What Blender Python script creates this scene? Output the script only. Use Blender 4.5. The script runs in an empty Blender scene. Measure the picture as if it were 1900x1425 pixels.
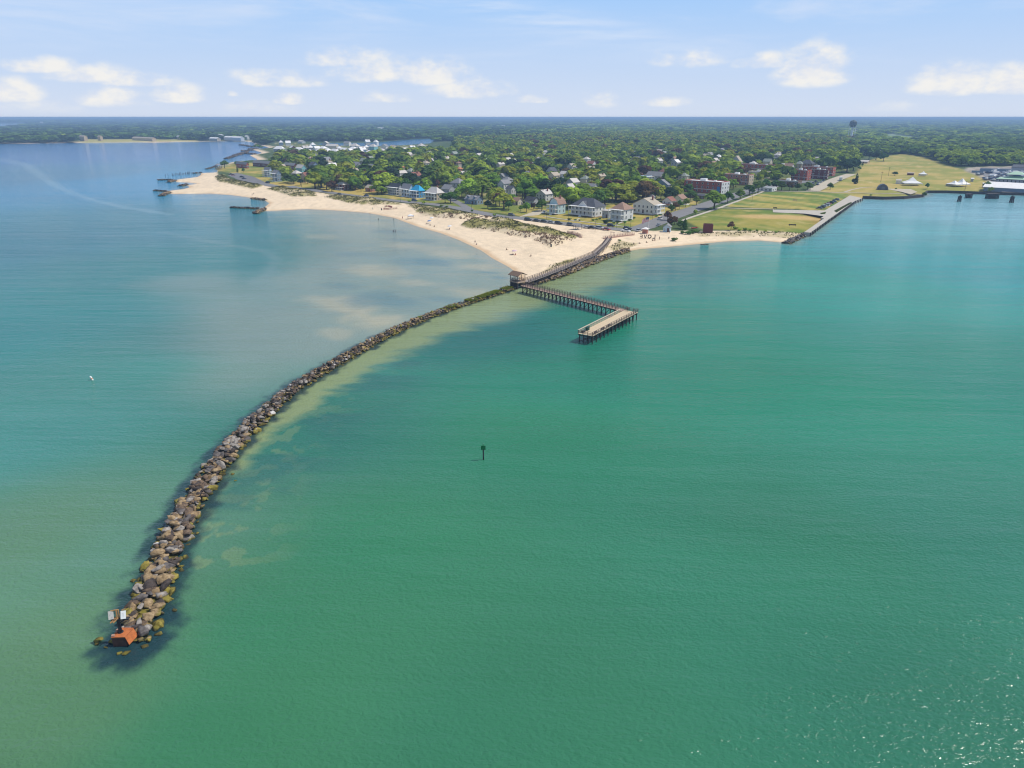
import bpy, bmesh, math, random
import numpy as np
from mathutils import Vector, Matrix

random.seed(7)
RNG = np.random.default_rng(11)
SC = bpy.context.scene
COL = SC.collection

# ------------------------------------------------------------------ camera
CAM_H, FPX = 60.0, 1319.0
HOR = 217.5      # row of the true horizon in the photo
PITCH = math.atan((712.5 - HOR) / FPX)
_c, _s = math.cos(PITCH), math.sin(PITCH)
cam_d = bpy.data.cameras.new('camera')
cam_d.sensor_width = 36.0
cam_d.lens = 36.0 * FPX / 1900.0
cam_d.clip_start, cam_d.clip_end = 0.5, 90000.0
cam = bpy.data.objects.new('camera', cam_d)
COL.objects.link(cam)
cam.location = (0, 0, CAM_H)
cam.rotation_euler = (math.pi / 2 - PITCH, 0, 0)
SC.camera = cam


def ray(u, v):
    x, y = (u - 950.0) / FPX, (v - 712.5) / FPX
    return (x, _c - y * _s, -_s - y * _c)


def at(u, v, z=0.0):
    """survey point: where the sight line of a photo point meets the level z"""
    d = ray(u, v)
    t = (z - CAM_H) / d[2]
    return (d[0] * t, d[1] * t)


def ats(pts, z=0.0):
    return [at(u, v, z) for u, v in pts]


def pix(x, y, z):
    """rough photo column / row of a world point (only used to word labels and sort)"""
    dz = z - CAM_H
    f = y * _c - dz * _s
    return 950 + FPX * x / f, 712.5 + FPX * (-y * _s - dz * _c) / f


# ------------------------------------------------------------------ sun, sky, exposure
SUN_EL, SUN_AZ = math.radians(56), math.radians(84)      # azimuth clockwise from +Y
sun_d = bpy.data.lights.new('sun', 'SUN')
sun_d.energy = 4.0
sun_d.angle = math.radians(0.53)
sun_d.color = (1.0, 0.95, 0.87)
sun = bpy.data.objects.new('sun', sun_d)
COL.objects.link(sun)
sdir = Vector((math.cos(SUN_EL) * math.sin(SUN_AZ), math.cos(SUN_EL) * math.cos(SUN_AZ), math.sin(SUN_EL)))
sun.rotation_euler = (-sdir).to_track_quat('-Z', 'Y').to_euler()
sun.location = (300, 50, 500)

world = bpy.data.worlds.new('World')
SC.world = world
world.use_nodes = True
SC.view_settings.view_transform = 'Standard'
SC.view_settings.look = 'None'
SC.view_settings.exposure = 0.0
SC.view_settings.gamma = 1.0


class G:
    """tiny node graph writer"""
    def __init__(self, tree):
        self.t = tree
        tree.nodes.clear()

    def n(self, typ, **kw):
        nd = self.t.nodes.new(typ)
        for k, v in kw.items():
            setattr(nd, k, v)
        return nd

    def put(self, sock, v):
        if isinstance(v, bpy.types.NodeSocket):
            self.t.links.new(v, sock)
        elif v is not None:
            if hasattr(sock, 'default_value'):
                try:
                    sock.default_value = v
                except Exception:
                    sock.default_value = (*v, 1.0)

    def m(self, op, a, b=None, c=None, clamp=False):
        nd = self.n('ShaderNodeMath', operation=op, use_clamp=clamp)
        for i, v in enumerate((a, b, c)):
            if v is not None:
                self.put(nd.inputs[i], v)
        return nd.outputs[0]

    def mix(self, f, a, b, blend='MIX'):
        nd = self.n('ShaderNodeMix', data_type='RGBA', blend_type=blend)
        self.put(nd.inputs[0], f)
        self.put(nd.inputs[6], a)
        self.put(nd.inputs[7], b)
        return nd.outputs[2]

    def noise(self, vec, scale, detail=3.0, rough=0.55, dim='3D', dist=0.0):
        nd = self.n('ShaderNodeTexNoise', noise_dimensions=dim)
        if vec is not None:
            self.put(nd.inputs['Vector'], vec)
        nd.inputs['Scale'].default_value = scale
        nd.inputs['Detail'].default_value = detail
        nd.inputs['Roughness'].default_value = rough
        nd.inputs['Distortion'].default_value = dist
        return nd.outputs[0]

    def ramp(self, v, lo, hi, smooth=True):
        nd = self.n('ShaderNodeMapRange', interpolation_type='SMOOTHSTEP' if smooth else 'LINEAR')
        self.put(nd.inputs[0], v)
        nd.inputs[1].default_value = lo
        nd.inputs[2].default_value = hi
        return nd.outputs[0]

    def map(self, vec, scale=(1, 1, 1), rot=(0, 0, 0), loc=(0, 0, 0)):
        nd = self.n('ShaderNodeMapping')
        self.put(nd.inputs[0], vec)
        nd.inputs[1].default_value = loc
        nd.inputs[2].default_value = rot
        nd.inputs[3].default_value = scale
        return nd.outputs[0]


def azel(u, v):
    d = Vector(ray(u, v)).normalized()
    return math.atan2(d.x, d.y), math.asin(d.z)


def build_sky():
    g = G(world.node_tree)
    out = g.n('ShaderNodeOutputWorld')
    sky = g.n('ShaderNodeTexSky', sky_type='NISHITA')
    sky.sun_disc = False
    sky.sun_elevation, sky.sun_rotation = SUN_EL, SUN_AZ
    sky.altitude = 30
    sky.air_density, sky.dust_density, sky.ozone_density = 1.0, 0.7, 1.8
    tc = g.n('ShaderNodeTexCoord')
    sep = g.n('ShaderNodeSeparateXYZ')
    g.put(sep.inputs[0], tc.outputs['Generated'])
    az = g.m('ARCTAN2', sep.outputs[0], sep.outputs[1])
    el = g.m('ARCSINE', sep.outputs[2])
    comb = g.n('ShaderNodeCombineXYZ')
    g.put(comb.inputs[0], az)
    g.put(comb.inputs[1], g.m('MULTIPLY', el, 1.7))
    n1 = g.noise(comb.outputs[0], 26, 6, 0.6)
    n2 = g.noise(comb.outputs[0], 9, 4, 0.55)
    # cumulus banks: (u, v of the base middle, half width px, height px, strength)
    clouds = [(90, 133, 90, 26, .9), (170, 150, 90, 30, 1.0), (255, 158, 80, 24, .8), (20, 186, 70, 40, 1.1), (215, 196, 70, 34, 1.1),
              (335, 188, 62, 30, 1.15), (510, 158, 100, 30, .95), (640, 122, 100, 32, .8), (700, 146, 110, 42, .85),
              (800, 152, 80, 44, .95), (880, 178, 80, 34, .9), (535, 192, 30, 18, .9), (1505, 152, 80, 68, 1.15),
              (1415, 124, 56, 26, .9), (1275, 120, 70, 30, .65), (1760, 172, 90, 52, 1.1), (1880, 168, 80, 46, 1.0), (990, 190, 36, 14, .7),
              (1110, 198, 36, 26, .7), (1245, 196, 46, 16, .7), (715, 188, 40, 16, .5), (480, 210, 60, 18, .4), (1680, 205, 90, 14, .4), (60, 210, 90, 22, .5), (432, 178, 12, 10, .8),
              (2300, 160, 200, 60, 1.0), (-400, 150, 250, 60, 1.0), (2900, 120, 260, 80, 1.0), (-1000, 130, 240, 70, 1.0)]
    tot = None
    for (u, v, w, h, st) in clouds:
        a0, e0 = azel(u, v)
        a1 = azel(u + w, v)[0]
        e1 = azel(u, v - h)[1]
        da = g.m('DIVIDE', g.m('SUBTRACT', az, a0), abs(a1 - a0))
        de = g.m('DIVIDE', g.m('SUBTRACT', el, e0 + 0.15 * (e1 - e0)), e1 - e0)
        dn = g.m('MULTIPLY', g.m('MINIMUM', de, 0.0), 3.2)
        dp = g.m('MAXIMUM', de, 0.0)
        q = g.m('MULTIPLY', da, da)
        q = g.m('MULTIPLY_ADD', dn, dn, q)
        q = g.m('MULTIPLY_ADD', dp, dp, q)
        b = g.m('MULTIPLY', g.m('SUBTRACT', 1.0, q), st)
        tot = b if tot is None else g.m('MAXIMUM', tot, b)
    tot = g.m('MAXIMUM', tot, -1.0)
    dens = g.m('ADD', g.m('MULTIPLY', tot, 0.55), g.m('MULTIPLY', g.m('SUBTRACT', n1, 0.5), 1.9))
    dens = g.m('ADD', dens, g.m('MULTIPLY', g.m('SUBTRACT', n2, 0.5), 1.6))
    cum = g.m('MULTIPLY', g.ramp(dens, -0.2, 0.78), g.ramp(tot, -0.95, 0.6))
    cum = g.m('MULTIPLY', cum, g.ramp(el, 0.0, 0.02))
    # thin high streaks
    m1 = g.map(tc.outputs['Generated'], (1.0, 1.0, 8.0), (0.0, 0.16, 0.2))
    ci = g.noise(m1, 2.6, 6, 0.62, dist=0.4)
    cir = g.m('MULTIPLY', g.ramp(ci, 0.42, 0.74), 0.9)
    # summer haze: pale at the horizon, light blue above, the clear sky model higher up
    low = g.mix(g.ramp(el, -0.01, 0.155, False), (6.9, 7.5, 8.7), (3.5, 6.0, 9.7))
    skyc = g.mix(g.m('SUBTRACT', 1.0, g.ramp(el, 0.15, 0.36)), sky.outputs[0], low)
    (a0, e0), (a1, e1) = azel(800, -12), azel(1260, 88)          # one long high streak
    q = g.m('DIVIDE', g.m('SUBTRACT', g.m('SUBTRACT', el, e0), g.m('MULTIPLY', g.m('SUBTRACT', az, a0), (e1 - e0) / (a1 - a0))), 0.016)
    band = g.m('POWER', 2.718, g.m('MULTIPLY', g.m('MULTIPLY', q, q), -1.0))
    mid = g.m('DIVIDE', g.m('SUBTRACT', az, (a0 + a1) / 2), abs(a1 - a0) * 0.62)
    ends = g.m('POWER', 2.718, g.m('MULTIPLY', g.m('MULTIPLY', mid, mid), -1.2))
    stk = g.noise(g.map(comb.outputs[0], (5.0, 30.0, 1.0), (0, 0, 0.35)), 1.6, 5, 0.6)
    streak = g.m('MULTIPLY', g.m('MULTIPLY', band, ends), g.ramp(stk, 0.3, 0.7))
    skyc = g.mix(g.m('MULTIPLY', streak, 0.75), skyc, (6.9, 7.9, 9.5))
    skyc = g.mix(g.m('MULTIPLY', cir, g.ramp(el, 0.02, 0.14)), skyc, (6.6, 7.6, 9.4))
    shade = g.ramp(n1, 0.35, 0.62)
    cl = g.mix(shade, (7.9, 8.1, 8.7), (9.2, 9.0, 8.6))
    skyc = g.mix(g.m('MULTIPLY', cum, 0.92), skyc, cl)
    bg = g.n('ShaderNodeBackground')
    g.put(bg.inputs[0], skyc)
    bg.inputs[1].default_value = 0.1
    g.put(out.inputs[0], bg.outputs[0])


build_sky()
world.cycles.sampling_method = 'MANUAL'
world.cycles.sample_map_resolution = 1024
SC.cycles.max_bounces = 6
SC.cycles.diffuse_bounces = 3
SC.cycles.transparent_max_bounces = 8
SC.cycles.volume_bounces = 0
SC.cycles.use_denoising = True
SC.cycles.filter_width = 1.15
SC.cycles.sample_clamp_indirect = 6.0

# ------------------------------------------------------------------ materials
MATS = {}


def lin(r, g_, b):
    f = lambda c: (c / 12.92 if c <= 0.04045 else ((c + 0.055) / 1.055) ** 2.4)
    return (f(r / 255), f(g_ / 255), f(b / 255))


def mat(name, col, rough=0.8, var=0.18, scale=2.0, bump=0.0, bscale=None, spec=0.3, metal=0.0, objvar=0.0):
    """procedural paint/stone/wood: base colour broken up by two noises"""
    if name in MATS:
        return MATS[name]
    m = bpy.data.materials.new(name)
    m.use_nodes = True
    g = G(m.node_tree)
    out = g.n('ShaderNodeOutputMaterial')
    p = g.n('ShaderNodeBsdfPrincipled')
    tc = g.n('ShaderNodeTexCoord')
    v = tc.outputs['Object']
    n = g.noise(v, scale, 4, 0.6)
    f = g.m('MULTIPLY_ADD', g.m('SUBTRACT', n, 0.5), 2 * var * 1.6, 1.0)
    if objvar:
        oi = g.n('ShaderNodeObjectInfo')
        f = g.m('MULTIPLY', f, g.m('MULTIPLY_ADD', g.m('SUBTRACT', oi.outputs['Random'], 0.5), 2 * objvar, 1.0))
    vm = g.n('ShaderNodeVectorMath', operation='SCALE')
    vm.inputs[0].default_value = col
    g.put(vm.inputs['Scale'], f)
    g.put(p.inputs['Base Color'], vm.outputs[0])
    p.inputs['Roughness'].default_value = rough
    p.inputs['Metallic'].default_value = metal
    p.inputs['Specular IOR Level'].default_value = spec
    if bump:
        b = g.n('ShaderNodeBump')
        b.inputs['Strength'].default_value = bump
        b.inputs['Distance'].default_value = 0.1
        g.put(b.inputs['Height'], g.noise(v, bscale or scale * 3, 4, 0.6))
        g.put(p.inputs['Normal'], b.outputs[0])
    g.put(out.inputs[0], p.outputs[0])
    MATS[name] = m
    return m


def foliage(name, col, var=0.35, hue=0.12):
    if name in MATS:
        return MATS[name]
    m = bpy.data.materials.new(name)
    m.use_nodes = True
    g = G(m.node_tree)
    out = g.n('ShaderNodeOutputMaterial')
    at_ = g.n('ShaderNodeAttribute', attribute_name='tint')
    oi = g.n('ShaderNodeObjectInfo')
    f = g.m('MULTIPLY_ADD', g.m('SUBTRACT', at_.outputs['Fac'], 0.5), 2 * var, 1.0)
    f = g.m('MULTIPLY', f, g.m('MULTIPLY_ADD', oi.outputs['Random'], 0.5, 0.75))
    hs = g.n('ShaderNodeHueSaturation')
    hs.inputs['Color'].default_value = (*col, 1)
    g.put(hs.inputs['Hue'], g.m('MULTIPLY_ADD', g.m('SUBTRACT', g.m('FRACT', g.m('MULTIPLY', oi.outputs['Random'], 7.31)), 0.5), -hue * 0.4, 0.5))
    g.put(hs.inputs['Value'], f)
    d = g.n('ShaderNodeBsdfDiffuse')
    t = g.n('ShaderNodeBsdfTranslucent')
    g.put(d.inputs[0], hs.outputs[0])
    g.put(t.inputs[0], hs.outputs[0])
    mx = g.n('ShaderNodeMixShader')
    mx.inputs[0].default_value = 0.33
    g.put(mx.inputs[1], d.outputs[0])
    g.put(mx.inputs[2], t.outputs[0])
    g.put(out.inputs[0], mx.outputs[0])
    MATS[name] = m
    return m


def stone(name, col, dark):
    """boulder: grain, lichen, and a weed band fixed to the tide level"""
    m = bpy.data.materials.new(name)
    m.use_nodes = True
    g = G(m.node_tree)
    out = g.n('ShaderNodeOutputMaterial')
    p = g.n('ShaderNodeBsdfPrincipled')
    geo = g.n('ShaderNodeNewGeometry')
    pos = geo.outputs['Position']
    n = g.noise(pos, 1.6, 5, 0.65)
    c = g.mix(g.ramp(n, 0.3, 0.72), dark, col)
    n2 = g.noise(pos, 0.5, 3, 0.6)
    oi = g.n('ShaderNodeObjectInfo')
    sep = g.n('ShaderNodeSeparateXYZ')
    g.put(sep.inputs[0], pos)
    zz = g.m('ADD', sep.outputs[2], g.m('MULTIPLY', g.m('SUBTRACT', n2, 0.5), 1.3))
    weed = g.mix(g.ramp(g.noise(pos, 1.1, 3), 0.4, 0.62), (0.075, 0.06, 0.014), (0.20, 0.17, 0.03))
    c = g.mix(g.m('SUBTRACT', 1.0, g.ramp(zz, 0.28, 0.62)), c, weed)
    c = g.mix(g.m('SUBTRACT', 1.0, g.ramp(zz, -0.1, 0.22)), c, (0.03, 0.03, 0.012))
    g.put(p.inputs['Base Color'], c)
    p.inputs['Roughness'].default_value = 0.85
    p.inputs['Specular IOR Level'].default_value = 0.25
    b = g.n('ShaderNodeBump')
    b.inputs['Strength'].default_value = 0.5
    b.inputs['Distance'].default_value = 0.12
    g.put(b.inputs['Height'], g.noise(pos, 4.0, 5, 0.65))
    g.put(p.inputs['Normal'], b.outputs[0])
    g.put(out.inputs[0], p.outputs[0])
    MATS[name] = m
    return m


# ------------------------------------------------------------------ mesh and object helpers
class MB:
    def __init__(self):
        self.v, self.f, self.mi = [], [], []

    def add(self, vs, fs, mi=0):
        o = len(self.v)
        self.v += [tuple(x) for x in vs]
        for f in fs:
            self.f.append(tuple(i + o for i in f))
            self.mi.append(mi)

    def box(self, c, s, mi=0, rz=0.0, taper=1.0):
        cx, cy, cz = c
        hx, hy, hz = s[0] / 2, s[1] / 2, s[2] / 2
        co, si = math.cos(rz), math.sin(rz)
        vs = []
        for z, k in ((-hz, 1.0), (hz, taper)):
            for x, y in ((-hx, -hy), (hx, -hy), (hx, hy), (-hx, hy)):
                x, y = x * k, y * k
                vs.append((cx + x * co - y * si, cy + x * si + y * co, cz + z))
        self.add(vs, [(0, 3, 2, 1), (4, 5, 6, 7), (0, 1, 5, 4), (1, 2, 6, 5), (2, 3, 7, 6), (3, 0, 4, 7)], mi)

    def bar(self, a, b, w, h=None, mi=0):
        h = h or w
        a, b = Vector(a), Vector(b)
        d = (b - a).normalized()
        up = Vector((0, 0, 1)) if abs(d.z) < 0.95 else Vector((0, 1, 0))
        s = d.cross(up).normalized() * (w / 2)
        t = s.cross(d).normalized() * (h / 2)
        vs = [a - s - t, a + s - t, a + s + t, a - s + t, b - s - t, b + s - t, b + s + t, b - s + t]
        self.add(vs, [(0, 1, 2, 3), (7, 6, 5, 4), (0, 4, 5, 1), (1, 5, 6, 2), (2, 6, 7, 3), (3, 7, 4, 0)], mi)

    def cyl(self, a, b, r0, r1=None, n=8, mi=0):
        r1 = r0 if r1 is None else r1
        a, b = Vector(a), Vector(b)
        d = (b - a).normalized()
        up = Vector((0, 0, 1)) if abs(d.z) < 0.95 else Vector((0, 1, 0))
        s = d.cross(up).normalized()
        t = s.cross(d).normalized()
        vs = []
        for p, r in ((a, r0), (b, r1)):
            for k in range(n):
                q = 2 * math.pi * k / n
                vs.append(p + s * (r * math.cos(q)) + t * (r * math.sin(q)))
        fs = [(k, (k + 1) % n, n + (k + 1) % n, n + k) for k in range(n)]
        fs += [tuple(range(n))[::-1], tuple(range(n, 2 * n))]
        self.add(vs, fs, mi)

    def lathe(self, prof, n=16, c=(0, 0, 0), mi=0):
        vs, fs = [], []
        for r, z in prof:
            for k in range(n):
                q = 2 * math.pi * k / n
                vs.append((c[0] + r * math.cos(q), c[1] + r * math.sin(q), c[2] + z))
        for j in range(len(prof) - 1):
            for k in range(n):
                fs.append((j * n + k, j * n + (k + 1) % n, (j + 1) * n + (k + 1) % n, (j + 1) * n + k))
        fs.append(tuple(range(n))[::-1])
        fs.append(tuple(range((len(prof) - 1) * n, len(prof) * n)))
        self.add(vs, fs, mi)

    def prism(self, poly, z0, z1, mi=0):
        n = len(poly)
        vs = [(x, y, z0) for x, y in poly] + [(x, y, z1) for x, y in poly]
        fs = [(k, (k + 1) % n, n + (k + 1) % n, n + k) for k in range(n)]
        fs += [tuple(range(n))[::-1], tuple(range(n, 2 * n))]
        self.add(vs, fs, mi)

    def mesh(self, name, mats):
        me = bpy.data.meshes.new(name)
        me.from_pydata(self.v, [], self.f)
        for m in (mats if isinstance(mats, (list, tuple)) else [mats]):
            me.materials.append(m)
        if any(self.mi):
            me.polygons.foreach_set('material_index', self.mi)
        me.update()
        return me

    def build(self, name, mats, parent=None, loc=None, rz=None):
        return link(name, self.mesh(name, mats), parent, loc, rz)


def link(name, me, parent=None, loc=None, rz=None):
    o = bpy.data.objects.new(name, me)
    COL.objects.link(o)
    if parent is not None:
        o.parent = parent
    if loc is not None:
        o.location = loc
    if rz is not None:
        o.rotation_euler = (0, 0, rz)
    return o


def tag(o, label=None, cat=None, group=None, kind=None):
    if label:
        o['label'] = label
    if cat:
        o['category'] = cat
    if group:
        o['group'] = group
    if kind:
        o['kind'] = kind
    return o


def thing(name, label, cat, loc=(0, 0, 0), rz=0.0, group=None):
    return tag(link(name, None, None, loc, rz), label, cat, group)


def np_mesh(name, verts, quads, mats, tint=None, mi=None, tris=False, color=None):
    me = bpy.data.meshes.new(name)
    verts = np.asarray(verts, np.float32)
    quads = np.asarray(quads, np.int32)
    k = quads.shape[1]
    me.vertices.add(len(verts))
    me.vertices.foreach_set('co', verts.ravel())
    me.loops.add(quads.size)
    me.loops.foreach_set('vertex_index', quads.ravel())
    me.polygons.add(len(quads))
    me.polygons.foreach_set('loop_start', np.arange(len(quads), dtype=np.int32) * k)
    for m in (mats if isinstance(mats, (list, tuple)) else [mats]):
        me.materials.append(m)
    if mi is not None:
        me.polygons.foreach_set('material_index', np.asarray(mi, np.int32))
    me.update(calc_edges=True)
    if tint is not None:
        a = me.attributes.new('tint', 'FLOAT', 'FACE')
        a.data.foreach_set('value', np.asarray(tint, np.float32))
    if color is not None:
        a = me.attributes.new('paint', 'FLOAT_COLOR', 'POINT')
        cc = np.ones((len(verts), 4), np.float32)
        cc[:, :3] = color
        a.data.foreach_set('color', cc.ravel())
    me.validate()
    return me


# ------------------------------------------------------------------ numpy fields
def vnoise(x, y, seed=0):
    xi, yi = np.floor(x).astype(np.int64), np.floor(y).astype(np.int64)
    fx, fy = x - xi, y - yi
    fx, fy = fx * fx * (3 - 2 * fx), fy * fy * (3 - 2 * fy)

    def h(a, b):
        n = (a * 374761393 + b * 668265263 + seed * 974711) & 0xffffffff
        n = ((n ^ (n >> 13)) * 1274126177) & 0xffffffff
        return ((n ^ (n >> 16)) & 0xffff) / 65535.0
    return (h(xi, yi) * (1 - fx) + h(xi + 1, yi) * fx) * (1 - fy) + (h(xi, yi + 1) * (1 - fx) + h(xi + 1, yi + 1) * fx) * fy


def fbm(x, y, s, oct=4, seed=0):
    t, a, n = 0.0, 1.0, 0.0
    x, y = x / s, y / s
    for k in range(oct):
        t = t + a * vnoise(x, y, seed + k)
        n += a
        a *= 0.5
        x, y = x * 2.03 + 17.1, y * 2.03 - 9.7
    return t / n


def sstep(a, b, x):
    t = np.clip((x - a) / (b - a), 0, 1)
    return t * t * (3 - 2 * t)


def inside(x, y, poly):
    r = np.zeros(x.shape, bool)
    n = len(poly)
    for i in range(n):
        (x0, y0), (x1, y1) = poly[i], poly[(i + 1) % n]
        if y0 == y1:
            continue
        c = (y0 > y) != (y1 > y)
        r ^= c & (x < (x1 - x0) * (y - y0) / (y1 - y0) + x0)
    return r


def dist_line(x, y, pts, closed=False, want=False):
    """distance to a polyline; with want also side (+ right of travel) and arc length"""
    best = np.full(x.shape, 1e12)
    side = np.zeros(x.shape)
    arc = np.zeros(x.shape)
    n = len(pts) if closed else len(pts) - 1
    s0 = 0.0
    for i in range(n):
        (ax, ay), (bx, by) = pts[i], pts[(i + 1) % len(pts)]
        dx, dy = bx - ax, by - ay
        L2 = dx * dx + dy * dy + 1e-9
        t = np.clip(((x - ax) * dx + (y - ay) * dy) / L2, 0, 1)
        d2 = (x - ax - t * dx) ** 2 + (y - ay - t * dy) ** 2
        if want:
            k = d2 < best
            side = np.where(k, (x - ax) * dy - (y - ay) * dx, side)
            arc = np.where(k, s0 + t * math.sqrt(L2), arc)
        best = np.minimum(best, d2)
        s0 += math.sqrt(L2)
    if want:
        return np.sqrt(best), np.sign(side), arc
    return np.sqrt(best)


def sdist(x, y, poly):
    d = dist_line(x, y, poly, True)
    return np.where(inside(x, y, poly), d, -d)


# ------------------------------------------------------------------ the coast
COAST_PX = [(0, 267), (136, 265), (288, 264.6), (379, 263), (455, 262), (480, 266), (466, 266.5), (476, 268.5), (503, 274), (467, 277), (488, 284),
            (463, 288), (480, 297), (447, 298.5), (430, 301), (415, 305), (404, 309), (398, 313), (404, 316), (402, 320.5), (374, 320.5), (372, 325),
            (366, 328.5), (345, 331), (325, 333.5), (327, 338), (350, 338.5), (366, 341), (352, 343), (344, 344), (354, 347), (340, 351), (316, 353.5),
            (311, 357), (318, 360), (345, 359.8), (391, 359), (429, 362), (467, 367), (490.5, 371.5), (500, 377), (493, 383), (484, 388), (493, 391.5),
            (518, 390.5), (568, 388), (610, 389.5), (653, 392.6), (682, 395), (730.5, 404), (775, 420.5), (819, 433), (850.5, 445), (893, 465),
            (914, 479.5), (945, 496), (960, 508), (966, 524), (991, 527.6), (1038, 514), (1078, 497), (1117, 482), (1165, 466), (1188, 462), (1220, 459.7),
            (1282, 454), (1345, 448), (1408, 446), (1453, 450), (1462, 452), (1503, 433), (1539, 407), (1585, 374), (1600, 368.5), (1640, 370), (1676, 369),
            (1712, 365.6), (1720, 357.5), (1757, 357.5), (1828, 360), (1900, 362), (2400, 366)]
COAST = ats(COAST_PX) + [(8000, 620), (60000, 20000), (60000, 60000), (-60000, 60000), (-60000, 4200), (-4000, 2300), (-1900, 1800)]
INLETS = [ats([(585, 268), (600, 265.5), (690, 265), (760, 259), (800, 257), (806, 260), (800, 266), (740, 270), (700, 272), (640, 271)]),
          ats([(-300, 232), (-100, 230), (62, 228.5), (60, 231), (25, 235), (0, 240), (-120, 244), (-300, 246)])]


def land_d(x, y):
    d = sdist(x, y, COAST)
    for h in INLETS:
        d = np.minimum(d, -sdist(x, y, h))
    return d


DUNES_PX = {
    'A': [(853, 418), (867, 408), (903, 402.6), (956, 412), (1019, 426), (1051, 434), (1077, 441), (1062, 446), (1022, 463), (988, 446), (960, 441), (914, 430), (871, 423)],
    'B': [(754, 380.5), (783, 399.5), (819, 405), (863, 409), (893, 400), (850, 392), (808, 386), (770, 380)],
    'C': [(600, 366), (653, 379), (695, 381.5), (745, 380), (700, 371), (631, 363.5)],
    'D': [(493, 350.5), (547, 366), (589, 365), (581, 356), (526, 347)],
    'E': [(404, 337), (469, 351), (490.5, 345), (431.6, 334), (413, 324), (398, 328)],
    'F': [(1008, 502), (1021, 489), (1070, 475.5), (1066, 481), (1023, 497)],
    'G': [(1267, 434), (1366, 430), (1493, 428), (1461, 439), (1408, 436), (1303, 437)],
    'H': [(1128, 455), (1150, 446), (1185, 449), (1163, 460), (1135, 465)],
}
DUNES = {k: ats(v, 1.5) for k, v in DUNES_PX.items()}


DUNE_CREST = [ats([(848, 421.5), (890, 425), (950, 432), (1030, 443.5), (1075, 446)], 1.5), ats([(752, 389), (783, 396.5), (819, 402), (860, 405.5), (898, 401)], 1.5)]


def seaward(x, y):
    """1 on the wind-cut seaward faces of the three big dunes, 0 on their planted backs"""
    r = np.zeros(x.shape)
    for k, ln in zip('AB', DUNE_CREST):
        p = DUNES[k]
        bx, by = [a for a, _ in p], [b for _, b in p]
        s_ = (x > min(bx) - 8) & (x < max(bx) + 8) & (y > min(by) - 8) & (y < max(by) + 8)
        if s_.any():
            d, sd, _ = dist_line(x[s_], y[s_], ln, False, True)
            r[s_] = np.maximum(r[s_], sstep(-2.5, 2.5, d * sd + (fbm(x[s_], y[s_], 5, 2, 46) - .5) * 6))
    return r


def dune_h(x, y):
    z = np.zeros(x.shape)
    for k, p in DUNES.items():
        bx = [a for a, _ in p]
        by = [b for _, b in p]
        sel = (x > min(bx) - 15) & (x < max(bx) + 15) & (y > min(by) - 15) & (y < max(by) + 15)
        if not sel.any():
            continue
        d = sdist(x[sel], y[sel], p)
        top = {'A': 1.9, 'B': 1.7, 'C': 1.6, 'D': 1.6, 'E': 1.8, 'F': 1.0, 'G': 0.7, 'H': 0.6}[k]
        hum = fbm(x[sel], y[sel], 7.0, 3, 5) * 1.5 + 0.15
        z[sel] = np.maximum(z[sel], sstep(-1.0, 7.0, d) * top * hum)
    return z


def ground_z(x, y):
    x, y = np.asarray(x, float), np.asarray(y, float)
    d = land_d(x, y)
    z = np.where(d > 0, np.minimum(d * 0.075, 1.8), np.maximum(d * 0.09, -3.0))
    wob = (fbm(x, y, 16, 3, 3) - 0.5) * 0.35 * sstep(2, 20, d) * (1 - sstep(60, 110, d))
    return z + wob + dune_h(x, y)


def gz(x, y):
    return float(ground_z(np.array([x]), np.array([y]))[0])


def polar(angles, radii):
    A, R = np.meshgrid(angles, radii)
    x, y = (R * np.sin(A)).ravel(), (R * np.cos(A)).ravel()
    nr, na = len(radii), len(angles)
    i = np.arange(nr - 1)[:, None] * na + np.arange(na - 1)[None, :]
    q = np.stack([i, i + 1, i + 1 + na, i + na], -1).reshape(-1, 4)
    return x, y, q


# --- ground sheet
def C(r, g_, b):
    return np.array(lin(r, g_, b))


TOWN_PX = [(500, 316), (520, 340), (560, 346), (640, 352), (700, 361), (780, 369), (870, 385), (960, 396), (1010, 394), (1180, 380), (1285, 372), (1345, 350),
           (1420, 346), (1500, 330), (1575, 318), (1592, 300), (1590, 262), (1400, 252), (1100, 250), (845, 262), (842, 287), (760, 289), (640, 293), (520, 293)]
TOWN = ats(TOWN_PX, 1.8)
LAWN1 = ats([(1270, 408), (1335, 387), (1434, 391), (1530, 400), (1537, 408), (1500, 430), (1400, 428), (1300, 424)], 1.8)
LAWN2 = ats([(1345, 383), (1404, 357), (1500, 355.5), (1577, 360), (1530, 389), (1434, 387)], 1.8)
FIELD = ats([(1520, 356), (1590, 320), (1600, 300), (1648, 289), (1676, 286), (1712, 291), (1730, 297), (1757, 307), (1800, 318), (1840, 340), (1856, 357), (1722, 356), (1700, 366), (1600, 366)], 1.8)
YARD = ats([(1791, 312), (1812, 309.5), (1900, 308), (2300, 308), (2300, 361), (1852, 358), (1838, 340), (1815, 326), (1792, 318)], 1.8)
FARFIELD = ats([(1628, 249), (1660, 248), (1700, 255), (1722, 263), (1690, 264), (1650, 262)], 1.8)
CLEAR = [ats([(u - w, v + .3), (u - w * .3, v - h), (u + w * .6, v - h), (u + w, v + .4), (u + w * .2, v + h)], 1.8) for u, v, w, h in [(1050, 239, 40, .9), (1180, 247, 36, 1.2), (960, 232, 60, .6), (600, 236, 40, .7), (1310, 243, 40, 1.0), (1420, 236, 60, .8), (1790, 236, 70, .9), (1860, 244, 50, 1.2), (320, 236, 46, .7), (720, 246, 26, .9), (1500, 229, 90, .5), (1250, 228, 90, .5), (800, 227, 80, .4)]]
FARSTRIP = ats([(1657, 273), (1694, 272), (1694, 277), (1657, 277)], 1.8)
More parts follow.
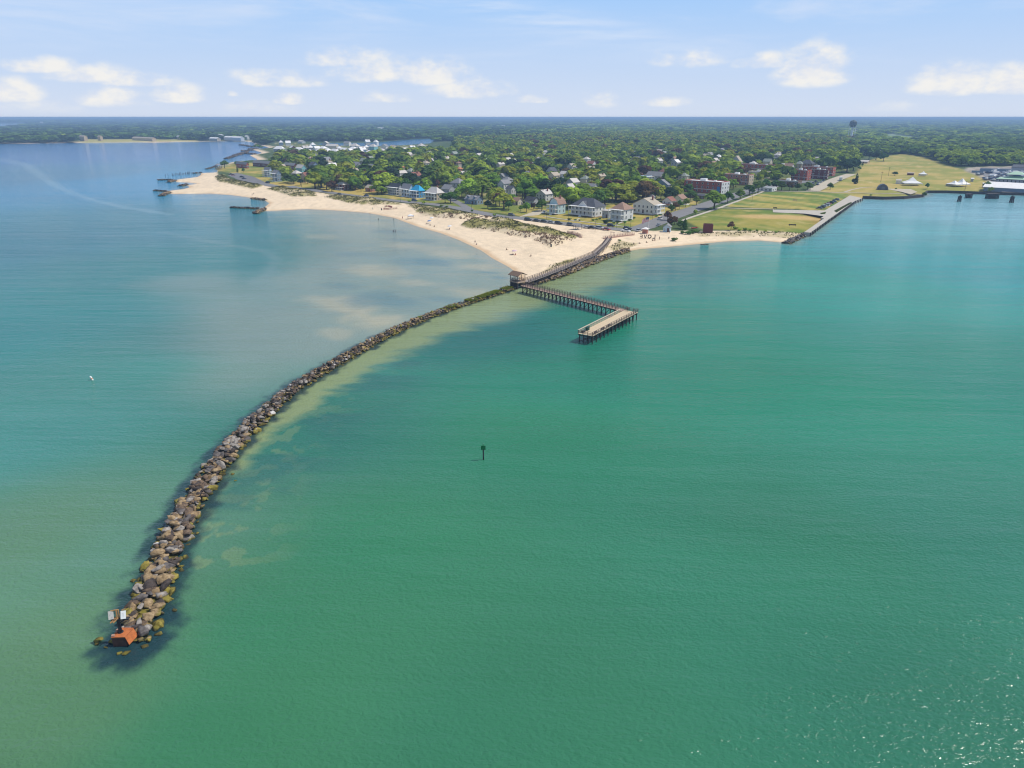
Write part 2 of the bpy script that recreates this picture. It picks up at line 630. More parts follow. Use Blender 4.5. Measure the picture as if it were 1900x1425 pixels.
GREENS = [ats([(769, 279), (839, 275), (840, 281), (790, 285)], 1.8), ats([(150, 258), (288, 258), (380, 261), (379, 263), (140, 264.5)], 1.8)]
FRONT = ats([(505, 350), (600, 358), (700, 366), (760, 374), (870, 388), (960, 400), (1140, 424), (1180, 420), (1280, 390), (1300, 372), (1000, 385), (870, 372), (640, 345), (505, 318)], 1.8)
LEFTGREEN = ats([(402, 313), (412, 308), (430, 303.5), (505, 301), (560, 310), (560, 352), (500, 345), (432, 322)], 1.8)
CONDO = ats([(512, 292), (512, 264), (600, 269), (800, 268), (760, 289), (640, 293)], 1.8)


def soft(x, y, poly, w, seed=1, amp=4.0, s=14.0):
    j = (fbm(x, y, s, 3, seed) - 0.5) * 2 * amp
    return sstep(-w, w, sdist(x, y, poly) + j)


def ground_paint(x, y, d, z):
    n1, n2 = fbm(x, y, 30, 4, 21), fbm(x, y, 6, 3, 22)
    sand = C(234, 212, 181) * 0.92
    wet = C(200, 172, 138)
    grass = C(98, 116, 52)
    dry = C(186, 160, 86)
    forest = C(66, 84, 44)
    L = lambda a, b, t: a + (b - a) * t[:, None]
    c = L(np.tile(forest, (len(x), 1)), grass * 0.6, n1 * 0.6)
    front = np.maximum(soft(x, y, FRONT, 3), soft(x, y, LEFTGREEN, 3))
    lawn = L(np.tile(C(112, 124, 54), (len(x), 1)), C(176, 154, 82), sstep(0.36, 0.66, n1 * 0.6 + n2 * 0.4))
    town = L(np.tile(C(88, 98, 48), (len(x), 1)), C(150, 140, 92), sstep(0.45, 0.7, n2))
    c = L(c, town, soft(x, y, TOWN, 8, amp=0))
    c = L(c, town * 1.1, soft(x, y, CONDO, 8, amp=0))
    c = L(c, lawn, front)
    f = L(np.tile(C(140, 140, 66), (len(x), 1)), C(176, 156, 88), sstep(0.38, 0.62, n1 * 0.75 + n2 * 0.25))
    c = L(c, f, soft(x, y, FIELD, 3, amp=2))
    g1 = L(np.tile(C(98, 120, 46), (len(x), 1)), C(152, 142, 68), sstep(0.36, 0.62, n1 * .7 + n2 * .3))
    bare = sstep(0.35, 0.1, ((x - at(1445, 402, 1.8)[0]) / 60) ** 2 + ((y - at(1445, 402, 1.8)[1]) / 22) ** 2 + (n2 - 0.5) * 0.3)
    edge = sstep(at(1470, 400, 1.8)[0], at(1525, 405, 1.8)[0], x + (n1 - 0.5) * 30) * 0.7
    g1 = L(g1, C(150, 122, 62), edge)
    g1 = L(g1, C(186, 158, 102), bare)
    c = L(c, g1, soft(x, y, LAWN1, 1.5, amp=1))
    streak = fbm(x * 0.8 + y * 0.6, (y * 0.8 - x * 0.6) * 0.16, 9, 3, 31)
    g2 = L(np.tile(C(102, 122, 50), (len(x), 1)), C(166, 152, 80), sstep(0.38, 0.62, streak))
    mow = 1 + 0.045 * np.sin((x * 0.87 - y * 0.5) * 1.05)
    g2 = g2 * mow[:, None]
    c = L(c, g2, soft(x, y, LAWN2, 1.5, amp=1))
    c = L(c, L(np.tile(C(168, 158, 144), (len(x), 1)), C(140, 132, 120), sstep(0.4, 0.6, n2)), soft(x, y, YARD, 3, amp=2))
    c = L(c, np.tile(C(120, 140, 104), (len(x), 1)), soft(x, y, FARFIELD, 30, amp=20, s=200))
    c = L(c, np.tile(C(140, 136, 96), (len(x), 1)), soft(x, y, FARSTRIP, 20, amp=0))
    for g_ in CLEAR:
        c = L(c, np.tile(C(138, 146, 104), (len(x), 1)), soft(x, y, g_, 30, amp=20, s=200))
    for g_ in GREENS:
        c = L(c, np.tile(C(168, 160, 96), (len(x), 1)), soft(x, y, g_, 12, amp=6, s=40))
    # beach: everything near the open water, seaward of the front lots
    bx = inside(x, y, BEACH)
    bd = np.where(bx, dist_line(x, y, BEACH, True), 0)
    b = sstep(0.3, 3.0, bd + (n2 - 0.5) * 3)
    wrack = np.exp(-((d - 7.5 - (n1 - .5) * 9) / 0.9) ** 2) * .10 + np.exp(-((d - 13 - (n1 - .5) * 14) / 0.8) ** 2) * .07
    trod = sstep(.5, .7, fbm(x, y, 2.2, 3, 44)) * sstep(8, 20, d) * .11
    sandv = sand * (0.92 + 0.14 * n2 - wrack - trod)[:, None]
    c = c + (sandv - c) * b[:, None]
    # narrow shore strips elsewhere
    far = sstep(16, 5, sdist(x, y, COAST)) * sstep(900, 1100, y)
    c = c + (sand * 0.95 - c) * (far * (x < 0))[:, None]
    w = sstep(4.0, 0.6, d + (n2 - 0.5) * 2.0) * (d > -3)
    c = c + (wet - c) * (w * np.maximum(b, far * 0.8))[:, None]
    # dune vegetation mat, broken
    for k, p in DUNES.items():
        dd = sdist(x, y, p)
        base = 0.5 if k in 'GH' else 0.9
        v = sstep(-0.5, 2.0, dd + (n2 - 0.5) * 5) * sstep(0.30, 0.58, n2 * 0.65 + n1 * 0.45) * base
        # the seaward faces are bare, wind-cut sand
        v = v * (1 - 0.8 * seaward(x, y))
        gd = C(124, 120, 56) * (0.8 + 0.5 * fbm(x, y, 3.0, 2, 41))[:, None]
        c = c + (gd - c) * v[:, None]
    return np.clip(c, 0.004, 0.85)


BEACH = ats([(300, 335), (330, 328), (376, 318), (404, 313), (408, 326), (432, 335), (478, 345), (530, 349), (590, 360), (640, 366), (700, 374),
             (752, 380), (800, 388), (860, 396), (905, 402), (960, 407), (1036, 418), (1112, 426.5), (1160, 433), (1190, 431), (1240, 431), (1300, 432), (1400, 431), (1500, 431),
             (1475, 445), (1462, 456), (1400, 456), (1290, 466), (1180, 472), (1110, 500), (990, 540), (940, 530), (880, 480), (700, 420), (560, 400), (480, 396), (300, 370)], 0.6)

ANG = np.radians(np.arange(-62, 62.001, 0.115))
dep = np.arange(math.atan(CAM_H / 215.0), 60.0 / 32000, -1.35 / FPX)
RAD = np.append(CAM_H / np.tan(dep), [33000.0])
gx, gy, gq = polar(ANG, RAD)
gd_ = land_d(gx, gy)
gzv = ground_z(gx, gy)
gpaint = ground_paint(gx, gy, gd_, gzv)


def paint_mat(name, rough, s1, s2, amt, bump=0.0):
    m = bpy.data.materials.new(name)
    m.use_nodes = True
    g = G(m.node_tree)
    out = g.n('ShaderNodeOutputMaterial')
    p = g.n('ShaderNodeBsdfPrincipled')
    a = g.n('ShaderNodeAttribute', attribute_name='paint')
    geo = g.n('ShaderNodeNewGeometry')
    n = g.m('ADD', g.noise(geo.outputs['Position'], s1, 4, 0.6), g.noise(geo.outputs['Position'], s2, 3, 0.6))
    f = g.m('MULTIPLY_ADD', g.m('SUBTRACT', n, 1.0), amt, 1.0)
    vm = g.n('ShaderNodeVectorMath', operation='SCALE')
    g.put(vm.inputs[0], a.outputs['Color'])
    g.put(vm.inputs['Scale'], f)
    g.put(p.inputs['Base Color'], vm.outputs[0])
    p.inputs['Roughness'].default_value = rough
    p.inputs['Specular IOR Level'].default_value = 0.15
    if bump:
        b = g.n('ShaderNodeBump')
        b.inputs['Strength'].default_value = bump
        b.inputs['Distance'].default_value = 0.5
        g.put(b.inputs['Height'], n)
        g.put(p.inputs['Normal'], b.outputs[0])
    g.put(out.inputs[0], p.outputs[0])
    return m


ground_me = np_mesh('ground', np.stack([gx, gy, gzv], 1), gq, paint_mat('ground_cover', 0.95, 0.35, 1.7, 0.35, 0.35), color=gpaint)
ground_me.polygons.foreach_set('use_smooth', np.ones(len(gq), bool))
ground = tag(link('ground', ground_me), kind='structure')

# --- the breakwater's centre line, tip first
JET_PX = [(243, 1188), (256, 1160), (272, 1125), (285, 1090), (310, 1030), (335, 970), (365, 915), (400, 865), (440, 815), (490, 765), (550, 715), (610, 680),
          (680, 640), (740, 609), (800, 584), (860, 563), (905, 549), (958, 531)]
JET = ats(JET_PX, 0.4)
SPUR = ats([(966, 528), (991, 524), (1038, 510.5), (1078, 493.5), (1117, 478.5), (1165, 463)], 0.5)     # rocks along the boardwalk


def water_paint(x, y):
    # turbid bay colour tuned by place, some sky reflection left in it: (photo point, colour seen there)
    K = [(100, 1300, 89, 132, 99), (400, 1350, 66, 128, 94), (950, 1350, 61, 122, 94), (1800, 1350, 58, 120, 98), (60, 1000, 103, 144, 118),
         (60, 800, 90, 155, 150), (60, 600, 63, 161, 167), (60, 450, 20, 154, 171), (60, 330, 92, 152, 184), (300, 700, 92, 154, 149), (450, 620, 104, 152, 155),
         (400, 480, 60, 157, 164), (700, 1000, 66, 135, 103), (1000, 800, 68, 138, 112), (1500, 1000, 67, 134, 109), (1850, 1000, 71, 139, 120),
         (1500, 700, 71, 153, 133), (1850, 700, 83, 155, 144), (1250, 600, 40, 159, 147), (1500, 520, 99, 186, 177), (1850, 500, 94, 182, 189),
         (1250, 500, 82, 152, 162), (1600, 420, 124, 197, 205), (1850, 400, 159, 217, 234), (900, 620, 72, 138, 140), (1050, 700, 75, 149, 131),
         (300, 330, 20, 175, 220), (150, 286, 20, 149, 208), (250, 1000, 101, 147, 127), (150, 1180, 98, 137, 106), (600, 800, 70, 132, 120), (500, 1150, 66, 131, 98)]
    ux, uy, cc = [], [], []
    for u, v, r, g_, b in K:
        wx, wy = at(u, v)
        rr = math.hypot(wx, wy)
        ux.append(math.atan2(wx, wy))
        uy.append(math.log(rr))
        th = math.atan2(rr, CAM_H)                      # incidence at the eye, to take a capped share of the sky's mirror out
        fr = 0.02 + 0.98 * (1 - math.cos(th)) ** 5
        fr = min(fr, 0.30) * 0.8
        c = np.array(lin(r, g_, b)) - fr * np.array((0.42, 0.58, 0.80))
        cc.append(np.maximum(c / 1.22, (0.012, 0.03, 0.03)))
    cc = np.array(cc)
    qa, ql = np.arctan2(x, y), np.log(np.hypot(x, y) + 1e-6)
    num, den = np.zeros((len(x), 3)), np.zeros(len(x))
    for a, l, c in zip(ux, uy, cc):
        w = 1.0 / (((qa - a) / 0.5) ** 2 + ((ql - l) / 0.45) ** 2 + 0.02) ** 1.7
        num += w[:, None] * c
        den += w
    c = num / den[:, None]
    L = lambda a, b, t: a + (b - a) * t[:, None]
    big = fbm(x, y, 45, 4, 61)
    c = c * (0.9 + 0.2 * big)[:, None]
    streak = fbm(x * 0.10 - y * 0.02, y * 0.9 + x * 0.12, 16, 4, 63)      # silt drawn out along the current
    c = c * (0.90 + 0.20 * streak)[:, None]
    # sand flats west of the beach
    flats = ats([(975, 535), (900, 556), (780, 590), (700, 622), (610, 640), (560, 580), (560, 500), (600, 450), (610, 388), (720, 395), (820, 425), (930, 480)])
    fd = sdist(x, y, flats)
    sd = sstep(-28, 10, fd + (big - 0.5) * 34)
    c = L(c, np.tile(np.array((0.23, 0.29, 0.255)), (len(x), 1)), sd * 0.8)
    wrp = (fbm(x, y, 11, 4, 73) - 0.5)
    wrp2 = (fbm(x, y, 26, 3, 74) - 0.5)

    def lens(u, v, w, h, tilt=0.0):
        """a bar or a hole on the flats, laid out in plan: centre, half length, half breadth"""
        x0, y0 = at(u, v)
        ax = at(u + w, v)[0] - x0
        ay = abs(at(u, v - h)[1] - y0)
        X, Y = x - x0, y - y0
        X, Y = X + Y * 0.0, Y + X * tilt
        return sstep(1.25, 0.25, np.sqrt((X / ax) ** 2 + (Y / ay) ** 2) + wrp * 1.1 + wrp2 * 0.9)
    for (u, v, w, h, t_, a_) in [(700, 598, 75, 24, .6, .9), (640, 563, 95, 15, .5, .7), (690, 505, 85, 12, .4, .7), (770, 524, 60, 9, .5, .55), (855, 540, 65, 12, .5, .6), (750, 455, 75, 9, .4, .6), (830, 470, 55, 8, .5, .55),
                                 (620, 620, 40, 12, .5, .5), (880, 495, 45, 7, .5, .6), (690, 415, 60, 6, .3, .4), (600, 440, 50, 6, .3, .35)]:
        c = L(c, np.tile(np.array((0.36, 0.355, 0.255)), (len(x), 1)), lens(u, v, w, h, t_) * min(1, a_ * 1.15))
    for (u, v, w, h, t_, a_) in [(720, 430, 46, 4, .3, .6), (768, 447, 58, 5, .3, .7), (798, 485, 62, 8, .35, .9), (904, 506, 28, 3, .3, .6), (933, 516, 26, 4, .3, .8), (712, 556, 70, 16, .5, .7), (660, 470, 60, 8, .3, .5), (830, 556, 60, 7, .5, .5), (640, 530, 50, 8, .4, .5)]:
        c = L(c, np.tile(np.array((0.085, 0.19, 0.215)), (len(x), 1)), lens(u, v, w, h, t_) * a_)
    plume = dist_line(x, y, ats([(470, 690), (440, 600), (410, 545), (360, 520)]))
    c = L(c, np.tile(np.array((0.22, 0.27, 0.22)), (len(x), 1)), sstep(30, 2, plume + (big - 0.5) * 14) * 0.55)
    # thin water over sand along the coast
    d = -land_d(x, y)
    n2 = fbm(x, y, 5, 3, 81)
    shal = sstep(9, 0.0, d + (n2 - 0.5) * 5)
    c = L(c, np.tile(np.array((0.34, 0.33, 0.26)), (len(x), 1)), shal * 0.55 * (y < 900))
    # breakwater: shoal on its bay side, weed beds beyond, darker bands at its feet and tip
    line = JET + SPUR[1:]
    jd, side, arc = dist_line(x, y, line, False, True)
    tip = dist_line(x, y, JET[:2])
    wd = np.interp(arc, [0, 30, 50, 70, 100, 140, 175, 205, 235, 262, 300], [-2, 0.2, 2.2, 4.6, 8, 13, 17, 21, 22, 17, 8])
    rag = (fbm(x * 0.42, y * 1.25, 7, 5, 91) - 0.5) * np.clip(wd, 3, 9) * 1.3
    edge = jd - 3.0 - wd + rag
    on = (side > 0) & (arc > 25) & (arc < 330)
    edge = edge + (fbm(x * 0.35, y * 1.2, 2.2, 3, 93) - 0.5) * 4.0
    sw_ = np.clip(wd * 0.42, 2.2, 8.5)
    shoal = sstep(1, -1, edge / sw_) * on
    patch = sstep(0.56, 0.62, fbm(x, y, 3.0, 3, 95)) * sstep(22, 2, jd) * (side > 0) * (arc > 14) * (arc < 150) * 0.7
    c = L(c, np.tile(np.array((0.23, 0.285, 0.125)), (len(x), 1)), np.maximum(shoal * 0.92, patch * 0.55))
    weed = sstep(-2, 3, edge) * sstep(22, 6, edge) * on * sstep(0.40, 0.60, fbm(x * .5, y * 1.6, 9, 4, 99))
    c = L(c, np.tile(np.array((0.024, 0.11, 0.10)), (len(x), 1)), weed * 0.5)
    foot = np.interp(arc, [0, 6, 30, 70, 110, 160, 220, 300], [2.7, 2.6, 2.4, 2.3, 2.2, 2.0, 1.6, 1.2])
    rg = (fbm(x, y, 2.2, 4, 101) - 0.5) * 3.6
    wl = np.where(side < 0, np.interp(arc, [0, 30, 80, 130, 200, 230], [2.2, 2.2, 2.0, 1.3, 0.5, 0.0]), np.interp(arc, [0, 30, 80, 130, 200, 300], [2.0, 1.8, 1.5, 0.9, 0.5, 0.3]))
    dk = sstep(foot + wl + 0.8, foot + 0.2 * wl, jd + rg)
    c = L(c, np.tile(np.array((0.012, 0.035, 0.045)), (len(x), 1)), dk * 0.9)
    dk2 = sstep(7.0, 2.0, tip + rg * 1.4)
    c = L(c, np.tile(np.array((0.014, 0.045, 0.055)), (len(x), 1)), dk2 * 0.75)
    # foam line left by a current
    foam = dist_line(x, y, ats([(-60, 283), (0, 295), (45, 305), (75, 325), (110, 348), (170, 371), (235, 385), (320, 399)]))
    wdt = np.hypot(x, y) / 210
    c = L(c, np.tile(np.array((0.30, 0.45, 0.52)), (len(x), 1)), sstep(wdt * 1.8, 0.3, foam + (n2 - 0.5) * wdt * 2) * 0.36)
    foam2 = dist_line(x, y, ats([(300, 430), (360, 443), (430, 455), (490, 466), (512, 482), (500, 505), (470, 525)]))
    c = L(c, np.tile(np.array((0.27, 0.34, 0.33)), (len(x), 1)), sstep(5.0, 0.3, foam2 + (n2 - 0.5) * 4) * 0.18)
    return np.clip(c, 0.006, 0.6)


wdep = np.append(np.arange(math.radians(76), 60.0 / 30000, -2.3 / FPX), [])
WR = np.append(CAM_H / np.tan(wdep), [34000.0])
wx, wy, wq = polar(np.radians(np.arange(-64, 64.001, 0.125)), WR)
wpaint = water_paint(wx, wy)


def water_mat():
    m = bpy.data.materials.new('bay_water')
    m.use_nodes = True
    g = G(m.node_tree)
    out = g.n('ShaderNodeOutputMaterial')
    p = g.n('ShaderNodeBsdfPrincipled')
    a = g.n('ShaderNodeAttribute', attribute_name='paint')
    geo = g.n('ShaderNodeNewGeometry')
    pos = geo.outputs['Position']
    g.put(p.inputs['Base Color'], a.outputs['Color'])
    p.inputs['IOR'].default_value = 1.33
    p.inputs['Specular IOR Level'].default_value = 0.32
    p.inputs['Roughness'].default_value = 0.08
    # wind sea (short crests) over a longer swell
    w1 = g.noise(g.map(pos, (1.0, 1.35, 1), (0, 0, 0.5)), 1.5, 3, 0.55, dist=0.3)
    w4 = g.noise(g.map(pos, (0.8, 1.4, 1), (0, 0, 0.3)), 0.36, 3, 0.55, dist=0.5)
    w2 = g.noise(g.map(pos, (0.22, 1.5, 1), (0, 0, 0.10)), 0.11, 4, 0.55, dist=0.35)
    w3 = g.noise(g.map(pos, (0.30, 1.0, 1), (0, 0, -0.12)), 0.035, 3, 0.5)
    gust = g.ramp(g.noise(g.map(pos, (0.6, 1.3, 1)), 0.014, 4, 0.6), 0.34, 0.66)
    h = g.m('ADD', g.m('MULTIPLY', w1, g.m('MULTIPLY_ADD', gust, 0.16, 0.46)), g.m('MULTIPLY', w2, 1.5))
    h = g.m('ADD', h, g.m('MULTIPLY', w4, g.m('MULTIPLY_ADD', gust, 0.36, 0.32)))
    h = g.m('ADD', h, g.m('MULTIPLY', w3, 2.6))
    b = g.n('ShaderNodeBump')
    b.inputs['Strength'].default_value = 0.42
    b.inputs['Distance'].default_value = 1.0
    g.put(b.inputs['Height'], h)
    g.put(p.inputs['Normal'], b.outputs[0])
    g.put(out.inputs[0], p.outputs[0])
    return m


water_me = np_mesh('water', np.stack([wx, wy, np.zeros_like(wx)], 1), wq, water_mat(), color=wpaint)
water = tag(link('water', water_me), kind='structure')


def haze():
    m = bpy.data.materials.new('haze_air')
    m.use_nodes = True
    g = G(m.node_tree)
    out = g.n('ShaderNodeOutputMaterial')
    v = g.n('ShaderNodeVolumePrincipled')
    v.inputs['Color'].default_value = (0.45, 0.68, 1.0, 1)
    v.inputs['Density'].default_value = 1.8e-4
    v.inputs['Anisotropy'].default_value = 0.0
    g.put(out.inputs['Volume'], v.outputs[0])
    b = MB()
    b.box((0, 16500, 28.8), (70000, 35200, 65.6), 0)
    o = b.build('haze', m)
    tag(o, kind='stuff')
    return o


haze()
# ================================================================== breakwater
def hull(seed, n=16, flat=0.7, blocky=0.35):
    r = random.Random(seed)
    bm = bmesh.new()
    for _ in range(n):
        v = Vector((r.gauss(0, 1), r.gauss(0, 1), r.gauss(0, 1))).normalized()
        m_ = max(abs(v.x), abs(v.y), abs(v.z))
        v = v * (1 - blocky) + (v / m_) * blocky
        bm.verts.new((v.x * 0.62, v.y * 0.45, v.z * 0.45 * flat))
    bmesh.ops.convex_hull(bm, input=bm.verts)
    bmesh.ops.delete(bm, geom=[v for v in bm.verts if not v.link_faces], context='VERTS')
    bmesh.ops.bevel(bm, geom=bm.edges[:], offset=0.018, segments=1, affect='EDGES', profile=0.5)
    bmesh.ops.triangulate(bm, faces=bm.faces[:])
    bm.normal_update()
    vs = np.array([v.co[:] for v in bm.verts])
    fs = np.array([[v.index for v in f.verts] for f in bm.faces])
    bm.verts.index_update()
    fs = np.array([[v.index for v in f.verts] for f in bm.faces])
    bm.free()
    return vs, fs


STONES = [('pale grey', stone('stone_pale_grey', (0.38, 0.345, 0.305), (0.14, 0.12, 0.105))),
          ('slate grey', stone('stone_slate_grey', (0.17, 0.15, 0.142), (0.062, 0.054, 0.05))),
          ('brown', stone('stone_brown', (0.205, 0.142, 0.09), (0.065, 0.046, 0.036))),
          ('tan', stone('stone_tan', (0.40, 0.29, 0.165), (0.15, 0.10, 0.05))),
          ('dark brown', stone('stone_dark', (0.09, 0.07, 0.062), (0.03, 0.024, 0.02))),
          ('near-white', stone('stone_white', (0.68, 0.65, 0.62), (0.38, 0.35, 0.33)))]
WEEDY = stone('stone_weedy', (0.36, 0.29, 0.06), (0.12, 0.10, 0.02))
HULLS = [hull(100 + k, 12 + k % 7, 0.62 + 0.06 * (k % 5), 0.35 + 0.13 * (k % 4)) for k in range(14)]


def resample(pts, step):
    out, acc = [], 0.0
    for i in range(len(pts) - 1):
        a, b = Vector(pts[i]), Vector(pts[i + 1])
        L = (b - a).length
        t = acc
        while t < L:
            p = a + (b - a) * (t / L)
            d = (b - a) / L
            out.append((p.x, p.y, d.x, d.y))
            t += step
        acc = t - L
    return out


def smooth(pts, it=2):
    for _ in range(it):
        q = [pts[0]]
        for i in range(len(pts) - 1):
            (ax, ay), (bx, by) = pts[i], pts[i + 1]
            q += [(ax * .75 + bx * .25, ay * .75 + by * .25), (ax * .25 + bx * .75, ay * .25 + by * .75)]
        pts = q + [pts[-1]]
    return pts


JETS = smooth(JET, 2)
rocks = []          # (x, y, z, size, stone index, hull, rotation, arc, offset)
rr = random.Random(5)
js = resample(JETS, 0.30)
JL = len(js) * 0.30
for i, (x, y, dx, dy) in enumerate(js):
    s = i * 0.30
    hw = float(np.interp(s, [0, 6, 30, 70, 110, 160, 190, JL], [2.35, 2.5, 2.35, 2.2, 2.0, 1.85, 1.8, 1.6]))
    grassy = s > 172
    size0 = float(np.interp(s, [0, 40, 90, 160], [1.12, 1.08, 0.95, 0.8]))
    for _ in range(3):
        o = rr.uniform(-1, 1)
        off = o * hw
        if grassy and abs(o) < 0.55 and rr.random() < 0.93:
            continue
        top = float(np.interp(s, [0, 15, 60, 120], [0.55, 0.75, 0.95, 1.0]))
        zc = top * (1 - abs(o) ** 2.2) + rr.uniform(-0.34, 0.30)
        sz = size0 * rr.choice([0.45, 0.55, 0.7, 0.85, 1.05, 1.25, 1.6 if s < 75 else 1.1])
        tan = float(np.interp(s, [0, 14, 24, 60, 95, 105, 112, 150], [0.55, 0.55, 0.28, 0.12, 0.15, 0.32, 0.42, 0.55]))
        q = rr.random()
        if q < tan:
            k = 3
        else:
            k = rr.choices([0, 1, 2, 4, 5], [0.26 if s < 85 else 0.12, 0.3, 0.28 if s < 85 else 0.42, 0.2 if s < 85 else 0.3, 0.02 if not 104 < s < 110 else 0.6])[0]
        if (abs(o) > 0.86 and rr.random() < 0.5) or (s > 112 and rr.random() < 0.10) or (s < 40 and abs(o) > .62 and rr.random() < .3):
            k = 6
        rocks.append((x - dy * -off, y + dx * -off, zc, sz, k, rr.randrange(14), (rr.gauss(0, .32), rr.gauss(0, .32), rr.uniform(0, 6.28)), s, o))
# strays off the tip, weed covered
for u, v, sz in [(183, 1188, 0.9), (180, 1195, 0.6), (217, 1200, 0.9), (235, 1212, 0.9), (247, 1078, 0.7), (258, 1090, 0.5), (295, 1176, 0.9), (268, 1200, 0.8), (222, 1213, .6),
                 (196, 1202, 0.5), (324, 1133, 0.6), (318, 1112, 0.6), (432, 880, 0.7), (437, 892, 0.5), (366, 990, .6)]:
    x, y = at(u, v)
    rocks.append((x, y, 0.03, sz, 6, rr.randrange(14), (0, 0, rr.uniform(0, 6.28)), 1e3 if False else 0.0, 1.3))

STONE_NAMES = [n for n, _ in STONES] + ['yellow-green weedy']
STONE_MATS = [m for _, m in STONES] + [WEEDY]
BLOCK = at(229, 1181, 0.8)
rocks = [r for r in rocks if math.hypot(r[0] - BLOCK[0], r[1] - BLOCK[1]) > 1.2 + 0.3 * r[3]]


def seen_size(r):
    d = math.sqrt(r[0] ** 2 + r[1] ** 2 + (CAM_H - r[2]) ** 2)
    return r[3] / d * (1 if r[2] > 0.05 else 0.6)


rocks.sort(key=seen_size, reverse=True)
near_r, rest_r = rocks[:285], rocks[285:]
near_r.sort(key=lambda r: r[7])
ROCK_ME = {}
ORD = ['first', 'second', 'third', 'fourth', 'fifth', 'sixth', 'seventh', 'eighth', 'ninth', 'tenth', 'eleventh', 'twelfth', 'thirteenth', 'fourteenth',
       'fifteenth', 'sixteenth', 'seventeenth', 'eighteenth', 'nineteenth', 'twentieth'] + ['%d%s' % (k, {1: 'st', 2: 'nd', 3: 'rd'}.get(k % 10, 'th')) for k in range(21, 200)]
seen_lab = {}
for x, y, z, sz, k, h, rot, s, o in near_r:
    if (k, h) not in ROCK_ME:
        ROCK_ME[(k, h)] = np_mesh('boulder', HULLS[h][0], HULLS[h][1], STONE_MATS[k])
    b = link('boulder', ROCK_ME[(k, h)])
    b.location = (x, y, z)
    b.rotation_euler = rot
    b.scale = (sz, sz, sz * rr.uniform(0.8, 1.0))
    zone = 'on the crest' if abs(o) < 0.4 else ('along the right waterline' if o > 0.75 else 'along the left waterline' if o < -0.75 else 'on the right slope' if o > 0 else 'on the left slope')
    if o == 1.3:
        zone = 'lying alone in the water'
    base = '%s %s boulder %s' % ('large' if sz > 1.25 else 'small' if sz < 0.8 else 'middling', STONE_NAMES[k], zone)
    n = seen_lab.get(base, 0)
    seen_lab[base] = n + 1
    tag(b, base + ', %s from the orange block' % ORD[n], 'boulder', 'boulders of the breakwater')


def merge(parts, name, mats):
    """parts: (verts, tris, material index)"""
    vs, fs, mi, o = [], [], [], 0
    for v, f, k in parts:
        vs.append(v)
        fs.append(f + o)
        mi.append(np.full(len(f), k, np.int32))
        o += len(v)
    return np_mesh(name, np.concatenate(vs), np.concatenate(fs), mats, mi=np.concatenate(mi))


def placed(r):
    x, y, z, sz, k, h, rot, s, o = r
    M = np.array(Matrix.LocRotScale(Vector((x, y, z)), __import__('mathutils').Euler(rot), Vector((sz, sz, sz * 0.9))))
    v = HULLS[h][0]
    return v @ M[:3, :3].T + M[:3, 3], HULLS[h][1], k


parts = [placed(r) for r in rest_r]


def mound(line, hw, zt, k, step=1.2):
    """the packed rubble inside: a ridge"""
    pts = resample(line, step)
    vs, fs = [], []
    for i, (x, y, dx, dy) in enumerate(pts):
        for o, z in ((-1.0, -0.6), (-0.55, 0.55), (0, 1.0), (0.55, 0.55), (1.0, -0.6)):
            w = hw(i * step) * o * (0.92 + 0.16 * rr.random())
            vs.append((x + dy * w, y - dx * w, zt(i * step) * z + rr.uniform(-0.1, 0.1)))
    n = len(pts)
    for i in range(n - 1):
        for j in range(4):
            a = i * 5 + j
            fs += [(a, a + 1, a + 6), (a, a + 6, a + 5)]
    return np.array(vs), np.array(fs), k


parts.append(mound(JETS, lambda s: float(np.interp(s, [0, 60, 160, JL], [1.9, 1.9, 1.8, 1.5])), lambda s: 0.3 if s < 100 else 0.6, 4))
# the riprap along the boardwalk, then the short groynes to the north
spur = smooth(SPUR, 1)
for i, (x, y, dx, dy) in enumerate(resample(spur, 0.5)):
    for _ in range(3):
        o = rr.uniform(-1, 1)
        parts.append(placed((x + dy * o * 2.3, y - dx * o * 2.3, 1.1 * (1 - o * o * .6) - 0.35 * max(0, o) + rr.uniform(-.15, .2), rr.uniform(0.8, 1.5),
                             rr.choices([0, 1, 2, 3, 4], [.1, .12, .3, .34, .14])[0], rr.randrange(14), (rr.gauss(0, .3), rr.gauss(0, .3), rr.uniform(0, 6.3)), 0, 0)))
parts.append(mound(spur, lambda s: 2.2, lambda s: 0.8, 4))
rest = link('breakwater_rubble', merge(parts, 'breakwater_rubble', STONE_MATS))
tag(rest, 'smaller and farther rocks packed along the curving breakwater', 'rubble', kind='stuff')


def groyne(px, hw, n_per, label, ks=(1, 2, 4, 3), h=1.3, name='rock_groyne', size=(1.1, 2.1)):
    hw, h = hw * .8, h * .7
    ln = ats(px, 0.3)
    pp = [mound(ln, lambda s: hw, lambda s: h * 0.7, 4, 2.0)]
    for (x, y, dx, dy) in resample(ln, 1.0):
        for _ in range(n_per):
            o = rr.uniform(-1, 1)
            pp.append(placed((x + dy * o * hw, y - dx * o * hw, h * (1 - o * o) * .8 + rr.uniform(-.2, .3), rr.uniform(*size), rr.choice(ks), rr.randrange(14),
                              (rr.gauss(0, .25), rr.gauss(0, .25), rr.uniform(0, 6.3)), 0, 0)))
    o = link(name, merge(pp, name, STONE_MATS))
    tag(o, label, 'groyne', 'rock groynes off the beach')


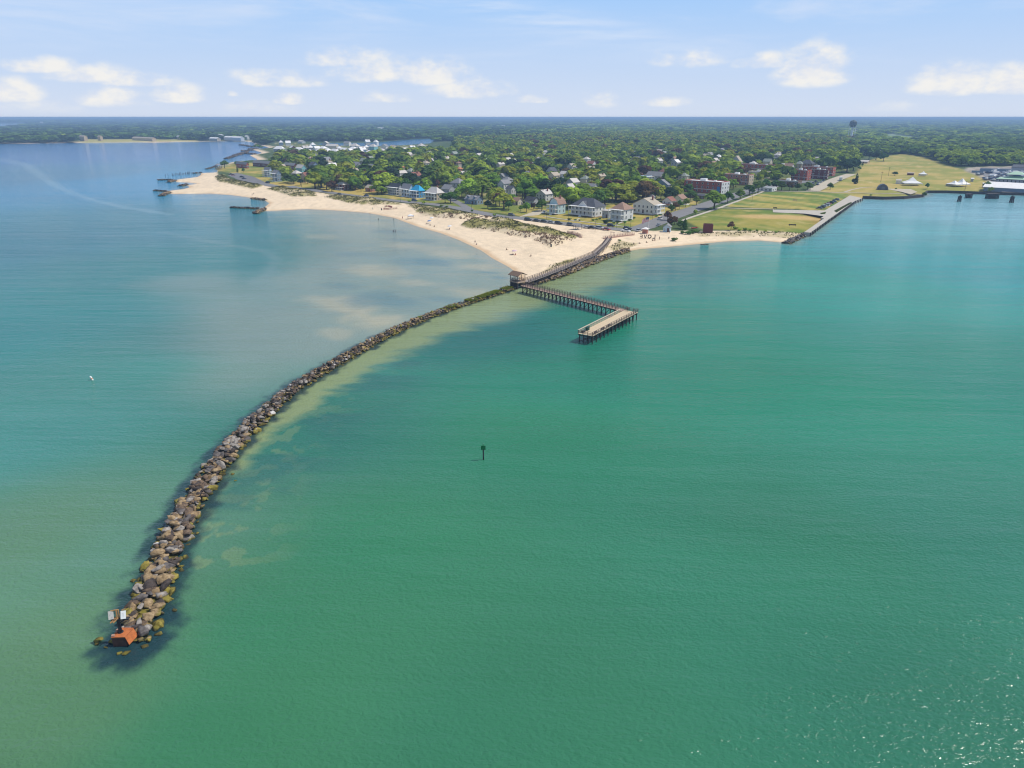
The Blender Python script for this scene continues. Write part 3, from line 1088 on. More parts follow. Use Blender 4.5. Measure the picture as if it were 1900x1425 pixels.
groyne([(430, 385), (455, 386), (480, 387.3)], 1.6, 3, 'long dark low groyne running into the water in front of the wide beach', (1, 4, 4))
groyne([(474, 396), (482, 391.5), (490, 388)], 2.6, 4, 'brown boulder heap at the root of the long dark groyne', (2, 3, 2, 4), 1.6)
groyne([(467, 368.5), (480, 369.3), (492, 371.2)], 2.0, 4, 'small brown groyne buried in the sand at the head of the cove', (2, 4, 3))
groyne([(287, 353.5), (299, 354.3), (310, 355.3)], 1.7, 3, 'thin dark groyne at the lower tip of the sand spit', (4, 4, 1))
groyne([(299, 363.5), (306, 359.5), (313, 357)], 3.0, 4, 'brown boulder heap at the lower tip of the sand spit', (2, 3, 4), 1.7)
groyne([(293, 334), (308, 333.6), (320, 334)], 1.8, 3, 'thin dark groyne at the upper tip of the sand spit', (4, 4, 1))
groyne([(313, 338), (320, 336), (325, 335)], 3.0, 4, 'brown boulder heap at the upper tip of the sand spit', (2, 4, 3), 1.7)
groyne([(335, 345), (341, 343.5), (346, 342.5)], 3.0, 4, 'round boulder heap inside the lagoon of the sand spit', (2, 4, 1), 1.8)
groyne([(382, 313.5), (392, 311.5), (402, 308)], 2.2, 2, 'dark rock groyne beside the small shelter at the point', (4, 1), 1.4)
groyne([(358, 321.5), (374, 320.5)], 2.0, 2, 'dark rock groyne behind the row of old piles', (4, 1), 1.2)
for k, (a, lab) in enumerate([([(421, 294.5), (436, 289), (448, 284.5)], 'nearest offshore rock breakwater beyond the shelter'),
                              ([(443, 287.5), (459, 281.5)], 'second offshore rock breakwater beyond the shelter'),
                              ([(452, 284.5), (475, 286.5)], 'rock breakwater across the small sandy coves'),
                              ([(448, 280.5), (470, 279)], 'rock breakwater beside the middle sandy cove'),
                              ([(445, 269), (458, 270.5), (468, 273)], 'farthest thin rock breakwater near the white sheds'),
                              ([(462, 276.8), (478, 275)], 'low rock breakwater beside the farthest sandy cove')]):
    groyne(a, 3.6, 1, lab, (4, 2, 1), 2.0, 'offshore_breakwater', (2.5, 4.5))
groyne([(1459, 451), (1478, 442.5), (1503, 431)], 2.6, 3, 'grey rock groyne at the foot of the harbour seawall', (1, 1, 0, 4), 1.5)

# ------------------------------------------------------------------ grass growing on the inner breakwater
grassm = foliage('breakwater_grass', (0.24, 0.29, 0.035), 0.5)


def blades(n, pts_fn, h, w, rng=RNG):
    """tufts of crossed blades"""
    V, F = [], []
    P = pts_fn(n)
    n = len(P)
    per = 5
    a = rng.uniform(0, 6.283, (n, per))
    lean = rng.uniform(0.1, 0.8, (n, per))
    hh = h * rng.uniform(0.5, 1.2, (n, per))
    base = np.stack([P[:, None, 0] + 0.25 * h * np.cos(a), P[:, None, 1] + 0.25 * h * np.sin(a), np.repeat(P[:, 2:3], per, 1)], -1)
    side = np.stack([-np.sin(a) * w, np.cos(a) * w, np.zeros_like(a)], -1)
    tip = base + np.stack([np.cos(a) * hh * lean, np.sin(a) * hh * lean, hh], -1)
    v = np.stack([base - side, base + side, tip], 2).reshape(-1, 3)
    f = np.arange(len(v)).reshape(-1, 3)
    t = np.repeat(rng.uniform(0, 1, n), per)
    return v, f, t


def jet_grass(n):
    P = []
    for _ in range(n):
        s = rr.uniform(150, JL - 4)
        x, y, dx, dy = js[min(len(js) - 1, int(s / 0.30))]
        if rr.random() < (s - 146) / 45:
            o = rr.gauss(0, 0.38)
            if vnoise(np.array([x / 3.0]), np.array([y / 3.0]), 9)[0] < 0.3 + 0.4 * (JL - s) / 100:
                continue
            P.append((x + dy * o * 1.6, y - dx * o * 1.6, 0.9))
    return np.array(P)


v, f, t = blades(11000, jet_grass, 0.38, 0.12)
tag(link('breakwater_grass', np_mesh('breakwater_grass', v, f, grassm, tint=t)), 'bright green grass growing on the inner breakwater', 'grass', kind='stuff')


# ------------------------------------------------------------------ the rusty light base on the tip
rust = mat('rusty_orange', (0.44, 0.135, 0.04), 0.85, 0.4, 1.7, 0.4)
rust_shade = mat('rust_shaded', (0.09, 0.045, 0.03), 0.85, 0.4, 2.0, 0.4)
steel_d = mat('dark_steel', (0.03, 0.03, 0.035), 0.6, 0.3, 4.0)
timber_o = mat('orange_timber', (0.45, 0.24, 0.09), 0.8, 0.25, 3.0)
white_p = mat('white_paint', (0.80, 0.80, 0.78), 0.5, 0.05, 3.0)
greyboard = mat('weathered_board', (0.48, 0.46, 0.42), 0.7, 0.25, 3.0)
bx, by = BLOCK
lt = thing('navigation_light_base', 'rusty orange steel block with a dark post carrying two white boards at the breakwater tip', 'navigation light', (bx, by, 0), math.radians(6))
m_ = MB()
P0 = [(-1.0, -0.75), (0.62, -0.85), (0.95, 0.75), (-0.7, 0.95)]
m_.prism(P0, -0.8, 1.28)
cap = m_.build('block', rust_shade, lt)  # side faces away from the sun: their shade is put into the dark rust
m_ = MB()
m_.prism([(x * 1.04, y * 1.04) for x, y in P0], 1.283, 1.40)
m_.add([(0.645, -0.885, 1.28), (0.99, 0.78, 1.28), (1.42, 0.6, 0.35), (1.0, -1.05, 0.35)], [(0, 1, 2, 3), (3, 2, 1, 0)])  # lit right flank, its sunlight put into the brighter orange
m_.build('rusted_lit_faces', rust, lt)
m_ = MB()
m_.box((-0.62, 0.45, 1.5), (0.6, 0.3, 0.2), 0, 0.9)
m_.box((-0.85, -0.55, 1.48), (0.35, 0.3, 0.16), 0, 0.2)
m_.build('concrete_rim', mat('pinkish_concrete', (0.42, 0.25, 0.18), 0.9, 0.2, 3.0), lt)
m_ = MB()
m_.cyl((-0.25, 0.1, 1.35), (-0.22, 0.1, 3.3), 0.21, 0.19, 10)
m_.cyl((-0.25, 0.1, 1.35), (-0.25, 0.1, 1.5), 0.34, 0.34, 10)
m_.build('post', steel_d, lt)
m_ = MB()
m_.box((0.1, 0.1, 3.35), (2.0, 0.5, 0.14))
m_.bar((0.85, 0.1, 3.3), (-0.2, 0.1, 2.75), 0.09)
m_.build('bracket', steel_d, lt)
m_ = MB()
for a, b in [((-1.0, 0.35, 4.35), (-0.1, 0.4, 4.45)), ((-0.1, 0.4, 4.45), (-0.1, 0.2, 3.4)), ((-1.0, 0.3, 3.5), (-0.1, 0.1, 3.5)), ((-0.1, 0.1, 3.5), (-0.6, -0.4, 3.2)), ((-0.4, 0.1, 3.5), (-0.95, -0.35, 3.15)),
             ((-0.3, 0.3, 4.4), (-0.3, 0.1, 3.45))]:
    m_.bar(a, b, 0.12)
m_.build('timber_frame', timber_o, lt)


def board(name, c, w, h, tilt, yaw, mt, marks):
    mm = MB()
    mm.box((0, 0, 0), (w, 0.06, h))
    o = mm.build(name, mt, lt)
    o.location = c
    o.rotation_euler = (tilt, 0, yaw)
    k = MB()
    for x, z, a, b in marks:
        k.box((x, -0.036, z), (a, 0.008, b))
    if marks:
        k.build('worn_lettering', mat('faded_ink', (0.35, 0.34, 0.36), 0.7, 0.2, 3.0), o)
    return o


board('white_board', (0.55, 0.02, 3.95), 0.58, 0.95, -0.55, 0.12, white_p, [(-.04, .2, .2, .03), (0.02, .09, .16, .025), (-.02, -.02, .2, .025), (0.03, -.13, .14, .025), (-.02, -.24, .08, .025)])
board('weathered_board', (-0.9, 0.1, 3.95), 0.58, 1.0, -0.5, 0.25, greyboard, [(.05, .24, .14, .04), (-.1, -.04, .1, .1), (.08, -.24, .16, .04)])

# ------------------------------------------------------------------ channel marker, buoy
mx, my = at(897, 853, 0)
mk = thing('channel_marker', 'green square daymark on a dark pile standing in the open green water', 'channel marker', (mx, my, 0))
m_ = MB()
m_.cyl((0, 0, -3), (0, 0, 2.9), 0.13, 0.12, 10)
m_.build('pile', mat('creosote_pile', (0.025, 0.024, 0.026), 0.8, 0.3, 3.0), mk)
m_ = MB()
m_.box((0, -0.16, 2.55), (0.86, 0.06, 0.86))
db = m_.build('daymark', mat('marker_green', (0.01, 0.20, 0.06), 0.5, 0.08, 3.0), mk)
m_ = MB()
for c, s in [((0, -0.196, 2.94), (0.80, 0.01, 0.05)), ((0, -0.196, 2.16), (0.80, 0.01, 0.05)), ((-0.385, -0.196, 2.55), (0.05, 0.01, 0.70)), ((0.385, -0.196, 2.55), (0.05, 0.01, 0.70))]:
    m_.box(c, s)
m_.build('border', mat('marker_dark_green', (0.006, 0.11, 0.035), 0.5, 0.05, 3.0), db)
m_ = MB()
m_.cyl((0, 0, 2.9), (0, 0, 3.1), 0.09, 0.09, 8)
m_.lathe([(0.08, 0), (0.11, 0.06), (0.09, 0.2), (0.02, 0.26)], 10, (0, 0, 3.1))
m_.build('lantern', mat('lantern_green', (0.05, 0.22, 0.12), 0.3, 0.1, 3.0), mk)

x, y = at(171.5, 705, 0)
bu = thing('can_buoy', 'small white spar buoy leaning in the open water left of the breakwater', 'buoy', (x, y, 0))
bu.rotation_euler = (0.12, -0.30, 0)
m_ = MB()
m_.lathe([(0.1, -0.7), (0.24, -0.5), (0.26, 0.15), (0.23, 0.85), (0.16, 1.05), (0.05, 1.1)], 12)
bd = m_.build('float', white_p, bu)
m_ = MB()
m_.lathe([(0.264, 0.30), (0.27, 0.32), (0.262, 0.5), (0.255, 0.52)], 12)
m_.build('orange_band', mat('buoy_orange', (0.6, 0.2, 0.05), 0.5, 0.1, 3.0), bd)

# ------------------------------------------------------------------ L-shaped fishing pier
plank = mat('deck_planks', (0.46, 0.34, 0.25), 0.85, 0.3, 5.0)
plank_p = mat('deck_planks_pinkish', (0.37, 0.255, 0.205), 0.85, 0.3, 5.0)
plank_g = mat('deck_planks_sunbleached', (0.56, 0.45, 0.31), 0.85, 0.25, 4.0)
pile_m = mat('pier_pile_wood', (0.055, 0.045, 0.04), 0.9, 0.35, 3.0)
rail_m = mat('rail_wood', (0.115, 0.085, 0.075), 0.85, 0.3, 4.0)
rail_l = mat('rail_wood_pale', (0.50, 0.42, 0.32), 0.85, 0.25, 4.0)
grey_w = mat('grey_boardwalk', (0.30, 0.26, 0.235), 0.9, 0.3, 4.0)

ZD = 2.6
A0, A1 = Vector((*at(971, 529, ZD), 0)), Vector((*at(1158, 575.5, ZD), 0))
B0, B1 = Vector((*at(1171.5, 577, ZD), 0)), Vector((*at(1086, 621, ZD), 0))
pier = thing('fishing_pier', 'L-shaped timber fishing pier on dark piles reaching out from the breakwater pavilion', 'pier')


def strip(a, b, w, z0, z1, mb, mi=0):
    d = (b - a).normalized()
    n = Vector((-d.y, d.x, 0)) * (w / 2)
    mb.prism([(p.x, p.y) for p in (a - n, b - n, b + n, a + n)], z0, z1, mi)


def railing(a, b, w, z, side, mb, post=1.9, h=1.05, rails=(0.3, 0.62, 0.98), gap=None, cap=0.2):
    d = (b - a).normalized()
    n = Vector((-d.y, d.x, 0)) * (w / 2 * side)
    a, b = a + n, b + n
    L = (b - a).length
    k = max(1, int(L / post))
    for i in range(k + 1):
        p = a + (b - a) * (i / k)
        mb.box((p.x, p.y, z + h / 2 - 0.2), (0.13, 0.13, h + 0.35), 0, math.atan2(d.y, d.x))
    for rz_ in rails[:-1]:
        mb.bar(a + Vector((0, 0, z + rz_)), b + Vector((0, 0, z + rz_)), 0.05, 0.13)
    mb.bar(a + Vector((0, 0, z + rails[-1] + .07)), b + Vector((0, 0, z + rails[-1] + .07)), cap, 0.06)


m_ = MB()
strip(A0, A1, 2.7, ZD - 0.12, ZD, m_)
m_.build('walkway_deck', plank_p, pier)
m_ = MB()
strip(B0, B1, 4.6, ZD - 0.14, ZD + 0.003, m_)
m_.build('fishing_deck', plank_g, pier)
m_ = MB()
da = (A1 - A0).normalized()
for sd in (-1, 1):
    n = Vector((-da.y, da.x, 0)) * (1.1 * sd)
    m_.bar(A0 + n + Vector((0, 0, ZD - 0.3)), A1 + n + Vector((0, 0, ZD - 0.3)), 0.15, 0.34)
dbv = (B1 - B0).normalized()
for sd in (-2.0, -0.7, 0.7, 2.0):
    n = Vector((-dbv.y, dbv.x, 0)) * sd
    m_.bar(B0 + n + Vector((0, 0, ZD - 0.32)), B1 + n + Vector((0, 0, ZD - 0.32)), 0.15, 0.34)
m_.build('stringers', pile_m, pier)
pm = MB()
pm.cyl((0, 0, -2.5), (0, 0, ZD - 0.14), 0.16, 0.15, 8)
pile_me = pm.mesh('pile', pile_m)
npile = 0
LA = (A1 - A0).length
for i in range(25):
    p = A0 + (A1 - A0) * ((i + 0.5) / 25)
    for sd in (-1.15, 1.15):
        n = Vector((-da.y, da.x, 0)) * sd
        link('pile', pile_me, pier, (p.x + n.x, p.y + n.y, 0))
        npile += 1
LB = (B1 - B0).length
for i in range(13):
    p = B0 + (B1 - B0) * (i / 12 * 0.97 + 0.015)
    for sd in (-2.05, -0.75, 0.75, 2.05):
        n = Vector((-dbv.y, dbv.x, 0)) * sd
        link('pile', pile_me, pier, (p.x + n.x, p.y + n.y, 0))
m_ = MB()
for i in range(25):
    p = A0 + (A1 - A0) * ((i + 0.5) / 25)
    n = Vector((-da.y, da.x, 0)) * 1.35
    m_.bar(p - n + Vector((0, 0, ZD - 0.55)), p + n + Vector((0, 0, ZD - 0.55)), 0.16, 0.24)
    m_.bar(p - n * 0.85 + Vector((0, 0, 0.3)), p + n * 0.85 + Vector((0, 0, ZD - 0.7)), 0.07, 0.18)
for i in range(13):
    p = B0 + (B1 - B0) * (i / 12 * 0.97 + 0.015)
    n = Vector((-dbv.y, dbv.x, 0)) * 2.25
    m_.bar(p - n + Vector((0, 0, ZD - 0.6)), p + n + Vector((0, 0, ZD - 0.6)), 0.18, 0.26)
    m_.bar(p - n * 0.9 + Vector((0, 0, 0.3)), p + n * 0.9 + Vector((0, 0, ZD - 0.7)), 0.07, 0.18)
m_.build('cross_braces', pile_m, pier)
m_ = MB()
railing(A0, A1 - da * 0.2, 2.5, ZD, 1, m_, 1.25)
railing(A0, A1 - da * 1.4, 2.5, ZD, -1, m_, 1.25)
m_.build('walkway_railing', rail_m, pier)
m_ = MB()
nb = Vector((-dbv.y, dbv.x, 0))
railing(B0, B1, 4.5, ZD, 1, m_, 1.7, cap=0.12)
railing(B1 - nb * 2.25, B1 + nb * 2.25, 0, ZD, 1, m_, 1.5, cap=0.12)
railing(B0 - nb * 2.25, B0 + nb * 2.25, 0, ZD, 1, m_, 1.5, cap=0.12)
m_.build('fishing_deck_railing', rail_m, pier)
m_ = MB()
railing(B0 + dbv * 3.4, B1, 4.5, ZD, -1, m_, 1.7, cap=0.42)
m_.build('fishing_ledge', rail_l, pier)

dark_green = mat('dark_green_plastic', (0.012, 0.06, 0.05), 0.6, 0.15, 4.0)
for fx, nm, lb, ct, sz, mt_ in [(0.86, 'fish_cleaning_table', 'dark green cleaning station on the fishing deck near its outer end', 'table', (1.5, 0.8, 1.0), dark_green),
                               (0.94, 'storage_box', 'low dark box on the fishing deck beside the cleaning station', 'box', (1.3, 0.9, 0.5), mat('dark_box', (0.05, 0.06, 0.06), 0.7, 0.2, 3.0))]:
    p = B0 + (B1 - B0) * fx - nb * 1.55
    t_ = thing(nm, lb, ct, (p.x, p.y, ZD), math.atan2(dbv.y, dbv.x))
    m_ = MB()
    m_.box((0, 0, sz[2] - 0.06), (sz[0], sz[1], 0.12))
    m_.build('top', mt_, t_)
    m_ = MB()
    m_.box((0, 0, (sz[2] - 0.12) / 2), (sz[0] * 0.8, sz[1] * 0.8, sz[2] - 0.12))
    m_.build('cabinet', mt_, t_)
for k, fx in enumerate((0.62, 0.75, 0.9)):
    p = B0 + (B1 - B0) * fx + nb * 1.6
    t_ = thing('bench', '%s brown bench along the outer rail of the fishing deck' % ('inner', 'middle', 'outer')[k], 'bench', (p.x, p.y, ZD), math.atan2(dbv.y, dbv.x), 'benches on the fishing deck')
    m_ = MB()
    m_.box((0, 0, 0.44), (1.7, 0.42, 0.06))
    m_.build('seat', rail_m, t_)
    for sx in (-0.7, 0.7):
        m_ = MB()
        m_.box((sx, 0, 0.205), (0.1, 0.36, 0.41))
        m_.build('leg', rail_m, t_)

# ------------------------------------------------------------------ pavilion and boardwalk
PV = Vector((*at(960.5, 527, 1.4), 0))
pa = math.atan2(da.y, da.x)
pav = thing('pavilion', 'open timber pavilion with brown gable roof where pier and boardwalk meet', 'pavilion', (PV.x, PV.y, 0), pa)
pav.scale = (0.82, 0.82, 1.0)
m_ = MB()
m_.box((0, 0, ZD - 0.15), (5.6, 5.0, 0.3))
m_.build('deck', plank, pav)
for sx in (-2.5, 0, 2.5):
    for sy in (-2.2, 2.2):
        m_ = MB()
        m_.box((sx, sy, 2.45), (0.2, 0.2, 5.1 - 0.2 + 0.0))
        m_.build('post', rail_m, pav)
m_ = MB()
hw, hl, ze, zr = 3.05, 3.3, 4.85, 6.0
vs = []
for x_ in (-hl, hl):
    vs += [(x_, -hw, ze), (x_, 0, zr), (x_, hw, ze), (x_, hw, ze + .16), (x_, 0, zr + .18), (x_, -hw, ze + .16)]
m_.add(vs, [(0, 1, 4, 5), (1, 2, 3, 4), (6, 11, 10, 7), (7, 10, 9, 8), (0, 6, 7, 1), (1, 7, 8, 2), (5, 4, 10, 11), (4, 3, 9, 10), (0, 5, 11, 6), (2, 8, 9, 3)])
m_.build('roof', mat('brown_shingle', (0.17, 0.115, 0.08), 0.9, 0.25, 4.0, 0.3), pav)
m_ = MB()
for sy in (-1, 1):
    railing(Vector((-2.5, 0, 0)), Vector((2.5, 0, 0)), 4.4, ZD, sy, m_, 1.2)
railing(Vector((-2.5, -2.2, 0)), Vector((-2.5, 2.2, 0)), 0, ZD, 1, m_, 1.2)
m_.build('railing', rail_m, pav)
m_ = MB()
m_.box((0, -1.95, 1.2), (5.2, 0.12, 2.2))
m_.box((-2.45, 0, 1.2), (0.12, 3.7, 2.2))
m_.build('skirt_boards', pile_m, pav)

BW = [Vector((*p, 0)) for p in ats([(975, 524), (1010, 511.5), (1057, 492), (1104, 471.5)], 2.2)]
BW2 = [Vector((*p, 0)) for p in ats([(1104, 471.5), (1121, 456), (1131, 443)], 2.2)]
bw = thing('boardwalk', 'grey timber boardwalk with railings from the pavilion along the rocks to the beach', 'boardwalk')
dk, rl = MB(), MB()
for seg, w in ((BW, 2.6), (BW2, 2.2)):
    for i in range(len(seg) - 1):
        z = 2.42 - 0.004 * i
        strip(seg[i], seg[i + 1], w, z - 0.14, z, dk)
        if seg is BW:
            for sd in (-1, 1):
                railing(seg[i], seg[i + 1], w - 0.2, z, sd, rl, 1.6)
        else:
            railing(seg[i], seg[i + 1], w - 0.2, z, 1, rl, 1.6)
            railing(seg[i], seg[i + 1], w - 0.2, z, -1, rl, 1.6)
dk.build('deck', grey_w, bw)
rl.build('railing', rail_m, bw)
m_ = MB()
for seg in (BW, BW2):
    for i in range(len(seg) - 1):
        a, b = seg[i], seg[i + 1]
        d = (b - a).normalized()
        k = int((b - a).length / 3)
        for j in range(k + 1):
            p = a + (b - a) * (j / max(1, k))
            for sd in (-1, 1):
                q = p + Vector((-d.y, d.x, 0)) * sd
                m_.cyl((q.x, q.y, -0.5), (q.x, q.y, 2.26), 0.12, 0.12, 6)
m_.build('supports', pile_m, bw)

# ================================================================== roads and paths
GZ = 1.8
asphalt = mat('asphalt', (0.20, 0.195, 0.195), 0.9, 0.15, 0.3)
asphalt_d = mat('asphalt_lot', (0.17, 0.165, 0.17), 0.9, 0.18, 0.25)
concrete = mat('path_concrete', (0.48, 0.43, 0.36), 0.9, 0.12, 0.5)
gravel = mat('gravel_path', (0.47, 0.41, 0.31), 0.95, 0.15, 0.5)
roadline = mat('road_paint', (0.75, 0.74, 0.70), 0.7, 0.1, 1.0)


def ribbon(name, px, width, dz, m, z=None, sm=2, thick=0.0, kind='structure', raw=None):
    pts = raw or ats(px, GZ)
    pts = smooth(pts, sm) if sm else pts
    P = np.array(pts)
    d = np.gradient(P, axis=0)
    d /= np.linalg.norm(d, axis=1)[:, None] + 1e-9
    n = np.stack([-d[:, 1], d[:, 0]], 1)
    w = np.array([width] * len(P) if not isinstance(width, (list, tuple)) else np.interp(np.linspace(0, 1, len(P)), np.linspace(0, 1, len(width)), width))[:, None] / 2
    Lp, Rp = P + n * w, P - n * w
    k = len(P)
    zl = np.full(k, GZ) if z is None else np.full(k, z)
    if z is None:
        zl = np.maximum(np.maximum(ground_z(Lp[:, 0], Lp[:, 1]), ground_z(Rp[:, 0], Rp[:, 1])), ground_z(P[:, 0], P[:, 1]))
    vs = [(*Lp[i], zl[i] + dz) for i in range(k)] + [(*Rp[i], zl[i] + dz) for i in range(k)]
    fs = [(i + k, i + k + 1, i + 1, i) for i in range(k - 1)]
    if thick:
        vs += [(x, y, zz - thick) for x, y, zz in vs]
        fs += [(i, i + 1, i + 1 + 2 * k, i + 2 * k) for i in range(k - 1)] + [(i + 3 * k, i + 3 * k + 1, i + k + 1, i + k) for i in range(k - 1)]
    b = MB()
    b.add(vs, fs)
    o = b.build(name, m)
    tag(o, kind=kind)
    return o


def sheet(name, poly_px, dz, m):
    pts = ats(poly_px, GZ)
    b = MB()
    b.add([(x, y, GZ + dz) for x, y in pts], [tuple(range(len(pts)))])
    o = b.build(name, m)
    tag(o, kind='structure')
    P_ = [v for v in pts]
    if sum(P_[i][0] * P_[(i + 1) % len(P_)][1] - P_[(i + 1) % len(P_)][0] * P_[i][1] for i in range(len(P_))) < 0:
        o.data.flip_normals()
    return o


BAY_PX = [(436, 325), (462, 335), (500, 344.5), (560, 352.5), (620, 358), (690, 368.5), (758, 375), (819, 380.5), (872, 391), (924, 402), (960, 404), (1036, 414.5), (1112, 422.5), (1168, 427)]
ribbon('beachfront_road', BAY_PX, [16, 14, 11, 9, 9, 9, 9, 9, 9, 10, 10, 10, 10, 10], 0.12, asphalt)
MASON_PX = [(1168, 427), (1190, 424), (1222, 411), (1262, 396), (1310, 381), (1345, 369), (1392, 354), (1440, 344), (1500, 336)]
ribbon('town_avenue', MASON_PX, [11, 12, 13, 13, 13, 13, 13, 13], 0.13, asphalt)
ribbon('side_street', [(872, 389), (850, 376), (838, 371), (820, 362), (800, 350)], 6, 0.11, asphalt)
sheet('parking_lot', [(424, 322.5), (440, 321), (470, 328), (500, 342), (470, 343), (437, 332)], 0.16, asphalt_d)
sheet('driveway', [(962, 403), (1000, 399), (1012, 391), (1000, 389), (978, 397)], 0.10, gravel)
ribbon('pavement', [(1258, 413), (1275, 406), (1300, 397.5), (1335, 386), (1370, 372.5), (1404, 360.5), (1416, 355.5)], 2.2, 0.20, concrete, thick=0.2)
ribbon('footpath', [(1335, 386), (1385, 387), (1436, 388.5)], 3.0, 0.14, gravel)
ribbon('footpath', [(1387, 354.5), (1470, 355), (1567, 357.5), (1640, 359.5), (1720, 356.8), (1840, 357.5)], 3.6, 0.14, gravel)
ribbon('footpath', [(1567, 356.5), (1585, 351), (1610, 347), (1650, 348)], 2.5, 0.14, gravel)
ribbon('gravel_road', [(1508, 354.5), (1531, 343), (1547, 334.5), (1563, 328.5), (1580, 323)], [11, 12, 12, 10], 0.15, gravel)
sheet('gravel_apron', [(1640, 350), (1690, 351), (1702, 356), (1690, 361), (1672, 356)], 0.10, gravel)
ribbon('pavement', [(1010, 402), (1060, 409.5), (1120, 416.5), (1165, 421)], 1.6, 0.22, concrete, thick=0.2)
for q in ([(1063, 411), (1075, 405.5)], [(1143, 416.5), (1156, 411.5)], [(1226, 400), (1240, 395)]):
    ribbon('garden_path', q, 1.4, 0.10, concrete, sm=0)
ribbon('far_road', [(1536, 268), (1543, 256), (1546, 250)], 12, 0.2, gravel)
ribbon('far_road', [(1580, 250), (1592, 242), (1602, 235)], 22, 0.2, gravel)
sheet('boat_yard_lot', [(1812, 318), (1830, 312), (1900, 311), (2200, 312), (2200, 357), (1860, 357), (1845, 345), (1835, 332)], 0.10, asphalt)

# --- harbour seawall and promenade
sw = ats([(1503, 432), (1539, 406), (1545, 402), (1585, 373.5), (1600, 368)], 1.9)
promo = mat('promenade_concrete', (0.46, 0.42, 0.36), 0.9, 0.14, 0.6)
b = MB()
for i in range(len(sw) - 1):
    a_, c_ = Vector((*sw[i], 0)), Vector((*sw[i + 1], 0))
    d_ = (c_ - a_).normalized()
    n_ = Vector((-d_.y, d_.x, 0))
    wdt = 3.0 if i < 1 else 5.0
    b.prism([(p.x, p.y) for p in (a_, c_, c_ + n_ * wdt, a_ + n_ * wdt)], -2, 2.05 + 0.004 * i)
wl = b.build('seawall', promo)
tag(wl, 'pale concrete seawall with a walkway on top along the harbour edge of the lawns', 'seawall')
for (x, y, dx, dy) in resample(sw, 5.5):
    b = MB()
    b.box((x + dy * 0.35, y - dx * 0.35, 0.35), (0.7, 0.5, 3.4), 0, math.atan2(dy, dx))
    b.build('fender_pile', pile_m, wl)
sheet('promenade', [(1434, 389.3), (1530, 391), (1577, 362.8), (1597, 367.2), (1583, 375.6), (1543, 403), (1536, 402.6), (1493, 396.8), (1434, 394.3)], 0.16, promo)
sheet('planted_bed', [(1547, 392), (1574, 377.5), (1579, 375.5), (1581, 377), (1552, 395)], 0.26, foliage('bed_green', (0.10, 0.13, 0.03)))
sheet('planted_bed', [(1521, 396), (1533, 393.5), (1531, 397.5), (1524, 398)], 0.26, foliage('bed_green', (0.10, 0.13, 0.03)))
bulk = mat('bulkhead_timber', (0.06, 0.048, 0.045), 0.9, 0.35, 0.8)
b = MB()
bk = ats([(1600, 368.2), (1640, 369.8), (1676, 368.8), (1711, 365.4), (1719.5, 357.8), (1757, 357.8), (1828, 360.2), (1900, 362.2), (2300, 366)], 0.2)
for i in range(len(bk) - 1):
    b.bar((*bk[i], 0.2), (*bk[i + 1], 0.2), 1.0, 3.9)
b.build('harbour_bulkhead', bulk)
tag(bpy.data.objects['harbour_bulkhead'], 'dark timber bulkhead along the harbour shore below the dry field', 'bulkhead')

# ================================================================== houses
WALLC = {'white': (0.66, 0.66, 0.645), 'cream': (0.66, 0.58, 0.44), 'pale teal': (0.46, 0.60, 0.60), 'pale blue': (0.42, 0.56, 0.66), 'blue': (0.06, 0.26, 0.52), 'grey': (0.40, 0.41, 0.43),
         'slate blue': (0.20, 0.27, 0.36), 'tan': (0.52, 0.42, 0.30), 'brick': (0.36, 0.09, 0.058), 'brown': (0.20, 0.12, 0.08), 'orange': (0.5, 0.2, 0.08), 'pink brick': (0.40, 0.18, 0.13),
         'dark red': (0.16, 0.05, 0.045), 'turquoise': (0.22, 0.48, 0.52), 'yellow': (0.62, 0.50, 0.22)}
ROOFC = {'brown': (0.30, 0.19, 0.14), 'dark grey': (0.085, 0.09, 0.105), 'grey': (0.24, 0.24, 0.25), 'tan': (0.42, 0.36, 0.28), 'white': (0.80, 0.78, 0.76), 'blue': (0.03, 0.36, 0.62), 'red-brown': (0.27, 0.12, 0.09),
         'pale': (0.56, 0.52, 0.48), 'orange': (0.50, 0.22, 0.10), 'green-grey': (0.26, 0.29, 0.25), 'black': (0.05, 0.05, 0.06)}


def wallm(n):
    return mat('wall_' + n.replace(' ', '_'), WALLC[n], 0.8, 0.07, 0.8)


def roofm(n):
    return mat('roof_' + n.replace(' ', '_').replace('-', '_'), ROOFC[n], 0.85, 0.16, 0.9, 0.2)


trim = mat('white_trim', (0.78, 0.78, 0.76), 0.6, 0.04, 2.0)
glassm = mat('window_glass', (0.02, 0.026, 0.034), 0.12, 0.3, 0.5, spec=0.6)
doorm = mat('door_paint', (0.10, 0.05, 0.04), 0.5, 0.15, 2.0)
founda = mat('brick_foundation', (0.22, 0.09, 0.07), 0.9, 0.2, 2.0)
brickm = wallm('brick')
_WIN = {}


def window_mesh(w, h):
    k = (round(w, 2), round(h, 2))
    if k not in _WIN:
        f = MB()
        t = 0.11
        f.box((0, -0.03, h / 2 - t / 2), (w, 0.09, t))
        f.box((0, -0.03, -h / 2 + t / 2), (w, 0.09, t))
        f.box((-w / 2 + t / 2, -0.03, 0), (t, 0.09, h - 2 * t))
        f.box((w / 2 - t / 2, -0.03, 0), (t, 0.09, h - 2 * t))
        f.box((0, -0.028, 0), (w - 2 * t, 0.07, 0.06))
        g_ = MB()
        g_.box((0, -0.012, 0), (w - 2 * t, 0.04, h - 2 * t))
        _WIN[k] = (f.mesh('window', trim), g_.mesh('pane', glassm))
    return _WIN[k]


def window(parent, x, y, z, w, h, rz):
    a, b_ = window_mesh(w, h)
    o = link('window', a, parent, (x, y, z), rz)
    link('pane', b_, o)
    return o


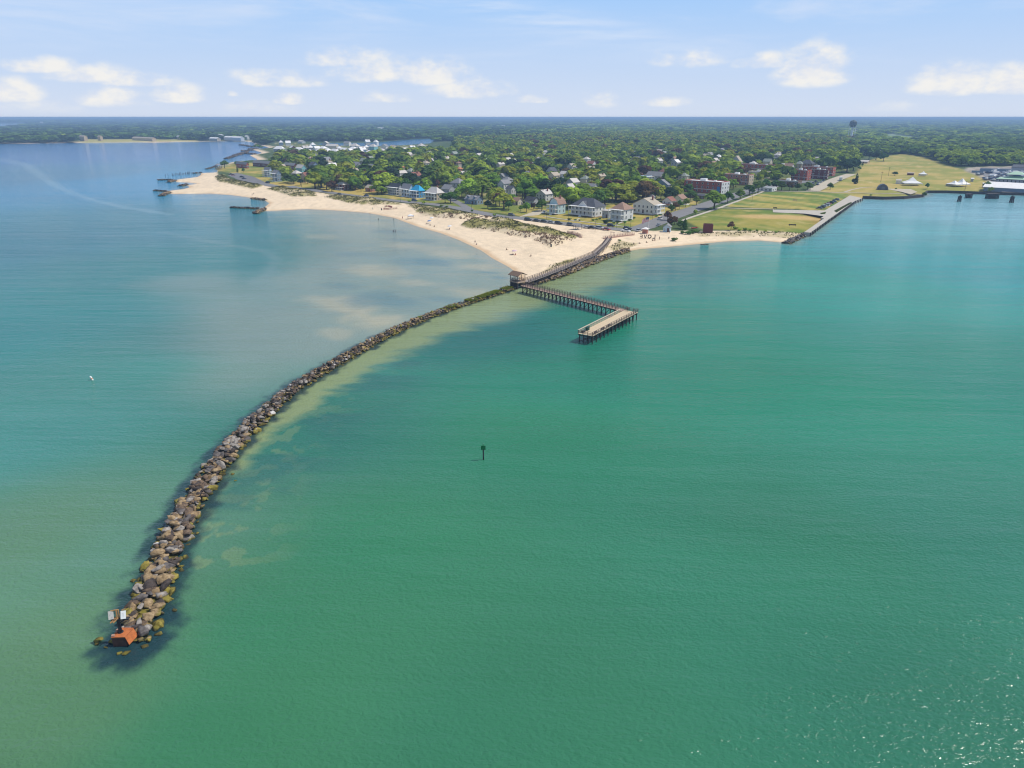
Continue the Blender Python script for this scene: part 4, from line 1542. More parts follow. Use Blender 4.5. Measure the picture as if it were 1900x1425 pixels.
def roof_mesh(kind, w, d, h, rise, oh, mats, name='roof'):
    b = MB()
    W, D = w / 2 + oh, d / 2 + oh
    t = 0.18
    if kind == 'hip':
        r = max(0.0, W - D) if W >= D else 0
        r2 = max(0.0, D - W) if D > W else 0
        top = [(-r, -r2, h + rise), (r, -r2, h + rise), (r, r2, h + rise), (-r, r2, h + rise)]
        e = [(-W, -D, h), (W, -D, h), (W, D, h), (-W, D, h)]
        e2 = [(x, y, z + t) for x, y, z in e]
        tp = [(x, y, z + t) for x, y, z in top]
        b.add(e2 + [tp[0], tp[1 if r else 2]], [])
        o = b.v
        A, Bp = (4, 5)
        if r >= r2:
            b.f = [(0, 1, 5, 4), (1, 2, 5), (2, 3, 4, 5), (3, 0, 4)]
        else:
            b.v[4], b.v[5] = tp[0], tp[2]
            b.f = [(0, 1, 4), (1, 2, 5, 4), (2, 3, 5), (3, 0, 4, 5)]
        b.mi = [0] * 4
        b.add(e + e2, [(0, 3, 2, 1), (0, 1, 5, 4), (1, 2, 6, 5), (2, 3, 7, 6), (3, 0, 4, 7)], 0)
    elif kind in ('gable_x', 'gable_y', 'gambrel'):
        ax = kind == 'gable_x'
        half, ln = (D, W) if ax else (W, D)
        prof = [(-half, h), (0, h + rise), (half, h)] if kind != 'gambrel' else [(-half, h), (-half * .62, h + rise * .68), (0, h + rise), (half * .62, h + rise * .68), (half, h)]
        n = len(prof)
        vs = []
        for s in (-ln, ln):
            for p, z in prof:
                vs.append((s, p, z) if ax else (p, s, z))
            for p, z in prof:
                vs.append((s, p, z + t) if ax else (p, s, z + t))
        fs = []
        m2 = 2 * n
        for i in range(n - 1):
            fs.append((n + i, n + i + 1, m2 + n + i + 1, m2 + n + i))
            fs.append((i, m2 + i, m2 + i + 1, i + 1))
            fs.append((i, i + 1, n + i + 1, n + i))
            fs.append((m2 + i, m2 + n + i, m2 + n + i + 1, m2 + i + 1))
        fs += [(0, n, m2 + n, m2), (n - 1, m2 + n - 1, m2 + 2 * n - 1, 2 * n - 1)]
        b.add(vs, fs)
    elif kind == 'flat':
        b.box((0, 0, h + 0.02), (w - 0.5, d - 0.5, 0.1))
    return b.mesh(name, mats)


def gable_infill(kind, w, d, h, rise, m, parent):
    b = MB()
    if kind == 'gable_x':
        prof = [(-d / 2, 0), (0, 1), (d / 2, 0)]
    elif kind == 'gable_y':
        prof = [(-w / 2, 0), (0, 1), (w / 2, 0)]
    else:
        prof = [(-w / 2, 0), (-w * .31, .68), (0, 1), (w * .31, .68), (w / 2, 0)]
    n = len(prof)
    ln = (w if kind == 'gable_x' else d) / 2
    vs = []
    for s in (-ln, ln):
        for p, z in prof:
            vs.append((s, p, h + z * rise) if kind == 'gable_x' else (p, s, h + z * rise))
    fs = [tuple(range(n)), tuple(range(n, 2 * n))[::-1]] + [(i, i + n, i + n + 1, i + 1) for i in range(n - 1)] + [(0, n - 1, 2 * n - 1, n)]
    b.add(vs, fs)
    b.build('gable', m, parent)


THINGS_UV = []     # landmarks for wording


def note(phrase, x, y):
    u, v = pix(x, y, GZ)
    THINGS_UV.append((phrase, u, v))


TH = math.radians(-42)
HOUSES = []      # (x, y, radius) footprints, for planting


def house(name, label, cat, x, y, rz, w, d, h, wall, roof, kind, rise, porch=0, pside='front', win=True, chimney=False, dormer=0, cross=False, group=None, z0=GZ, found=0.0, oh=0.45, storeys=2):
    o = thing(name, label, cat, (x, y, z0), rz, group)
    HOUSES.append((x, y, max(w, d) * 0.62))
    wm = wallm(wall)
    b = MB()
    b.box((0, 0, h / 2 - 0.25 + found / 2), (w, d, h + 0.5 - found))
    b.build('wall', wm, o)
    if found:
        b = MB()
        b.box((0, 0, found / 2 - 0.3), (w - 0.1, d - 0.1, found + 0.6))
        b.build('foundation', founda, o)
    if kind == 'flat':
        b = MB()
        t = 0.3
        for c_, s_ in [((0, -d / 2 + t / 2, h + .35), (w, t, .7)), ((0, d / 2 - t / 2, h + .35), (w, t, .7)), ((-w / 2 + t / 2, 0, h + .35), (t, d - 2 * t, .7)), ((w / 2 - t / 2, 0, h + .35), (t, d - 2 * t, .7))]:
            b.box(c_, s_)
        b.build('parapet', wm, o)
        link('roof', roof_mesh('flat', w, d, h, 0, 0, roofm(roof)), o)
    else:
        if kind != 'hip':
            gable_infill(kind, w, d, h, rise - 0.02, wm, o)
        ro = link('roof', roof_mesh(kind, w, d, h, rise, oh, roofm(roof)), o)
        if chimney:
            b = MB()
            b.box((w * 0.2, d * 0.12, h + rise * 0.75), (0.8, 0.8, rise + 0.9))
            b.build('chimney', founda, ro)
        for k in range(dormer):
            dx = (k - (dormer - 1) / 2) * w / max(1, dormer)
            b = MB()
            b.box((dx, -d * 0.28, h + rise * 0.42), (1.7, d * 0.3, 1.5))
            b.build('dormer', wm, ro)
            link('dormer_roof', roof_mesh('gable_y', 1.7, d * 0.3, 0, 0.8, 0.2, roofm(roof), 'dormer_roof'), ro, (dx, -d * 0.28, h + rise * 0.42 + 0.7))
        if cross:
            gw = w * 0.34
            b = MB()
            b.add([(-gw / 2, -d / 2 - .5, h + .05), (gw / 2, -d / 2 - .5, h + .05), (0, -d / 2 - .5, h + rise * .66), (-gw / 2, -d * .1, h + .05), (gw / 2, -d * .1, h + .05), (0, -d * .1, h + rise * .66)],
                  [(0, 1, 2), (3, 5, 4), (0, 3, 4, 1), (0, 2, 5, 3), (1, 4, 5, 2)])
            b.build('front_gable', wm, ro)
            b = MB()
            for sx in (-1, 1):
                b.bar((sx * (gw / 2 + .3), -d / 2 - .55, h - .05), (0, -d / 2 - .55, h + rise * .66 + .12), .12, .3)
            b.build('gable_trim', trim, ro)
            b = MB()
            b.add([(-gw / 2 - .4, -d / 2 - .7, h - .1), (0, -d / 2 - .7, h + rise * .66 + .2), (0, -d * .05, h + rise * .66 + .2), (-gw / 2 - .4, -d * .05, h - .1),
                   (gw / 2 + .4, -d / 2 - .7, h - .1), (gw / 2 + .4, -d * .05, h - .1)], [(0, 1, 2, 3), (1, 4, 5, 2)])
            b.build('front_gable_roof', roofm(roof), ro)
    if win:
        sh = (h - found) / storeys
        ww, wh = min(1.25, w / 7), min(1.9, sh * 0.6)
        nf = max(2, int(w / 3.0))
        ns = max(2, int(d / 3.4))
        for s in range(storeys):
            z = found + sh * (s + 0.52)
            for i in range(nf):
                px_ = (i + 0.5) / nf * w - w / 2
                if s == 0 and i == nf // 2:
                    b = MB()
                    b.box((px_, -d / 2 - 0.03, found + 1.1), (1.1, 0.1, 2.2))
                    b.build('door', doorm, o)
                    continue
                window(o, px_, -d / 2 - 0.005, z, ww, wh, 0)
            for i in range(ns):
                py_ = (i + 0.5) / ns * d - d / 2
                window(o, w / 2 + 0.005, py_, z, ww, wh, math.pi / 2)
    if porch:
        b, pr, dk_ = MB(), MB(), MB()
        dp = 2.7
        sh = (h - found) / max(2, storeys) if porch > 1 or storeys > 1 else h - found
        L = w if pside == 'front' else d
        for s in range(porch):
            zf = found + sh * s
            def P(a, o_, z):
                return (a, -d / 2 - o_, z) if pside == 'front' else (w / 2 + o_, a, z)
            def bx(a, o_, z, la, lo, lz, mb):
                c_ = P(a, o_, z)
                mb.box(c_, (la, lo, lz) if pside == 'front' else (lo, la, lz))
            bx(0, dp / 2, zf + 0.05, L, dp, 0.22, dk_)
            npost = max(3, int(L / 2.6))
            for i in range(npost + 1):
                bx((i / npost - 0.5) * (L - 0.3), dp - 0.15, zf + sh / 2 + 0.06, 0.2, 0.2, sh - 0.26, b)
            bx(0, dp - 0.12, zf + 1.0, L, 0.08, 0.10, b)
            bx(0, dp - 0.12, zf + 0.62, L, 0.05, 0.09, b)
            bx(0, dp - 0.12, zf + 0.36, L, 0.05, 0.09, b)
        bx(0, dp / 2 + 0.1, found + sh * porch + 0.05, L + 0.3, dp + 0.5, 0.22, pr)
        if found > 0.3 or z0 > 0:
            for q in range(3):
                bx(0, dp + 0.2 + q * 0.32, 0.05 + max(0.0, found - 0.2 * (q + 1)) / 2 - 0.1, 1.8, 0.32, max(0.2, found - 0.2 * (q + 1) + 0.2), dk_)
        ph = dk_.build('porch', trim, o)
        b.build('porch_railing', trim, ph)
        pr.build('porch_roof', roofm(roof) if porch == 1 else trim, ph)
    return o


def px_per_m(x, y):
    return FPX / (y * _c + (CAM_H - GZ) * _s)


def by_corner(u0, us, u1, ve, vb):
    """footprint and eaves height from the near corner (us, vb), the left end u0, the right end u1, and the eaves row ve"""
    cx, cy = at(us, vb, GZ)
    s = px_per_m(cx, cy)
    w, d = (us - u0) / (s * math.cos(TH)), (u1 - us) / (s * -math.sin(TH))
    h = (vb - ve) / s
    lx, ly = -w / 2, d / 2
    co, si = math.cos(TH), math.sin(TH)
    return cx + lx * co - ly * si, cy + lx * si + ly * co, w, d, h


def ch(corner, name, label, wall, roof, kind, rise_px, cat='house', land=None, **kw):
    x, y, w, d, h = by_corner(*corner)
    r = rise_px / px_per_m(x, y)
    o = house(name, label, cat, x, y, TH, w, d, h, wall, roof, kind, r, **kw)
    if land:
        note(land, x, y)
    return o


ch((1019.5, 1035, 1050, 380.5, 398.5), 'beach_house', 'narrow pale teal house with brown roof on the beachfront, left of the dark-roofed mansion', 'pale teal', 'brown', 'gambrel', 11.5, land='the pale teal beach house', porch=2, found=.7, chimney=True)
ch((1062, 1104, 1126, 385.5, 403.5), 'mansion', 'wide white mansion with dark hip roof, front gable and two-level verandah', 'white', 'dark grey', 'hip', 13.5, land='the dark-roofed mansion', porch=2, found=.8, cross=True)
ch((1118, 1128, 1134, 392, 405), 'garden_annex', 'small pinkish annex with white roof edge against the right side of the mansion', 'grey', 'pale', 'hip', 2, land=None, win=True, storeys=1)
ch((1135, 1157, 1178, 390.5, 411), 'beach_house', 'white house with brown hip roof and two-level front porch, right of the dark-roofed mansion', 'white', 'brown', 'hip', 12, land='the brown-roofed white house', porch=2, found=.6)
ch((1178.5, 1212, 1230, 381.5, 399.5), 'beach_house', 'large white house with tan gable roof and stacked side porches at the avenue corner', 'white', 'tan', 'gable_y', 11, land='the tan-roofed corner house', porch=2, pside='side', found=.8, chimney=True)
ch((1231, 1245, 1256, 374, 384), 'avenue_house', 'white gabled house with red-brown roof beside the tan-roofed corner house', 'white', 'red-brown', 'gable_y', 7, land='the red-roofed white house', porch=1)
ch((1251, 1264, 1277, 370, 380), 'avenue_house', 'cream house with brown roof and white porch facing the avenue below the red brick block', 'cream', 'brown', 'gable_y', 7, land='the cream avenue house', porch=1, pside='side', dormer=1)
ch((1202, 1211, 1216, 367, 378), 'avenue_house', 'small slate blue house showing above the roof of the tan-roofed corner house', 'slate blue', 'grey', 'hip', 5, land=None)
ch((1217, 1238, 1244, 344, 356), 'gabled_house', 'slate blue house with wide grey gable among the trees above the corner house', 'slate blue', 'grey', 'gable_y', 9, land='the slate blue gabled house')
ch((761, 778, 787, 355, 367.5), 'blue_house', 'bright blue house with shining blue roof and two-level porch behind the dunes', 'blue', 'blue', 'hip', 9.5, land='the bright blue house', porch=2)
ch((717, 741, 746, 349, 362.5), 'balcony_house', 'grey house with three rows of white balconies, far left of the bright blue house', 'grey', 'dark grey', 'gable_x', 7, land='the balcony house', porch=3, storeys=3)
ch((743, 760, 768, 352, 365.5), 'gabled_house', 'white and grey house with grey roof just left of the bright blue house', 'pale blue', 'grey', 'gable_x', 9, land=None, porch=2)
ch((787, 811, 823, 359.5, 372.5), 'porch_house', 'tan house with pale hip roof and columned double porch right of the blue house', 'tan', 'pale', 'hip', 10, land='the tan double-porch house', porch=2, chimney=True)
ch((861, 885, 896, 372, 380), 'cottage', 'low slate blue cottage with dark gables and grey roof beside the side street', 'slate blue', 'grey', 'gable_x', 7, land='the low slate blue cottage', storeys=1, dormer=2)
ch((974, 990, 1001, 373.5, 382), 'cottage', 'low cottage with dark grey gable roof left of the pale teal beach house', 'grey', 'black', 'gable_x', 6.5, land='the dark-roofed cottage', storeys=1)
ch((950, 961, 970, 374, 381), 'cottage', 'low cream cottage with brown roof half hidden by trees near the side street', 'cream', 'brown', 'gable_x', 6, land=None, storeys=1)
ch((995, 1012, 1027, 361.5, 373), 'gabled_house', 'white house with pale roof standing behind the dark-roofed cottage', 'white', 'pale', 'gable_y', 7.5, land='the white house with pale roof', chimney=True)
ch((1047, 1058, 1068, 350.5, 361), 'gabled_house', 'narrow white house with pale gable rising from trees above the mansion', 'white', 'pale', 'gable_y', 8, land='the narrow white gabled house')
ch((487, 501, 505, 317, 328.5), 'balcony_house', 'white house with three stacked balconies on the far left green by the car park', 'pale blue', 'grey', 'gable_x', 5.5, land='the left balcony house', porch=3, storeys=3)
ch((503, 515, 521, 323, 337), 'balcony_house', 'slate blue house with white decks nearest the beachfront car park', 'slate blue', 'grey', 'gable_x', 6, land='the slate blue deck house', porch=2)
ch((516, 526, 531, 312, 323), 'gabled_house', 'tan house with steep tan gable behind the slate blue deck house', 'tan', 'tan', 'gable_y', 6, land=None)
ch((546, 561, 568, 313, 325), 'gabled_house', 'turquoise house with pale gable left of the big yellow-green trees', 'turquoise', 'pale', 'gable_x', 6, land='the turquoise house')
ch((537, 550, 559, 322.5, 331), 'porch_house', 'grey house with white porch roof in front of the turquoise house', 'grey', 'pale', 'hip', 5, land=None, porch=1)
ch((624, 638, 646, 343.5, 353), 'porch_house', 'dark red house with bright white porch under the trees behind the beachfront road', 'dark red', 'pale', 'hip', 6, land='the dark red porch house', porch=1)
ch((676, 688, 697, 349.5, 356), 'cottage', 'low brick cottage with tan roof left of the balcony house', 'pink brick', 'tan', 'gable_x', 5, land='the low brick cottage', storeys=1)
for c_, lb, ld in [((429, 458, 461, 306, 312.5), 'nearest long low brick building with grey roof on the left point', 'the left brick building'), ((456, 500, 505, 304.5, 311), 'long low dark brick building with grey roof right of the nearest one', None), ((520, 546, 551, 308, 315.5), 'short low dark brick building behind the tan gabled house', None)]:
    ch(c_, 'brick_apartments', lb, 'brick' if '429' in str(c_) else 'dark red', 'grey', 'gable_x', 4.5, cat='apartment building', land=ld, storeys=1, group='low brick buildings on the left point')

# --- roofs among the town trees: (u, row of the ridge, width px, wall, roof, shape, height m)
FARH = [(877, 285, 14, 'cream', 'pale', 'gable_x', 8), (889, 284, 10, 'white', 'pale', 'gable_y', 9), (907, 289, 15, 'grey', 'dark grey', 'gable_x', 8), (851, 299, 9, 'cream', 'brown', 'hip', 9), (853, 309, 9, 'orange', 'orange', 'hip', 9),
        (788, 307, 18, 'tan', 'tan', 'gable_y', 9), (862, 317, 12, 'grey', 'pale', 'gable_y', 9), (851, 330, 26, 'grey', 'grey', 'hip', 10), (833, 342, 24, 'grey', 'grey', 'gable_x', 8), (929, 301, 9, 'cream', 'pale', 'gable_y', 10),
        (934, 321, 16, 'grey', 'grey', 'gable_x', 8), (936, 333, 18, 'white', 'grey', 'gable_y', 10), (948, 344, 16, 'white', 'dark grey', 'gable_x', 9), (1028, 319, 16, 'cream', 'tan', 'gable_y', 9), (1047, 317, 16, 'white', 'pale', 'gable_x', 9),
        (1086, 325, 17, 'cream', 'green-grey', 'hip', 9), (1096, 308, 15, 'pink brick', 'tan', 'gable_y', 10), (1115, 322, 10, 'yellow', 'tan', 'gable_y', 9), (1012, 285, 10, 'white', 'pale', 'gable_y', 9), (1020, 288, 9, 'grey', 'grey', 'gable_x', 8),
        (974, 281, 10, 'cream', 'tan', 'gable_x', 9), (996, 285, 10, 'grey', 'pale', 'gable_y', 9), (879, 267, 15, 'white', 'white', 'gable_x', 8), (911, 270, 17, 'white', 'white', 'hip', 9), (927, 262, 12, 'white', 'white', 'gable_y', 9),
        (948, 263, 15, 'white', 'white', 'hip', 9), (1056, 266.5, 14, 'cream', 'pale', 'gable_x', 6), (1156, 284, 16, 'white', 'grey', 'hip', 9), (1177, 280, 18, 'grey', 'grey', 'gable_x', 9), (1180, 290, 22, 'cream', 'dark grey', 'gable_x', 9),
        (1227, 277, 22, 'cream', 'tan', 'gable_x', 8), (1311, 285, 17, 'cream', 'tan', 'gable_y', 10), (1265, 286, 28, 'grey', 'pale', 'gable_x', 7), (1338, 275, 14, 'white', 'grey', 'gable_y', 10), (1194, 266, 9, 'white', 'white', 'gable_x', 8),
        (1276, 262, 8, 'cream', 'white', 'hip', 8), (1166, 301, 13, 'white', 'white', 'gable_x', 6), (1216, 318, 36, 'white', 'grey', 'gable_x', 9), (1196, 327, 24, 'pale blue', 'pale', 'flat', 6), (1097, 340, 12, 'white', 'grey', 'gable_y', 8),
        (1196, 304, 12, 'cream', 'brown', 'hip', 9), (1346, 296, 24, 'grey', 'grey', 'gable_x', 7), (1410, 278, 14, 'grey', 'grey', 'gable_x', 7), (1451, 278, 10, 'white', 'pale', 'gable_x', 7), (1460, 266, 7, 'white', 'white', 'gable_y', 9),
        (1491, 276, 8, 'white', 'white', 'flat', 6), (1497, 296, 26, 'brown', 'dark grey', 'hip', 10), (1517, 291, 14, 'cream', 'pale', 'gable_x', 8), (1537, 290, 16, 'tan', 'red-brown', 'gable_x', 7), (1557, 271, 14, 'white', 'dark grey', 'gable_x', 6),
        (1572, 273, 10, 'cream', 'white', 'gable_x', 6), (1576, 259, 6, 'white', 'white', 'gable_y', 8), (583, 300, 16, 'slate blue', 'dark grey', 'gable_x', 10), (617, 302, 22, 'white', 'white', 'gable_y', 9), (663, 300, 20, 'grey', 'grey', 'gable_x', 9),
        (689, 304, 18, 'cream', 'grey', 'gable_x', 9), (560, 288, 9, 'white', 'white', 'gable_y', 9), (657, 312, 12, 'cream', 'tan', 'gable_y', 9), (724, 325, 10, 'white', 'white', 'gable_x', 6), (745, 306, 11, 'tan', 'orange', 'hip', 9),
        (726, 298, 12, 'pale blue', 'grey', 'gable_y', 9), (746, 316, 12, 'white', 'pale', 'gable_y', 9), (1376, 283, 9, 'white', 'white', 'gable_y', 9),
        (1500, 321, 14, 'grey', 'white', 'flat', 5), (1434, 292, 12, 'grey', 'green-grey', 'gable_x', 7), (1628, 279, 17, 'tan', 'tan', 'gable_x', 6), (1604, 297, 16, 'tan', 'pale', 'gable_x', 4)]
CONDOS = [(555, 273, 20, 'white', 'white', 'hip', 9), (571, 276, 20, 'white', 'white', 'hip', 8), (588, 271, 18, 'white', 'white', 'gable_y', 9), (600, 271, 22, 'cream', 'white', 'hip', 9), (630, 271, 20, 'white', 'white', 'hip', 9), (640, 274, 20, 'grey', 'white', 'gable_x', 8), (656, 272, 18, 'white', 'white', 'hip', 9), (667, 277, 18, 'cream', 'white', 'gable_y', 8), (609, 275, 16, 'slate blue', 'white', 'hip', 8), (527, 275, 24, 'white', 'white', 'gable_x', 8), (722, 272, 14, 'white', 'pale', 'hip', 8), (765, 270, 14, 'cream', 'white', 'gable_y', 8), (680, 269, 14, 'white', 'white', 'hip', 9), (522, 260, 14, 'slate blue', 'white', 'hip', 11), (535, 261, 14, 'white', 'white', 'gable_y', 11), (519, 271, 22, 'grey', 'white', 'hip', 11), (544, 270, 18, 'dark red', 'white', 'gable_x', 10), (531, 279, 40, 'white', 'white', 'gable_x', 7),
          (550, 277, 18, 'white', 'white', 'gable_x', 8), (560, 260, 26, 'white', 'pale', 'gable_x', 7), (581, 264, 16, 'pale blue', 'white', 'hip', 11), (577, 269, 28, 'grey', 'white', 'hip', 10), (592, 275, 26, 'pale blue', 'white', 'hip', 9),
          (607, 279, 18, 'white', 'white', 'gable_y', 8), (617, 267, 26, 'cream', 'pale', 'gable_x', 9), (622, 276, 24, 'slate blue', 'white', 'hip', 10), (650, 276, 20, 'slate blue', 'white', 'gable_y', 10), (637, 281, 18, 'white', 'white', 'gable_x', 6),
          (659, 266, 18, 'grey', 'pale', 'hip', 11), (672, 272, 22, 'slate blue', 'white', 'gable_y', 11), (688, 279, 14, 'white', 'white', 'gable_x', 6), (693, 267, 16, 'turquoise', 'pale', 'hip', 11), (682, 259, 16, 'cream', 'white', 'gable_y', 11),
          (698, 259, 9, 'white', 'white', 'hip', 12), (714, 267, 13, 'white', 'grey', 'gable_y', 10), (730, 269, 16, 'cream', 'tan', 'gable_x', 9), (753, 274, 18, 'white', 'white', 'gable_y', 8), (782, 266, 20, 'cream', 'pale', 'hip', 10), (709, 275, 12, 'cream', 'pale', 'hip', 8),
          (741, 274, 10, 'white', 'grey', 'gable_x', 8), (605, 262, 12, 'grey', 'pale', 'gable_y', 10), (645, 262, 14, 'white', 'grey', 'gable_x', 9), (567, 270, 14, 'slate blue', 'pale', 'gable_y', 10)]
LABELS = {}
PENDING = []
_r = random.Random(17)
_pts = [at(q[0], HOR + (q[1] - HOR) * 1.18, GZ) for q in FARH]
for _ in range(900):
    if len(FARH) > 130:
        break
    u_, v_ = _r.uniform(560, 1500), _r.choice([_r.uniform(276, 300), _r.uniform(290, 340)])
    p_ = at(u_, HOR + (v_ - HOR) * 1.18, GZ)
    if not inside(np.array([p_[0]]), np.array([p_[1]]), TOWN)[0] or dist_line(np.array([p_[0]]), np.array([p_[1]]), TOWN, True)[0] < 25 or v_ > 345 or (u_ > 1270 and v_ > 305):
        continue
    if min(math.hypot(p_[0] - a, p_[1] - b_) for a, b_ in _pts) < 26 or min(math.hypot(p_[0] - h_[0], p_[1] - h_[1]) for h_ in HOUSES) < 28:
        continue
    _pts.append(p_)
    FARH.append((u_, v_, 13 * (v_ - HOR) / 85 + 2, _r.choice(['white', 'white', 'cream', 'grey', 'pale blue', 'tan', 'white']), _r.choice(['grey', 'pale', 'dark grey', 'tan', 'pale', 'brown', 'white', 'red-brown', 'green-grey']), _r.choice(['gable_x', 'gable_y', 'hip', 'gable_y']), _r.uniform(8, 10.5)))


def near_phrase(u, v, skip=None):
    best = min(((abs(u - a) + 1.6 * abs(v - b_), p, u - a, v - b_) for p, a, b_ in THINGS_UV if p != skip), key=lambda q: q[0])
    _, p, du, dv = best
    if abs(du) > 2.2 * abs(dv):
        r = 'right of' if du > 0 else 'left of'
    else:
        r = 'in front of' if dv > 0 else 'beyond'
    return '%s %s' % (r, p)


def unique(base, tail, sep=' '):
    k = base + '|' + tail
    n = LABELS.get(k, 0)
    LABELS[k] = n + 1
    return ('%s%s%s' % (base, sep, tail)) if n == 0 else '%s%s%s, %s along' % (base, sep, tail, ORD[n])


rh = random.Random(3)
for lst, nm, grp in ((FARH, 'town_house', 'houses among the town trees'), (CONDOS, 'seaside_villa', 'white-roofed villas by the inlet')):
    for i, (u, vt, wp, wall, roof, kind, hh) in enumerate(lst):
        vb = HOR + (vt - HOR) * 58.2 / (58.2 - hh)
        x, y = at(u, vb, GZ)
        s = px_per_m(x, y)
        w = wp / (s * 1.15)
        d = max(5.0, min(w, 11.0) * rh.uniform(0.75, 1.0))
        w = max(5.0, w)
        if kind == 'gable_y':
            w, d = min(w, 12), max(d, 9)
        rise = (min(hh * 0.45, 0.5 * min(w, d) * 0.85) if grp.startswith('houses') else hh * 0.42) if kind != 'flat' else 0
        rz = TH + (math.radians(rh.choice([0, 0, 90, 0])) if grp.startswith('houses') else math.radians(rh.uniform(-30, 30)))
        o = house(nm, None, 'house', x, y, rz, w, d, hh - rise, wall, roof, kind, rise, win=vt > 292 or (rh.random() < .35), group=grp, chimney=rh.random() < 0.3, porch=1 if (vt > 284 and rh.random() < .4) else 0, storeys=2 if hh > 6.5 else 1)
        PENDING.append((o, wall, roof, kind, wp, u, vb))

# ================================================================== larger town buildings
def brick_block(corner, label, wall, storeys, land=None, side=None, roofc='white', name='brick_building', awn=False, cat='building', extra=True):
    x, y, w, d, h = by_corner(*corner)
    o = house(name, label, cat, x, y, TH, w, d, h, wall, roofc, 'flat', 0, win=False)
    if land:
        note(land, x, y)
    if side:
        b = MB()
        b.box((w / 2 + 0.16, 0, h / 2), (0.3, d, h + 0.5))
        b.build('side_front', wallm(side), o)
    sh = h / storeys
    nf, ns = max(3, int(w / 4.2)), max(2, int(d / 4))
    for s in range(storeys):
        for i in range(nf):
            window(o, (i + .5) / nf * w - w / 2, -d / 2 - .005, sh * (s + .55), 1.5, min(1.9, sh * .55), 0)
        for i in range(ns):
            window(o, w / 2 + (.315 if side else .005), (i + .5) / ns * d - d / 2, sh * (s + .55), 1.5, min(1.9, sh * .55), math.pi / 2)
    if extra:
        b = MB()
        b.box((-w * .1, d * .1, h + 1.0), (w * .12 + 1, 3, 2.0))
        b.box((w * .25, -d * .1, h + .6), (2, 2, 1.2))
        b.build('roof_plant', trim, o)
    b = MB()
    b.box((0, -d / 2 - .08, sh * 1.02), (w, .14, .35))
    b.box((0, -d / 2 - .1, h + .55), (w + .1, .18, .3))
    b.build('cornice', trim, o)
    return o


bb = brick_block((1280, 1337, 1358, 340, 360), 'red brick three-storey block with white side and roof edge behind the avenue trees', 'brick', 3, 'the red brick block', side='white')
x, y, w, d, h = by_corner(1280, 1337, 1358, 340, 360)
m_ = MB()
m_.box((w * 0.43, -d / 2 - 0.2, h * 0.35), (2.6, 0.25, h * 0.6))
m_.build('blue_panel', mat('blue_panel', (0.06, 0.22, 0.5), 0.5, 0.1, 1.0), bb)
brick_block((1352, 1388, 1401, 326.5, 344), 'tall brick building with white roof behind the red brick block', 'pink brick', 3, 'the tall brick building', side='tan')
brick_block((1377, 1437, 1448, 308, 321), 'long dark brick building with flat roof and stair tower in mid town', 'brick', 2, 'the long dark brick building', roofc='tan')
brick_block((1474, 1496, 1510, 318, 335), 'leftmost of three brick blocks at the edge of the dry field', 'brick', 3, 'the three brick blocks', roofc='grey')
brick_block((1511, 1534, 1538, 317, 333), 'middle of three brick blocks at the edge of the dry field', 'dark red', 3, None, roofc='pale')
brick_block((1502, 1544, 1554, 312.5, 327), 'rearmost and widest of three brick blocks at the edge of the dry field', 'brick', 3, None, roofc='grey')
brick_block((1452, 1480, 1492, 337.5, 345), 'low shop with bright white flat roof between avenue trees and gravel road', 'brown', 1, 'the white-roofed shop', roofc='white')
brick_block((1395, 1424, 1438, 321, 331), 'low cream shop building in front of the long dark brick building', 'cream', 1, None, roofc='pale')
brick_block((1415, 1432, 1446, 350, 356), 'low white shop at the corner of avenue and footpath', 'white', 1, None, roofc='white', extra=False)
brick_block((1041, 1060, 1073, 291, 299), 'pinkish brick school with white roof far back in the trees', 'pink brick', 2, 'the pinkish brick school', roofc='white')
brick_block((1543, 1560, 1568, 283, 291), 'blue-grey warehouse near the foot of the water tower', 'slate blue', 1, 'the blue-grey warehouse', roofc='grey')
brick_block((1446, 1462, 1468, 308, 318), 'white flat-roofed workshop right of the long dark brick building', 'white', 1, None, roofc='white')
ch((1358, 1372, 1378, 302, 318), 'church', 'grey church with steep tan gable roof behind the tall brick building', 'grey', 'tan', 'gable_y', 11, cat='church', land='the grey church', win=True)
ch((1278, 1306, 1316, 364, 369), 'long_shed', 'long low dark shed with white roof edge between red brick block and avenue', 'brown', 'dark grey', 'gable_x', 3, cat='shed', land=None, storeys=1)
# brick stair tower on the long building
x, y = at(1431, 305, 12)
t_ = None

# --- shoreline buildings on the far side
for c_, lb in [((380, 403, 408, 257.5, 262), 'low tan shed at the far shore left of the white boat sheds'), ((400, 447, 452, 256, 261.5), 'long white boat shed across the water'), ((400, 412, 415, 251.5, 258), 'taller white shed rising behind the long boat shed'), ((452, 459, 462, 254, 259), 'small white house right of the long boat shed')]:
    ch(c_, 'waterfront_shed', lb, 'tan' if 'tan' in lb else 'white', 'white', 'gable_x', 2.0, cat='shed', land='the white boat sheds' if 'long white' in lb else None, win=False, group='pale sheds on the far shore', storeys=1)
for c_, lb, wl_ in [((138, 157, 161, 254, 262), 'large tan house among trees on the far left shore', 'tan'), ((177, 187, 190, 254, 261), 'small tan house on the far left shore near the terrace', 'tan'), ((215, 283, 288, 257.5, 262), 'long low terrace of tan cottages on the far shore', 'tan'), ((325, 333, 335, 254, 258), 'lone pale house on the far shore between terrace and boat sheds', 'cream'),
                    ((698, 710, 713, 239, 243), 'pale pinkish building alone in the distant forest', 'cream'), ((930, 936, 938, 235, 238), 'tiny pale building in the distant forest right of centre', 'cream'), ((71, 78, 80, 228, 231), 'tiny white building by the distant inlet at far left', 'white'), ((1628, 1634, 1640, 244, 247.5), 'tiny white barn beside the distant pale field', 'white')]:
    ch(c_, 'far_house', lb, wl_, 'tan' if wl_ == 'tan' else 'white', 'gable_x', 2.0, win=False, land=None, group='buildings far across the bay', storeys=1)
